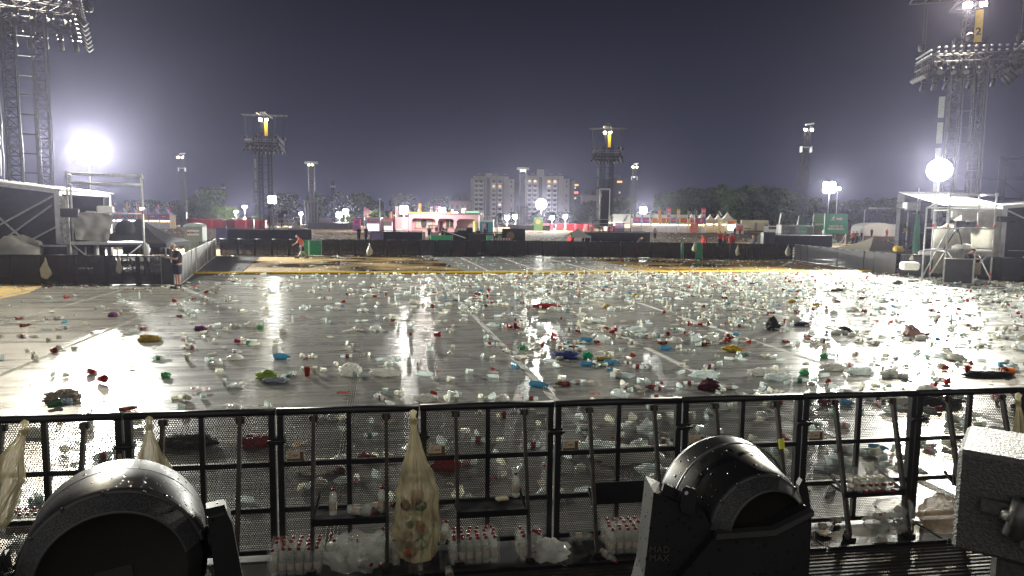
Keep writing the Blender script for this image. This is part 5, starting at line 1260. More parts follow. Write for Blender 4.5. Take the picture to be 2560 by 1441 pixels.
sheet(t_, (.02,-.05,3.6),(.25,-.05,3.5),(.45,-.05,1.0),(-.1,-.05,1.2), mat('dull_green_flag',(.12,.34,.22),.6,transl=.3), 'cloth', wav=.05)
# pink kiosk and neighbours
def kiosk(px0, px1, y0, D, m_, label, sign=None, glow=True):
    a, b_ = P(px0,y0,D), P(px1,y0,D); w_ = b_.x-a.x; h_ = a.z; t_ = thing('kiosk', label, 'kiosk', (a.x,D,0))
    mb = MB(); mb.box(0,0,0,w_,2.5,h_); mb.box(-.1,-.15,h_*.94,w_+.1,2.6,h_+.06); mb.build('cabin', m_, t_)
    if sign: s_ = MB().box(w_*.12,-.2,h_*.72,w_*.88,-.155,h_*.9).build('sign', sign, t_); text('sign_word','MERCHANDISE',w_*.085,M['white'],s_,(w_/2,-.22,h_*.81),bold=True)
    if glow: MB().box(w_*.06,-.06,.3,w_*.94,-.01,h_*.6).build('counter_light', emat('pink_white_glow',(1,.85,.97),1.15), t_)
    return t_
kiosk(915,951,545,135,pal['lilac'],'pale lilac kiosk with red sign and glowing front','' or pal['redsign'])
kiosk(959,980,553,130,pal['cream'],'small glowing cream kiosk between the lilac kiosk and the pink house',None)
kiosk(951,990,545,138,mat('salmon_front',(.7,.3,.26),.5),'salmon red stall front behind the cream kiosk',None,False)
kiosk(981,996,548,128,pal['magenta'],'bright magenta stall front at the left of the pink house',None,False)
p = P(892,565,136); t_ = thing('photo_board', 'magenta square poster board left of the lilac kiosk', 'poster board', (p.x,136,0))
MB().box(-.75,0,.2,.75,.1,2.6).build('board', pal['magenta'], t_); MB().box(-.6,-.03,.5,.6,-.005,1.4).build('printed_picture', pal['violet'], t_)
MB().lathe([(.3,0),(.18,.001)],16,0,Matrix.Translation((0,-.02,2.0)) @ Matrix.Rotation(PI/2,4,'X')).build('printed_ring', M['black'], t_)
p = P(949,500,120); t_ = thing('pole', 'tall thin grey pole right of the lilac kiosk', 'pole', (p.x,120,0)); MB().tube((0,0,0),(0,0,P(949,498,120).z),.09,8).build('shaft', M['steel'], t_); MB().tube((-.25,0,P(949,498,120).z),(.25,0,P(949,498,120).z),.06,6).build('crossbar', M['steel'], t_)
for px,y0,D,lb in ((1243,540,120,'thin wooden pole right of the teal hut'),(1952,533,100,'leaning white pole left of the slim guyed tower'),(2162,525,110,'thin white pole left of the long low white tent'),(2292,0,0,'')):
    if D:
        q = P(px,y0,D); t_ = thing('pole', lb, 'pole', (q.x,D,0)); MB().tube((-.5 if px==1952 else 0,0,0),(0,0,q.z),.08,8).build('shaft', M['tent'], t_); MB().cbox(-.05,-.06,q.z-.1,.25,.06,q.z+.02,.01).build('arm', M['steel'], t_)

# ================================================================== the pink house
D = 110; a, b_ = P(1022,545,D), P(1196,545,D); W_ = b_.x-a.x; hh = 3.55
t_ = thing('pink_house', 'small pink house with three arched bays and flat ochre roof edge in the field', 'house', (a.x,D,0))
def archwall(w_, h_, bays, mb, y0, y1):
    """wall with openings that have rounded upper corners: bays = (x0, x1, z0, z1)"""
    xs = 0
    for (x0,x1,z0,z1) in bays:
        mb.box(xs,y0,0,x0,y1,h_); xs = x1
        r_ = .55; up = [(x0,h_),(x0,z1-r_)]+[(x0+r_-r_*math.cos(PI/2*i/6), z1-r_+r_*math.sin(PI/2*i/6)) for i in range(1,7)]+[(x1-r_+r_*math.sin(PI/2*i/6), z1-r_+r_*math.cos(PI/2*i/6)) for i in range(0,7)]+[(x1,h_)]
        mb.prism(up, y0, y1)
        if z0 > .05: mb.box(x0,y0,0,x1,y1,z0)
    mb.box(xs,y0,0,w_,y1,h_)
k = W_/177.
bays = [(7*k+.0,68*k,.0,2.85),(74*k,115*k,0,2.85),(122*k,170*k,0,2.8)]
mb = MB(); archwall(W_,hh,bays,mb,0,.35); mb.build('arcade_wall', M['pink'], t_)
mb = MB(); mb.box(0,1.9,0,W_,2.1,hh-.1); mb.box(0,.35,0,.2,4.5,hh-.1); mb.box(W_-.2,.35,0,W_,4.5,hh-.1); mb.box(W_*.66,.35,0,W_*.68,1.9,hh-.1); mb.build('rear_wall', M['pink'], t_)
mb = MB(); mb.box(-.25,-.35,hh,W_+.35,5,hh+.22); mb.build('roof', mat('grey_roof',(.25,.24,.24),.7), t_)
MB().box(-.25,-.42,hh+.02,W_*.62,-.351,hh+.26).build('roof_edge', mat('ochre_edge',(.65,.42,.12),.5), t_)
def hwin(x0,x1,z0,z1,curt):
    f_ = MB()
    for q in ((x0,z0,x0+.14,z1),(x1-.14,z0,x1,z1),(x0,z0,x1,z0+.14),(x0,z1-.14,x1,z1)): f_.box(q[0],1.78,q[1],q[2],1.89,q[3])
    if not curt: f_.box((x0+x1)/2-.06,1.79,z0,(x0+x1)/2+.06,1.88,z1)
    fo_ = f_.build('window', mat('ochre_frame',(.55,.42,.2),.5), t_)
    MB().box(x0+.14,1.84,z0+.14,x1-.14,1.895,z1-.14).build('pane', wind, fo_)
    if curt:
        for s_ in (0,1):
            X0 = x0+.16 if s_==0 else x1-.16; sgn = 1 if s_==0 else -1
            mb = MB(); mb.grid(lambda u_, v_: (X0+sgn*(x1-x0)*.36*u_*(1-.35*math.sin(PI*v_*.9)*(.6)), 1.81+.015*math.sin(u_*30), z0+.14+(z1-z0-.28)*v_), 14, 8); mb.build('curtain', mat('curtain',(.6,.58,.55),.8), fo_)
hwin(11*k,58*k,1.2,2.75,True); hwin(90*k,113*k,1.3,2.75,False)
MB().box(75*k,1.85,0,83*k,1.895,2.4).build('door', mat('maroon_door',(.25,.05,.06),.5), t_)
mb = MB(); mb.cbox(0,-.15,0,W_*.66,.0,.55,.03); mb.build('plinth', mat('pale_pink_plinth',(.5,.42,.42),.7), t_)
ld = bpy.data.lights.new('house_fill_lamp','POINT'); ld.energy = 2600; ld.color=(1,.88,.8); ld.shadow_soft_size=.4; lo = bpy.data.objects.new('house_fill_lamp', ld); C.objects.link(lo); lo.location=(a.x+W_*.3,D-5,4.5)  # added point lamp without fixture, set before the house to brighten its front
# things round the house
p = P(1008,560,108); t_ = thing('side_stair', 'bright white pink-trimmed booth joined to the left of the pink house', 'booth', (p.x,108.5,0)); MB().box(-1.3,0,0,.6,1.5,3.0).build('cabin', mat('pale_pink_wall',(.75,.55,.6),.6), t_); mb = MB(); [mb.box(-1.2,-.9+.15*i,.2*i,-.3,-.02,.2*i+.2) for i in range(6)]; mb.build('step', M['white'], t_); MB().box(-.2,-.06,1.2,.5,-.01,2.6).build('counter_light', emat('booth_glow',(1,.9,.9),1.3), t_)
D2 = 132; a, b_ = P(1195,555,D2), P(1233,555,D2); t_ = thing('teal_hut', 'turquoise hut with white roof railing right of the pink house', 'hut', (a.x,D2,0)); w_ = b_.x-a.x
MB().box(0,0,0,w_,3,2.3).build('wall', M['teal'], t_); mb = MB(); mb.box(-.1,-.1,2.3,w_+.1,3.1,2.65); mb.box(-.1,-.08,2.65,1.0,.4,4.2); mb.box(-2.3,-.08,4.0,1.0,.4,4.25); mb.build('roof', M['white'], t_)
mb = MB(); [mb.box(w_*.35+i*.32,-.08,2.65,w_*.35+i*.32+.05,-.02,3.4) for i in range(6)]; mb.box(w_*.35,-.08,3.35,w_+.05,-.02,3.42); mb.build('railing', M['white'], t_)
MB().box(.8,-.05,.2,1.5,-.01,2.0).build('door', pal['lilac'], t_); MB().box(1.55,-.05,.1,1.9,-.01,2.1).build('doorway', M['black'], t_); MB().box(-2.2,-.12,4.05,.2,-.085,4.2).build('roof_sign', emat('green_tube',(.3,1,.55),1.6), t_)
p = P(1184,565,109.0); o = MB().box(-.12,-.1,.4,.12,.1,2.5).build('lime_light_panel', emat('lime_glow',(.6,1,.1),1.3), None, (p.x,109.6,0)); tag(o,'glowing lime green upright panel in the right bay of the pink house','light panel')
o = blob(1.15,.7,.85,.28,71,26,16,1.7).build('black_dust_sheet', M['blackcloth'], None, (P(1168,575,92).x,92,0)); tag(o,'large black sheet heaped over equipment before the right arch of the pink house','covered equipment')
# equipment in front of the house
p = P(1110,575,100); t_ = thing('golf_cart', 'pale golf cart with flat roof in front of the pink house', 'golf cart', (p.x,88,0), rad(20))
mb = MB(); mb.cbox(-.6,-1,.35,.6,1,.8,.1); mb.cbox(-.55,-.2,.8,.55,.3,1.15,.06); mb.build('body', M['tent'], t_); MB().cbox(-.65,-.9,1.9,.65,.9,2.0,.04).build('roof', M['tent'], t_)
for x in (-.55,.55):
    for y in (-.75,.75): MB().tube((x,y,.8),(x,y,1.92),.03,6).build('roof_post', M['darksteel'], t_); MB().tube((x-.08,y*.95,.25),(x+.08,y*.95,.25),.25,14).build('wheel', M['black'], t_)
p = P(1152,580,70); t_ = thing('equipment_trolley', 'dark trolley with striped warning boards and a pole in front of the black sheet', 'trolley', (p.x,70,0))
mb = MB(); mb.cbox(-1.5,0,.4,1.5,1.2,1.5,.05); mb.cbox(-.3,-.2,1.5,1.2,1,2.0,.05); mb.build('body', M['black'], t_); mb = MB(); mb.bar((-1.9,-.3,1.75),(.7,-.3,.9),.09); mb.build('pole', M['white'], t_)
for i in range(6): MB().prism([(-.3+i*.15,1.72),(-.22+i*.15,1.72),(-.16+i*.15,1.98),(-.24+i*.15,1.98)],-.26,-.22).build('stripe', M['white'], t_)
for x in (-1.1,1.1): MB().tube((x,-.1,.3),(x,.1,.3),.3,14).build('wheel', M['black'], t_)
p = P(1150,615,57); t_ = thing('orange_plank', 'orange striped board leaning on the far barrier row', 'warning board', (p.x,56.2,.75)); MB().cbox(-1.6,-.03,0,1.4,.03,.2,.01).build('board', mat('dull_orange',(.45,.17,.06),.6,var=.3), t_)
p = P(1260,600,60); t_ = thing('warning_board', 'red and white striped board on top of the far barrier row', 'warning board', (p.x,56.1,1.2))
MB().box(-.65,-.03,0,.65,.03,.18).build('board', M['white'], t_); mb = MB(); [mb.prism([(-.62+i*.22,0.005),(-.5+i*.22,.005),(-.42+i*.22,.175),(-.54+i*.22,.175)],-.04,-.031) for i in range(6)]; mb.build('stripe', mat('dull_red',(.45,.1,.08),.6), t_)
p = P(1283,590,76); t_ = thing('equipment_rack', 'dark rack with a brown round case right of the green screen', 'equipment rack', (p.x,76,0)); mb = MB(); mb.cbox(-1.2,0,0,1.3,1,1.9,.03); mb.build('rack_body', M['black'], t_); MB().tube((-.3,-.05,1.1),(-.3,.0,1.1),.45,18).build('round_case', mat('brown_case',(.3,.2,.1),.6), t_)

# ================================================================== right field: signs, truck, low tents
def exitsign(px0, px1, y0, y1, D, m_, full, label):
    a, b_ = P(px0,y0,D), P(px1,y1,D); w_, z0, z1 = b_.x-a.x, b_.z, a.z; t_ = thing('exit_sign', label, 'sign', (a.x,D,0))
    bo = MB().box(0,0,z0,w_,.12,z1).build('board', m_, t_); mb = MB()
    for x in (.1,w_-.1): mb.box(x-.06,.13,0,x+.06,.25,z1)
    mb.bar((.1,.2,z0),(.1,1.5,0),.06); mb.bar((w_-.1,.2,z0),(w_-.1,1.5,0),.06); mb.build('stand', M['steel'], t_)
    wt = mat('sign_white',(.75,.78,.75),.5); sw = w_
    if full:
        h_ = z1-z0
        ar = MB(); zc = z0+h_*.74; ar.prism([(sw*.5,zc-h_*.05),(sw*.66,zc-h_*.05),(sw*.66,zc-h_*.09),(sw*.79,zc),(sw*.66,zc+h_*.09),(sw*.66,zc+h_*.05),(sw*.5,zc+h_*.05)],-.04,-.005); ar.build('arrow', wt, bo)
        rm = MB(); c = Vector((sw*.36,-.02,zc)); u_ = h_*.125
        def seg(p, q, t__): rm.bar(c+Vector((p[0]*u_,0,p[1]*u_)), c+Vector((q[0]*u_,0,q[1]*u_)), .02, t__*u_)
        rm.lathe([(.22*u_,0),(.0001,.001)],12,0,Matrix.Translation(c+Vector((.25*u_,-.01,.95*u_))) @ Matrix.Rotation(PI/2,4,'X'))
        seg((.1,.65),(-.15,-.1),.4); seg((-.15,-.1),(.35,-.35),.22); seg((.35,-.35),(.2,-.9),.2); seg((-.15,-.1),(-.4,-.55),.22); seg((-.4,-.55),(-.95,-.6),.2); seg((.1,.55),(.6,.3),.17); seg((.1,.55),(-.4,.5),.17); seg((-.4,.5),(-.6,.1),.15); rm.build('running_figure', wt, bo)
        text('sign_text','USCITA DI\nEMERGENZA',w_*.125,wt,bo,(w_/2,-.03,z0+h_*.30),bold=True)
    else: text('sign_text','USCITA',w_*.2,wt,bo,(w_*.5,-.03,z0+(z1-z0)*.3),bold=True)
    return t_
exitsign(2063,2118,534,585,96,mat('exit_green',(.04,.36,.20),.5,var=.05),True,'large green emergency exit sign with running figure and arrow')
exitsign(2034,2062,534,574,110,mat('exit_olive',(.14,.26,.08),.5,var=.08),False,'olive green exit sign half hidden left of the large green exit sign')
p = P(1346,560,170); t_ = thing('food_sign', 'green banner stand with a yellow patch under the lamp by the right apartment block', 'sign', (P(1335,560,170).x,170,0)); MB().box(0,0,.3,2.1,.1,3.4).build('board', mat('banner_green',(.16,.36,.08),.6), t_); MB().lathe([(.6,0),(.0001,.001)],14,0,Matrix.Translation((1.0,-.03,2.3)) @ Matrix.Rotation(PI/2,4,'X')).build('printed_patch', mat('patch_yellow',(.75,.5,.15),.5), t_); MB().box(.1,.1,0,.2,.2,3.4).box(1.9,.1,0,2.0,.2,3.4).build('stand', M['steel'], t_)
def truck(px, D, rz, label):
    p = P(px,580,D); t_ = thing('box_truck', label, 'truck', (p.x,D,0), rz); cm = mat('cream_vehicle',(.68,.62,.42),.45,var=.05)
    mb = MB(); mb.cbox(-3.4,-1.1,.75,1.7,1.1,3.3,.06); mb.cbox(1.65,-1.1,2.45,2.9,1.1,3.3,.06); mb.build('box_body', cm, t_)
    mb = MB(); mb.prism([(1.75,.5),(4.3,.5),(4.3,1.25),(3.5,1.45),(2.9,2.4),(1.75,2.4)],-.95,.95); cb = mb.build('cab', M['white'], t_)
    mb = MB(); mb.add([(3.46,-.85,1.5),(3.46,.85,1.5),(2.94,.8,2.32),(2.94,-.8,2.32)],[(0,1,2,3)]); mb.add([(2.0,-.97,1.5),(3.2,-.97,1.5),(2.8,-.97,2.25),(2.0,-.97,2.25)],[(0,1,2,3)]); mb.build('window', wind, cb)
    mb = MB(); mb.box(-.3,-1.13,.8,.3,-1.105,2.7); mb.build('door', mat('grey_door',(.3,.3,.27),.5), t_)
    mb = MB(); mb.box(-3.0,-1.14,1.1,-1.2,-1.105,1.3); mb.build('vent_grille', M['darksteel'], t_)
    for x in (-2.3,3.3):
        for y in (-.9,.9): w__ = MB().tube((x,y-.13,.42),(x,y+.13,.42),.42,18).build('wheel', M['black'], t_); MB().tube((x,y-.14,.42),(x,y+.14,.42),.2,12).build('rim', M['alu'], w__)
    MB().box(-3.4,-1,.5,1.8,1,.75).build('chassis', M['black'], t_)
truck(1888,172,rad(-14),'cream box truck parked right of the pagoda tents')
p = P(1933,575,165); t_ = thing('white_van', 'white van partly hidden right of the cream box truck', 'van', (p.x,165,0), rad(-10)); mb = MB(); mb.prism([(-1.9,.4),(2.2,.4),(2.2,1.1),(1.5,1.3),(.9,2.0),(-1.9,2.0)],-.9,.9); mb.build('body', M['white'], t_); MB().box(-1.2,-.93,1.2,.7,-.905,1.8).build('window', wind, t_); [MB().tube((x,y-.1,.35),(x,y+.1,.35),.35,14).build('wheel', M['black'], t_) for x in (-1.2,1.4) for y in (-.8,.8)]
for i,(px,D_) in enumerate(((1972,104),(2016,103))):
    p = P(px,570,D_); t_ = thing('control_cabin', ('pale open cabin left of the foot of the slim guyed tower','pale open cabin with dials right of the foot of the slim guyed tower')[i], 'cabin', (p.x,D_,0)); mb = MB()
    mb.box(-1.1,0,2.3,1.1,2,2.5); mb.box(-1.1,1.9,0,1.1,2,2.3); mb.box(-1.1,0,0,-1.0,2,2.3); mb.box(1.0,0,0,1.1,2,2.3); mb.box(-1.1,-.05,0,1.1,0,.8); mb.build('cabin_body', mat('pale_cabin',(.5,.48,.52),.6), t_); mb = MB(); [mb.tube((-.6+.4*k_,1.86,1.2+.35*j_),(-.6+.4*k_,1.9,1.2+.35*j_),.13,10) for k_ in range(4) for j_ in range(2)]; mb.build('dial', M['white'], t_)
def lowtent(px0, px1, y0, D, m_, label, glow=True):
    a, b_ = P(px0,y0,D), P(px1,y0,D); w_ = b_.x-a.x; h_ = a.z; t_ = thing('aid_tent', label, 'tent', (a.x,D,0)); n = 10
    pr_ = [(0,0),(0,h_*.55)]+[(w_*(.5-.5*math.cos(PI*i/n)), h_*(.6+.4*math.sin(PI*i/n))) for i in range(1,n)]+[(w_,h_*.55),(w_,0)]
    mb = MB(); mb.prism(pr_,0,6); mb.build('canopy', m_, t_); MB().prism([(w_*.62,0),(w_*.62,h_*.5),(w_*.72,h_*.7),(w_*.84,h_*.5),(w_*.84,0)],-.05,-.01).build('entrance', M['white'], t_)
    if glow: ld = bpy.data.lights.new('tent_lamp','POINT'); ld.energy=900; ld.color=(1,.9,.75); ld.shadow_soft_size=.5; lo=bpy.data.objects.new('tent_lamp',ld); C.objects.link(lo); lo.location=(a.x+w_*.4,D-6,4)
lowtent(2160,2240,557,160,M['tent'],'long low white tent with people gathered in front of it')
lowtent(2225,2262,561,172,M['tent'],'second low white tent end behind the long low one',False)
p = P(2262,560,50); t_ = thing('fork_lift', 'tall dark mast lift with yellow plate left of the green feather flag', 'lift', (p.x,50,0)); mb = MB(); [mb.box(x-.12,-.1,0,x+.12,.1,3.9) for x in (-.3,.3)]; [mb.box(-.42,-.1,z,.42,.1,z+.1) for z in (.6,1.6,2.6,3.7)]; mb.build('mast', M['darksteel'], t_); MB().cbox(-1.1,.1,.2,1.1,1.6,1.3,.08).build('body', M['black'], t_); MB().box(-.1,-.13,2.3,.15,-.11,2.6).build('yellow_plate', M['yellow'], t_); mb = MB(); mb.tube((-2.6,0,3.95),(.6,0,3.95),.06,6); mb.cbox(-.1,-.3,3.8,.9,.3,4.4,.05); mb.build('boom', M['steel'], t_); [MB().tube((x,.2,.3),(x,.4,.3),.3,12).build('wheel', M['black'], t_) for x in (-.9,.9)]
p = P(2217,590,45); o = MB().cbox(-.25,-.2,0,.25,.2,.35,.08).build('yellow_box', M['yellow'], None, (P(2245,625,42).x,42,1.2)); tag(o, 'yellow equipment box beside the right corner of the beige gazebo','box')
# black speaker stack seen behind right scaffold
p = P(2318,560,52); t_ = thing('speaker_stack', 'dark stacked cabinets in the haze left of the right scaffold', 'speaker stack', (p.x-.8,52,0)); [MB().cbox(-1,0,.1+i*.72,1.3,1,.1+i*.72+.68,.04).build('cabinet', M['greycloth'], t_) for i in range(7)]
# ================================================================== people
def skin_mesh(name, verts, edges, radii, m_, sub=1, root=0):
    me = bpy.data.meshes.new(name); me.from_pydata(verts, edges, []); o = bpy.data.objects.new(name, me); C.objects.link(o)
    sk = o.modifiers.new('skin','SKIN')
    for i, r in enumerate(radii): me.skin_vertices[0].data[i].radius = (r, r) if not isinstance(r, tuple) else r
    me.skin_vertices[0].data[root].use_root = True
    if sub: o.modifiers.new('sub','SUBSURF').levels = sub; o.modifiers['sub'].render_levels = sub
    dg = bpy.context.evaluated_depsgraph_get(); dg.update(); nm = bpy.data.meshes.new_from_object(o.evaluated_get(dg)); nm.name = name
    nm.materials.clear(); nm.materials.append(m_); nm.polygons.foreach_set('use_smooth', [True]*len(nm.polygons))
    o.modifiers.clear(); o.data = nm; return o
def person(label, loc, rz, h=1.75, lean=0.0, head=0.0, armL=None, armR=None, legL=(0,0), legR=(0,0), shirt='dark', legs='dark', hair='dark', shorts=False, fingers=False, phone=False, lanyard=False, skirt=None, longhair=False, sub=1, bulk=1.0):
    """faces local -y; lean/head tilt forward in degrees; arms: (elbow offset, wrist offset); legs: (knee forward, foot forward) in metres"""
    t_ = thing('person', label, 'person', loc, rz); s = h/1.75; V = Vector
    def rot(p, piv, ang): return Matrix.Translation(piv) @ Matrix.Rotation(rad(ang),4,'X') @ Matrix.Translation(-piv) @ p
    pel = V((0,0,.95)); up = lambda p: rot(V(p), pel, lean)
    nk = up((0,.0,1.47)); hd = lambda p: rot(up(p), nk, head)
    vs, rs, es = [], [], []
    def a_(p, r, par=None):
        vs.append(V(p)*s); rs.append(r*s if not isinstance(r, tuple) else (r[0]*s, r[1]*s)); 
        if par is not None: es.append((par, len(vs)-1))
        return len(vs)-1
    pv = a_(pel,.14); wa = a_(up((0,0,1.12)),.135,pv); ch = a_(up((0,.01,1.32)),.155,wa); n0 = a_(up((0,.01,1.46)),.075,ch); n1 = a_(hd((0,.0,1.53)),.056,n0)
    jw = a_(hd((0,-.025,1.585)),.066,n1); cr = a_(hd((0,-.005,1.66)),.088,jw); tp_ = a_(hd((0,.005,1.725)),.066,cr)
    arms = {}
    for sd, ar in ((-1,armL),(1,armR)):
        ar = ar or ((.05,.02,-.28),(.03,-.06,-.25))
        sh = up((sd*.18,.01,1.42)); el = sh + V((sd*ar[0][0],ar[0][1],ar[0][2])); wr = el + V((sd*ar[1][0],ar[1][1],ar[1][2]))
        i = a_(sh,.062,ch); j = a_(sh.lerp(el,.5),.05,i); k = a_(el,.042,j); l = a_(el.lerp(wr,.4),.042,k); m_ = a_(wr,.028,l)
        d = (wr-el).normalized(); pm_ = a_(wr+d*.06,(.022,.036),m_); arms[sd] = (sh,el,wr,d)
        if fingers:
            sdv = d.cross(V((0,0,1))).normalized() if abs(d.z) < .9 else V((0,1,0))
            for q,ln in ((-.03,.05),(-.01,.062),(.01,.06),(.028,.045)):
                f1 = a_(wr+d*.10+sdv*q,.009,pm_); f2 = a_(wr+d*(.10+ln*.6)+sdv*q-V((0,0,.008)),.008,f1); a_(wr+d*(.10+ln)+sdv*q-V((0,0,.022)),.007,f2)
            t1 = a_(wr+d*.04+sdv*(-.05*sd),.010,pm_); a_(wr+d*.085+sdv*(-.06*sd),.008,t1)
        else: a_(wr+d*.13,(.012,.03),pm_)
    lg = {}
    for sd, (kf, ff) in ((-1,legL),(1,legR)):
        hp = V((sd*.09,0,.90)); kn = V((sd*.10,-kf,.50)); an = V((sd*.11,-ff,.09 if abs(ff)<.3 else .13)); 
        i = a_(hp,.095,pv); j = a_(hp.lerp(kn,.5),.078,i); k = a_(kn,.056,j); l = a_(kn.lerp(an,.35)+V((0,.015,0)),.056,k); m_ = a_(an,.036,l); n_ = a_(an+V((0,-.10,-.04)),.036,m_); a_(an+V((0,-.19,-.055)),.028,n_); lg[sd] = (hp,kn,an)
    body = skin_mesh('body', vs, es, rs, M['skin'], sub); body.parent = t_
    def cloth(name, pts, eds, rads, m_):
        o = skin_mesh(name, [p*s for p in pts], eds, [(r*s if not isinstance(r, tuple) else (r[0]*s,r[1]*s)) for r in rads], m_, sub); o.parent = t_; return o
    ps = [up((0,0,.93)), up((0,0,1.12)), up((0,.01,1.32)), up((0,.01,1.455))]; ed = [(0,1),(1,2),(2,3)]; rd = [.165*bulk,.17*bulk,.18*bulk,.085]
    for sd in (-1,1):
        sh,el,wr,d = arms[sd]; o_ = len(ps); ps += [sh+V((0,0,.0)), sh.lerp(el,.5), sh.lerp(el,.8)]; ed += [(2,o_),(o_,o_+1),(o_+1,o_+2)]; rd += [.08,.07,.066]
    cloth('shirt', ps, ed, rd, shirt)
    ps = [V((0,0,1.0)), V((0,0,.93))]; ed = [(0,1)]; rd = [.165*bulk,.165*bulk]
    for sd in (-1,1):
        hp,kn,an = lg[sd]; o_ = len(ps); ps += [hp, hp.lerp(kn,.5), kn+V((0,0,.02))]; ed += [(1,o_),(o_,o_+1),(o_+1,o_+2)]; rd += [.118*bulk,.108*bulk,.10*bulk]
        if not shorts: ps += [kn.lerp(an,.5), an+V((0,0,.02))]; ed += [(o_+2,o_+3),(o_+3,o_+4)]; rd += [.078,.06]
    cloth('shorts' if shorts else 'trousers', ps, ed, rd, legs)
    for sd in (-1,1):
        an = lg[sd][2]*s; mb = MB(); mb.cbox(an.x-.055*s,an.y-.25*s,an.z-.09*s,an.x+.055*s,an.y+.07*s,an.z-.015*s,.02*s); mb.cbox(an.x-.05*s,an.y-.06*s,an.z-.03*s,an.x+.05*s,an.y+.07*s,an.z+.06*s,.02*s); mb.build('shoe', M['black'], t_)
    hm_ = mat('hair_'+hair, {'dark':(.02,.015,.012),'grey':(.45,.43,.40),'brown':(.12,.07,.04)}[hair], .7, var=.3)
    mb = MB(); hc = hd((0,.018,1.675))*s
    def hfn(u_, v_):
        th = 2*PI*u_; ph = PI/2 - (PI*.62)*v_; r = .104*s*(1+.03*nz3(u_*9,v_*9)); p = V((math.cos(th)*math.cos(ph)*.88, math.sin(th)*math.cos(ph)*1.05+ .02, math.sin(ph)))*r
        if p.y < -.03*s and p.z < .035*s: p.z = .035*s
        return tuple(hc + (Matrix.Rotation(rad(lean+head),3,'X') @ p))
    mb.grid(hfn, 16, 8)
    if longhair: mb.tube(hd((0,.09,1.66))*s, hd((0,.13,1.35))*s, .085*s, 10, 0, .05*s)
    mb.build('hair', hm_, t_)
    fc = MB(); R3 = Matrix.Rotation(rad(lean+head),4,'X')
    def fp_(x,y,z): return hd((x,y,z))*s
    nb = MB(); nb.tube(fp_(0,-.09,1.66), fp_(0,-.117,1.622), .010*s, 8, 0, .015*s); nb.build('nose', M['skin'], t_)
    for sd in (-1,1):
        e = MB(); e.lathe([(.001,-.012*s),(.011*s,0),(.001,.012*s)], 8, 0, Matrix.Translation(fp_(sd*.032,-.085,1.662))); e.build('eye', M['black'], t_)
        e = MB(); e.tube(fp_(sd*.082,.0,1.665), fp_(sd*.10,.015,1.665), .03*s, 8, 0, .022*s); e.build('ear', M['skin'], t_)
    e = MB(); e.tube(fp_(-.022,-.092,1.592), fp_(.022,-.092,1.592), .006*s, 6); e.build('mouth', mat('lip',(.3,.11,.09),.5), t_)
    if phone:
        w1 = arms[1][2]+arms[1][3]*.12; ph = thing('phone','dark phone held by the standing man at the left' if lanyard else 'dark phone held by the dark-clothed man at the right','phone')
        ph.location = Matrix.Rotation(rz,3,'Z') @ (V((0,w1.y-.03,w1.z+.03))*s) + V(loc); ph.rotation_euler = (rad(-35),0,rz)
        MB().cbox(-.04,-.006,-.08,.04,.006,.08,.004).build('case', M['black'], ph)
    if lanyard:
        mb = MB(); zz = up((0,-.20,1.12))*s; mb.box(zz.x-.05,zz.y-.012,zz.z-.09,zz.x+.05,zz.y+.0,zz.z+.05); mb.build('pass_card', M['white'], t_)
        mb = MB(); 
        for sd in (-1,1): mb.bar(up((sd*.07,-.12,1.45))*s, up((0,-.20,1.17))*s, .014, .006)
        mb.build('lanyard', mat('lanyard_blue',(.12,.3,.5),.6), t_)
    return t_
redc = mat('red_shirt',(.62,.05,.04),.8,var=.15); navy = mat('navy_cloth',(.02,.025,.05),.85); greyc = mat('grey_shirt',(.12,.13,.14),.85); tanc = mat('tan_shirt',(.5,.42,.3),.8); blk = M['dark']
UPARM = ((.06,-.10,-.27),(-.10,-.22,.06)); WALK1 = ((.06,.14,-.25),(.0,-.12,-.2)); WALK2 = ((.06,-.16,-.24),(.0,-.2,-.12))
g = G(445,721); person('standing man in black shirt and shorts with pass card, looking at his phone', (g.x,g.y,0), rad(-38), 1.78, 6, 24, UPARM, UPARM, shirt=blk, legs=navy, hair='grey', shorts=True, fingers=True, phone=True, lanyard=True, sub=2, bulk=1.28)
g = G(2414,709); person('man in black clothes bent over his phone at the right', (g.x,g.y,0), rad(40), 1.76, 10, 32, UPARM, UPARM, shirt=blk, legs=blk, hair='dark', fingers=True, phone=True, sub=2, bulk=1.15)
g = G(757,648); person('walking person in a red shirt and dark shorts, stooping by the green gate', (g.x,g.y,0), rad(-80), 1.72, 26, 14, WALK1, WALK2, (.12,.32), (-.05,-.33), shirt=redc, legs=navy, hair='brown', shorts=True, fingers=True, sub=2)
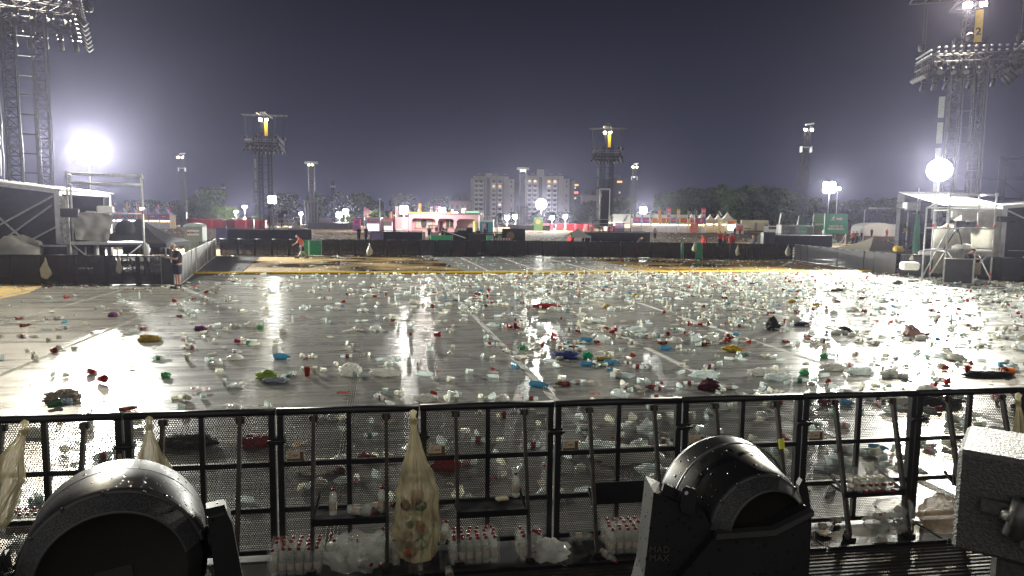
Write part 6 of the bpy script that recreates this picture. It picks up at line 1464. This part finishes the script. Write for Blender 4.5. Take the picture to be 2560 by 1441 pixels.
fp_list = [  # px, y of feet, D or None, rz, shirt, legs, hair, lean, label, shorts
 (897,602,88,20,blk,blk,'dark',4,'dark figure left of two crossing the field by the pale boards'),
 (915,602,87,60,blk,blk,'dark',6,'dark figure right of two crossing the field, leg raised'),
 (1073,0,104,0,blk,blk,'dark',0,'dark-dressed figure standing by the curtained window of the pink house'),
 (1091,0,109.5,10,blk,redc,'dark',0,'figure standing at the maroon door of the pink house'),
 (1107,0,102,-30,blk,blk,'dark',0,'dark figure left of the golf cart'),
 (1113,0,103,80,greyc,blk,'dark',28,'figure stooping over behind the golf cart'),
 (1141,0,100,0,tanc,blk,'dark',5,'person in a pale shirt right of the golf cart'),
 (1195,0,84,10,blk,blk,'dark',5,'dark figure at the right end of the black sheet'),
 (1213,0,100,0,blk,blk,'dark',0,'dark figure in front of the teal hut'),
 (1238,0,59,0,blk,blk,'dark',8,'hooded figure in front of the green screen'),
 (1427,0,58.5,170,redc,blk,'dark',10,'person in a red shirt behind the far barrier near the white gazebo'),
 (1594,0,57,60,blk,redc,'dark',35,'long-haired person bending over the far barrier row'),
 (1637,588,112,-20,tanc,blk,'dark',4,'person in a pale yellow top before the stall counters'),
 (1761,0,62,-60,redc,redc,'brown',12,'person in red bending beside the green panel'),
 (1800,0,80,0,redc,blk,'dark',0,'taller person in red and black in the group before the kiosk'),
 (1810,0,74,40,redc,blk,'dark',8,'person in red next to the pale-shirted one before the kiosk'),
 (1813,0,84,0,greyc,blk,'dark',0,'person in a pale grey shirt in the group before the kiosk'),
 (1827,0,70,30,redc,redc,'dark',6,'left person of the pair in red by the far barrier'),
 (1832,0,70.5,-20,redc,blk,'dark',6,'right person of the pair in red by the far barrier'),
 (2132,602,98,20,redc,blk,'brown',3,'person in red standing left of the low white tent'),
 (2141,602,99,-10,blk,blk,'dark',3,'dark figure standing next to the one in red by the low white tent'),
 (2153,0,140,10,tanc,blk,'dark',0,'pale-topped person at the left end of the low white tent'),
 (2178,0,150,0,blk,blk,'dark',0,'dark figure in the middle before the low white tent'),
 (2216,0,150,0,redc,redc,'dark',0,'red figure at the bright opening of the low white tent'),
 (2240,0,152,0,redc,blk,'dark',0,'person in red at the right end of the low white tent'),
 (1836,0,150,0,blk,blk,'dark',0,'dark figure at the counter of the orange-lit kiosk'),
 (1849,0,150,0,redc,blk,'dark',0,'person between the orange-red kiosk and the cream truck'),
]
for px,fy,D_,rz_,sh,lgm,hr,ln,lb in fp_list:
    p = P(px,600,D_); person(lb,(p.x,p.y,0),rad(rz_),1.74,ln,8,shirt=sh,legs=lgm,hair=hr,legL=(.06,.12),legR=(0,-.1),longhair=(px in (1594,1238)),sub=0)
p = P(1882,600,57.2); person('broad person in a dark grey jacket and pale cap behind the far barrier',(p.x,57.2,0),rad(150),1.8,12,15,UPARM,UPARM,shirt=greyc,legs=navy,hair='grey',sub=1)

# ================================================================== litter on the deck
cupm = mat('milky_cup_plastic', (0.78,0.78,0.70), .3, var=.08, transl=.62); cupc = mat('clear_cup_plastic', (0.74,0.80,0.78), .2, var=.06, transl=.6, clear=.12)
redm = mat('red_cup', (0.40,0.03,0.03), .4, var=.2, transl=.15); bluem = mat('blue_bottle_plastic', (0.14,0.42,0.58), .2, var=.15, transl=.4); paper = mat('damp_paper', (0.62,0.58,0.48), .7, var=.15, transl=.2)
bagw = mat('white_carrier_bag', (0.78,0.78,0.74), .35, var=.08, transl=.55, bump=.4, bscale=18); greenm = mat('green_plastic', (0.10,0.50,0.18), .4, transl=.2); clothm = {}
def clm(n, c): return mat('cloth_'+n, c, .85, var=.35, scale=14, bump=.6, bscale=25)
petl = mat('littered_bottle_plastic', (0.72,0.78,0.77), .15, var=.06, transl=.55, clear=.15)
def cup_mesh(mm, crush, seed, r0=.031, r1=.044, h=.115, ring=True):
    b = MB(); b.lathe([(.002,.002),(r0,.0),(r1,h),(r1*1.06,h+.002),(r1*1.05,h-.003),(r1*.96,h-.004),(r0*.94,.005),(.002,.006)], 14)
    me = b.mesh('cup', mm); rr = random.Random(seed)
    for v in me.vertices:
        x,y,z = v.co; k = crush*(.3+.7*z/h); n_ = nz3(x*22+seed*5,y*22,z*14)
        v.co = Vector((x*(1-k*.55)+n_*k*.03, y*(1+k*.15)+nz3(y*20,z*20,seed)*k*.025, z*(1-.15*crush)))
    return me
def bottle_mesh(mm, crush, seed, lab=None, capm=None):
    b = MB(); b.lathe([(.002,.003),(.026,.0),(.033,.01),(.033,.06)], 12, 0); b.lathe([(.0335,.06),(.0335,.13)], 12, 1 if lab else 0); b.lathe([(.033,.13),(.028,.15),(.033,.165),(.031,.185),(.016,.22),(.0135,.232)], 12, 0); b.lathe([(.0155,.23),(.0155,.248),(.001,.249)], 10, 2 if capm else 0)
    me = b.mesh('bottle', [mm, lab or mm, capm or mm])
    for v in me.vertices:
        x,y,z = v.co; k = crush*math.sin(PI*min(1,z/.22)); v.co = Vector((x*(1-.55*k)+.025*k*nz3(z*16,seed,x*9), y*(1+.2*k)+.02*k*nz3(z*14,x*20,seed), z*(1-.1*crush)))
    return me
cups = [cup_mesh((cupm,cupc)[i%2], (0,.25,.6,.9,.15,.5)[i], i) for i in range(6)]; redcups = [cup_mesh(redm, (.0,.5,.9)[i], i+10, .033, .048, .125) for i in range(3)]
labw = mat('white_red_label', (0.75,.6,.55), .5, var=.3, scale=30); labg = mat('green_label',(.12,.4,.2),.5); labr = mat('red_label',(.42,.06,.06),.5)
bots = [bottle_mesh(petl, (0,.5,.9,.3,.7,.2)[i], i, (labw,None,labr,labg,None,labr)[i], (None,M['white'],redm,None,M['white'],redm)[i]) for i in range(6)]
bluebots = [bottle_mesh(bluem, (.4,.9)[i], i+20) for i in range(2)]; colas = [bottle_mesh(mat('brown_bottle',(.10,.04,.02),.2), .3, 31, labr, redm)]
def flat_mesh(mm, w_, d_, seed, amp=.02):
    b = MB(); b.grid(lambda u_, v_: ((u_-.5)*w_*(1+.2*nz3(v_*3,seed)), (v_-.5)*d_*(1+.3*nz3(u_*3,seed,2)), .012+amp*(1+nz3(u_*4+seed,v_*4,seed))*.8), 7, 5); return b.mesh('scrap', mm)
papers = [flat_mesh((paper,mat('pale_wrapper',(.72,.70,.62),.5,transl=.2),mat('brown_card',(.36,.23,.11),.7))[i%3], .16+.04*i, .10, i) for i in range(5)]
redpap = [flat_mesh(redm,.15,.09,i+7,.025) for i in range(2)]; lids = MB(); lids.lathe([(.001,.012),(.03,.012),(.044,.004),(.047,.0),(.045,.008),(.03,.016),(.001,.016)],16); lidme = lids.mesh('lid', cupm)
bags = [blob(.16,.11,.07,.5,80+i,18,12,2.4,fold=.2).mesh('bag', (bagw,cupc,bagw)[i]) for i in range(3)]
tray = MB(); tray.lathe([(.001,.004),(.06,.004),(.075,.028),(.082,.028),(.078,.022),(.062,.0),(.001,.0)],16); trayme = tray.mesh('tray', cupm)
coll = {}
KIND = dict(
 clear_cup=(cups,'whitish plastic cup thrown on the wet deck','cup','whitish plastic cups strewn over the deck'),
 red_cup=(redcups,'red plastic cup thrown on the wet deck','cup','red plastic cups strewn over the deck'),
 water_bottle=(bots,'empty clear water bottle lying on the wet deck','bottle','empty clear bottles strewn over the deck'),
 blue_bottle=(bluebots,'blue tinted bottle lying on the wet deck','bottle','blue tinted bottles strewn over the deck'),
 cola_bottle=(colas,'dark brown bottle with red label on the wet deck','bottle','dark brown bottles strewn over the deck'),
 paper_scrap=(papers,'soaked scrap of paper or card flat on the deck','paper scrap','soaked paper scraps on the deck'),
 red_wrapper=(redpap,'red wrapper lying flat on the wet deck','wrapper','red wrappers strewn over the deck'),
 cup_lid=([lidme],'whitish round lid lying on the wet deck','lid','round lids strewn over the deck'),
 plastic_bag=(bags,'crumpled whitish plastic bag on the wet deck','plastic bag','crumpled plastic bags strewn over the deck'),
 food_tray=([trayme],'pale round food tray on the wet deck','food tray','food trays strewn over the deck'))
def place(kind, x, y, sc_=1.0, z=0.0, label=None, rz=None, idx=None):
    ms_, lb, ct, gp = KIND[kind]; me = ms_[R.randrange(len(ms_)) if idx is None else idx]
    o = bpy.data.objects.new(kind, me); C.objects.link(o); rz = R.uniform(0,6.28) if rz is None else rz
    if kind in ('clear_cup','red_cup'):
        if R.random() < .10: rot = (0,0,rz); zz = 0
        else: rot = (PI/2-.11,0,rz); zz = .042*sc_
    elif 'bottle' in kind: rot = (PI/2,0,rz); zz = .031*sc_
    else: rot = (0,0,rz); zz = 0
    o.location = (x,y,z+zz+.004); o.rotation_euler = rot; o.scale = (sc_,)*3
    tag(o, label or lb, ct, gp if not label else None); return o
def dens(u_, v_):
    n_ = .55+.9*max(0,.5+.9*noise.fractal(Vector((u_*.28,v_*.28,3)),1,2,3))
    d_ = (.34+1.15/(1+math.exp(-(u_-3)/2.4)))*n_*(1.0+.25*max(0,(v_-18)/17))
    if v_ < 9.5: d_ *= 1.8
    if u_ < -9 : d_ *= .55
    return d_
pts = []
tries = 0
while len(pts) < NLIT and tries < 160000:
    tries += 1
    v_ = R.uniform(6.6,36.8); u_ = R.uniform(-24,31)
    w_ = UV(u_,v_); 
    if w_.y < 6.35+.152*w_.x or abs(w_.x) > .82*w_.y+1: continue
    if R.random()*2.6 > dens(u_,v_): continue
    pts.append((w_.x,w_.y))
    if R.random() < .35:
        for k in range(R.randrange(1,4)): pts.append((w_.x+R.gauss(0,.22),w_.y+R.gauss(0,.12)))
pts.sort(key=lambda p: p[1])
WT = [('clear_cup',.44),('water_bottle',.2),('red_cup',.04),('blue_bottle',.012),('cola_bottle',.02),('paper_scrap',.13),('red_wrapper',.045),('cup_lid',.03),('plastic_bag',.07),('food_tray',.018)]
cnt = {}
rest = MB(); RM = [cupm, cupc, redm, bluem, paper, bagw, greenm]
def lump(x, y, s_, mi, z=0):
    a = R.uniform(0,6.28); h_ = s_*R.uniform(.35,.8); c, d = math.cos(a), math.sin(a); l_, w_ = s_*R.uniform(.5,1.1), s_*R.uniform(.3,.55); n = 6
    vs = []
    for t__, k in ((-1,R.uniform(.6,1)),(1,R.uniform(.6,1))):
        for i in range(n):
            b_ = 2*PI*i/n; yy, zz = math.cos(b_)*w_*k*R.uniform(.75,1.1), (math.sin(b_)+1)*h_*.5*k; xx = t__*l_*R.uniform(.8,1.1); vs.append((x+xx*c-yy*d, y+xx*d+yy*c, z+zz))
    rest.add(vs, [(i,(i+1)%n,n+(i+1)%n,n+i) for i in range(n)]+[tuple(range(n-1,-1,-1))], mi, True)
lowp = []
for i in range(6):
    b = MB()
    if i < 4: b.lathe([(.002,.002),(.03,.0),(.043,.11),(.041,.108),(.028,.006)], 8)
    else: b.lathe([(.002,.0),(.032,.004),(.033,.14),(.03,.17),(.014,.215),(.012,.235),(.001,.236)], 8)
    k = (.2,.6,.9,.4,.5,.9)[i]
    lowp.append(([Vector((x*(1-k*.5*z/.12 if i<4 else 1-k*.5*math.sin(PI*z/.24))+.02*k*nz3(z*15,i,x*20), y+.02*k*nz3(y*20,z*14,i), z)) for x,y,z in b.v], list(b.f)))
def crushed(x, y, s_, mi, z=.004):
    vs, fs = R.choice(lowp); rz = R.uniform(0,6.28); T = Matrix.Translation((x,y,z+.038*s_)) @ Matrix.Rotation(rz,4,'Z') @ Matrix.Rotation(PI/2-.05 if R.random()<.93 else 0,4,'X') @ Matrix.Scale(s_,4)
    rest.add(vs, fs, mi, True, T)
for x, y in pts:
    r = R.random(); kd = WT[-1][0]
    for k_, w_ in WT:
        if r < w_: kd = k_; break
        r -= w_
    if cnt.get(kd,0) >= 298:
        crushed(x,y,R.uniform(.75,1.15),{'clear_cup':R.choice((0,0,1)),'water_bottle':1,'red_cup':2,'paper_scrap':4}.get(kd,0)); continue
    cnt[kd] = cnt.get(kd,0)+1
    sc_ = R.uniform(.75,1.2)
    if kd == 'plastic_bag': sc_ = R.uniform(.5,1.2)
    place(kd, x, y, sc_)
# small crumbs and far litter beyond the deck
for i in range(1500):
    v_ = R.uniform(7,36.8); u_ = R.uniform(-20,31); w_ = UV(u_,v_)
    if abs(w_.x) > .82*w_.y or R.random()*2 > dens(u_,v_): continue
    lump(w_.x,w_.y,R.uniform(.01,.025),R.choice((0,4,4,5,2)),.003)
for i in range(1900):
    v_ = R.uniform(37.3,53); u_ = R.uniform(-9,31); w_ = UV(u_,v_)
    if R.random() > (.35 if u_ < 4 else 1.0)*(.6+nz3(u_*.4,v_*.4)): continue
    lump(w_.x,w_.y,R.uniform(.03,.085),R.choice((0,0,0,1,1,4,5,2,6)),.0)
for i in range(260): # along the barrier feet
    a = R.random(); p = Vector((-20.6+41.5*a, 50.3+R.gauss(0,.3)+3.2*math.sin(PI*min(1,a*1.0)), 0)); lump(p.x,p.y,R.uniform(.05,.12),R.choice((0,0,1,5,3)))
for i in range(120): p = Vector((R.uniform(-25,-14), 27.6+R.gauss(0,.3),0)); lump(p.x,p.y,R.uniform(.03,.08),R.choice((0,1,4,5,2)))
for i in range(140): a=R.random(); p = Vector((21.4+9.5*a, 38-6.3*a+R.gauss(0,.3)-.4,0)); lump(p.x,p.y,R.uniform(.03,.08),R.choice((0,1,4,5,2)))
tag(rest.build('small_litter', RM), kind='stuff')
rest = MB()
for i in range(15000):
    y = 57*math.exp(R.random()*math.log(235/57)); x = R.uniform(-.75,.75)*y
    d_ = .55+.8*nz3(x*.05,y*.03,1)
    if y > 120: d_ *= .25
    if R.random() > d_: continue
    lump(x,y,R.uniform(.06,.17)*(1+y/300),R.choice((0,4,4,4,7,7,5)),-.03)
tag(rest.build('field_litter', [cupm, cupc, redm, bluem, paper, bagw, greenm, mat('muddy_litter',(.42,.33,.22),.7,var=.3)]), kind='stuff')

# striking single pieces, where the photo shows them
def at(kind, px, py, sc_, label, rz=None, idx=None): g = G(px,py); return place(kind, g.x, g.y, sc_*.8, 0, label, rz, idx)
def heap(px, py, rx, ry, rz_, m_, label, cat='clothing', seed=0, name='clothing_heap', amp=.4, rot=0):
    g = G(px,py); k_ = .8 if py < 1010 else 1; o = blob(rx*k_,ry*k_*1.1,rz_*.8,amp,seed,56,28,1.7,fold=.28).build(name, m_, None, (g.x,g.y,.004), rot); tag(o, label, cat); return o
heap(155,1003,.34,.18,.13,clm('taupe',(.26,.22,.17)),'crumpled taupe cloth lying near the left of the stage barrier',seed=1,rot=.25)
heap(160,1008,.16,.10,.06,clm('pale_blue',(.35,.42,.5)),'pale blue crumpled cloth in front of the taupe cloth',seed=2)
g = G(122,1024); o = place('red_cup',g.x,g.y,1.3,0,'dark green cup lying before the taupe cloth'); o.data = cup_mesh(mat('dark_green_cup',(.03,.12,.05),.4),0,40,.033,.048,.125)
heap(372,853,.30,.15,.11,clm('mustard',(.42,.30,.04)),'mustard yellow cloth heap on the left part of the deck',seed=3,rot=.1)
heap(500,826,.19,.11,.08,clm('purple',(.16,.03,.14)),'dark purple cloth on the left part of the deck',seed=4)
heap(282,792,.16,.12,.10,clm('plum',(.25,.08,.2)),'small plum-coloured heap beside the left glare on the deck',seed=5)
heap(1362,770,.62,.17,.10,clm('crimson',(.42,.015,.03)),'long crimson cloth heap in the middle of the deck',seed=6,amp=.35,rot=.05)
heap(1415,895,.34,.19,.10,clm('navy',(.04,.06,.22)),'navy blue cloth heap right of the middle of the deck',seed=7,rot=.05)
heap(1468,896,.13,.11,.10,clm('emerald',(.02,.36,.17)),'emerald green cloth ball beside the navy heap',seed=8)
heap(1508,901,.17,.09,.05,clm('black_yellow',(.3,.22,.03)),'black and yellow wrapper right of the emerald ball',seed=9,cat='wrapper',name='wrapper_heap')
heap(1832,880,.26,.14,.10,clm('bright_yellow',(.55,.40,.03)),'bright yellow cloth heap on the right half of the deck',seed=10)
heap(1930,825,.22,.2,.24,clm('charcoal',(.035,.035,.035)),'upright black bin bag heap on the right half of the deck',cat='bin bag',name='black_bin_bag',seed=11)
heap(2112,832,.22,.15,.12,clm('black2',(.03,.032,.035)),'low black cloth heap right of the narrow glare on the deck',seed=12)
heap(2470,942,.62,.17,.08,clm('black3',(.012,.012,.016)),'long black cloth stretched near the right end of the barrier',seed=13,amp=.25,rot=.05)
heap(2276,842,.22,.18,.22,mat('pinkish_film',(.52,.38,.34),.3,transl=.4,var=.2),'pinkish plastic bag lump inside the right glare on the deck',cat='plastic bag',name='plastic_bag',seed=14)
heap(2245,712,.24,.15,.14,clm('dark_grey',(.06,.06,.07)),'dark grey lump at the back of the deck before the right barriers',seed=15)
heap(1770,976,.22,.15,.15,clm('burgundy',(.06,.012,.025)),'dark burgundy cloth lump against the stage barrier',seed=16)
heap(2005,815,.26,.12,.08,clm('navy2',(.03,.035,.10)),'dark navy cloth in the litter right of the black bin bag',seed=17)
heap(2100,728,.26,.1,.07,clm('black4',(.03,.02,.025)),'flat dark cloth with red edge far back on the right of the deck',seed=18)
heap(2085,729,.2,.1,.06,clm('black5',(.02,.02,.02)),'small black cloth left of the flat dark cloth far back',seed=19)
heap(875,938,.26,.17,.16,bagw,'large white plastic bag on the third deck seam from the left',cat='plastic bag',name='plastic_bag',seed=20,amp=.25)
heap(962,940,.34,.13,.10,bagw,'long white plastic bag right of the large white bag',cat='plastic bag',name='plastic_bag',seed=21,amp=.3)
heap(1065,1004,.2,.11,.09,bagw,'white plastic bag half hidden by the barrier rail',cat='plastic bag',name='plastic_bag',seed=22)
heap(668,948,.24,.12,.11,clm('leaf_green',(.22,.34,.05)),'green and brown leafy heap left of a red cup near the barrier',seed=23,cat='plant scraps',name='leafy_heap')
heap(690,957,.28,.13,.07,clm('slate',(.25,.28,.33)),'slate grey plastic sheet below the green leafy heap',seed=24,cat='plastic sheet',name='plastic_sheet')
at('red_cup',768,941,1.6,'big red cup lying right of the white bag cluster',1.4,0)
at('red_cup',1085,843,1.7,'pinkish-red crushed cup in the middle of the deck',1.5,1)
at('red_cup',248,956,1.8,'red cup inside the left glare near the barrier',1.0,0)
at('red_wrapper',515,979,1.6,'rounded red wrapper near the left of the barrier'); at('red_wrapper',487,976,1.5,'long red wrapper near the left of the barrier'); at('red_wrapper',858,988,1.6,'red wrapper beside the third deck seam near the barrier')
at('blue_bottle',1282,917,1.7,'bright blue crushed bottle left of the fourth deck seam',.4); at('blue_bottle',1324,965,1.8,'bright blue crushed bottle close to the barrier',1.2); at('blue_bottle',1451,853,1.7,'light blue crushed bottle above the navy heap',1.5); at('blue_bottle',1450,914,1.6,'blue bottle with yellow end below the emerald ball',1.4); at('blue_bottle',1510,911,1.7,'blue crushed bottle right of the emerald ball',1.5); at('blue_bottle',1650,875,1.6,'blue crushed bottle on the fifth deck seam',1.5); at('blue_bottle',2496,917,1.8,'blue crushed bottle at the right end near the barrier',1.4)
at('blue_bottle',685,896,2.0,'blue wrapped bottle with a dark neck left of the middle',1.35)
at('water_bottle',1045,939,1.8,'large dented clear bottle right of the long white bag',1.3,1); at('water_bottle',1525,944,2.0,'large clear bottle near the barrier in the middle',1.5,0); at('water_bottle',1545,946,1.7,'second clear bottle end to end with a larger one near the barrier',1.6,4)
at('clear_cup',1412,951,1.5,'lone upright whitish cup near the barrier, left of the bottle pair'); at('clear_cup',1137,956,1.5,'lone clear cup near the barrier in the middle'); at('food_tray',1913,892,1.5,'round pale tray on the right half of the deck')
g = G(2530,938); o = place('red_cup',g.x,g.y,1.7,0,'orange bottle lying at the right end near the barrier'); o.data = cup_mesh(M['orange'],.1,50,.04,.045,.15)
for px,py,sd in ((1590,742,1),(1980,757,2),(1520,771,3),(2040,765,4)):
    heap(px,py,.17,.11,.09,clm('yellow%d'%sd,(.55,.40,.05)),('yellow plastic heap far back in the middle of the deck','yellow flat heap far back on the right of the deck','ochre flat piece right of the crimson cloth','yellow heap among the dense litter at right')[sd-1],cat='plastic piece',name='yellow_heap',seed=30+sd)
for px,py,sd in ((650,822,1),(1305,873,2),(2060,895,3),(2010,937,4),(415,943,5)):
    heap(px,py,.11,.08,.07,greenm,('green lump left of the middle of the deck','green crushed bottle left of the navy heap','green crushed bottle in the narrow glare','bright green scrap near the barrier at right','green scrap near the barrier on the left seam')[sd-1],cat='plastic piece',name='green_scrap',seed=40+sd)
for px,py,sd in ((1760,945,1),(1905,938,2),(1945,950,3),(1840,775,4),(1590,830,5),(2080,925,6),(2150,936,7)):
    heap(px,py,.3,.14,.10,(bagw,cupc)[sd%2],('white bag heap above the burgundy lump','clear bag heap right of the burgundy lump','brownish-white heap at the right near the barrier','white bag far back right of the crimson cloth','clear plastic sheet right of the middle','white lump in the litter before the right glare','clear lump with bottles before the right glare')[sd-1],cat='plastic bag',name='plastic_bag',seed=60+sd)
# things lying just behind the front barrier, seen through its mesh
for px,py,rx,m_,sd,lb in ((470,1115,.35,clm('black6',(.015,.015,.02)),1,'dark cloth heap behind the barrier mesh at left'),(1560,1150,.4,bagw,2,'heap of whitish bags behind the barrier mesh left of the angular stage lamp'),(1500,1130,.25,cupc,3,'clear plastic heap behind the barrier mesh in the middle'),(1115,1175,.17,redm,4,'red crumpled piece behind the barrier mesh right of the rubbish bag'),(640,1115,.2,redm,5,'reddish wrapper heap behind the barrier mesh at left'),(2330,1010,.45,clm('black7',(.02,.02,.02)),6,'dark cloth heap behind the barrier mesh at right'),(790,1180,.25,bagw,7,'white bag behind the barrier mesh above the bottle shelf')):
    heap(px,py,rx,rx*.5,.1,m_,lb,cat='litter heap',name='litter_heap',seed=70+sd)
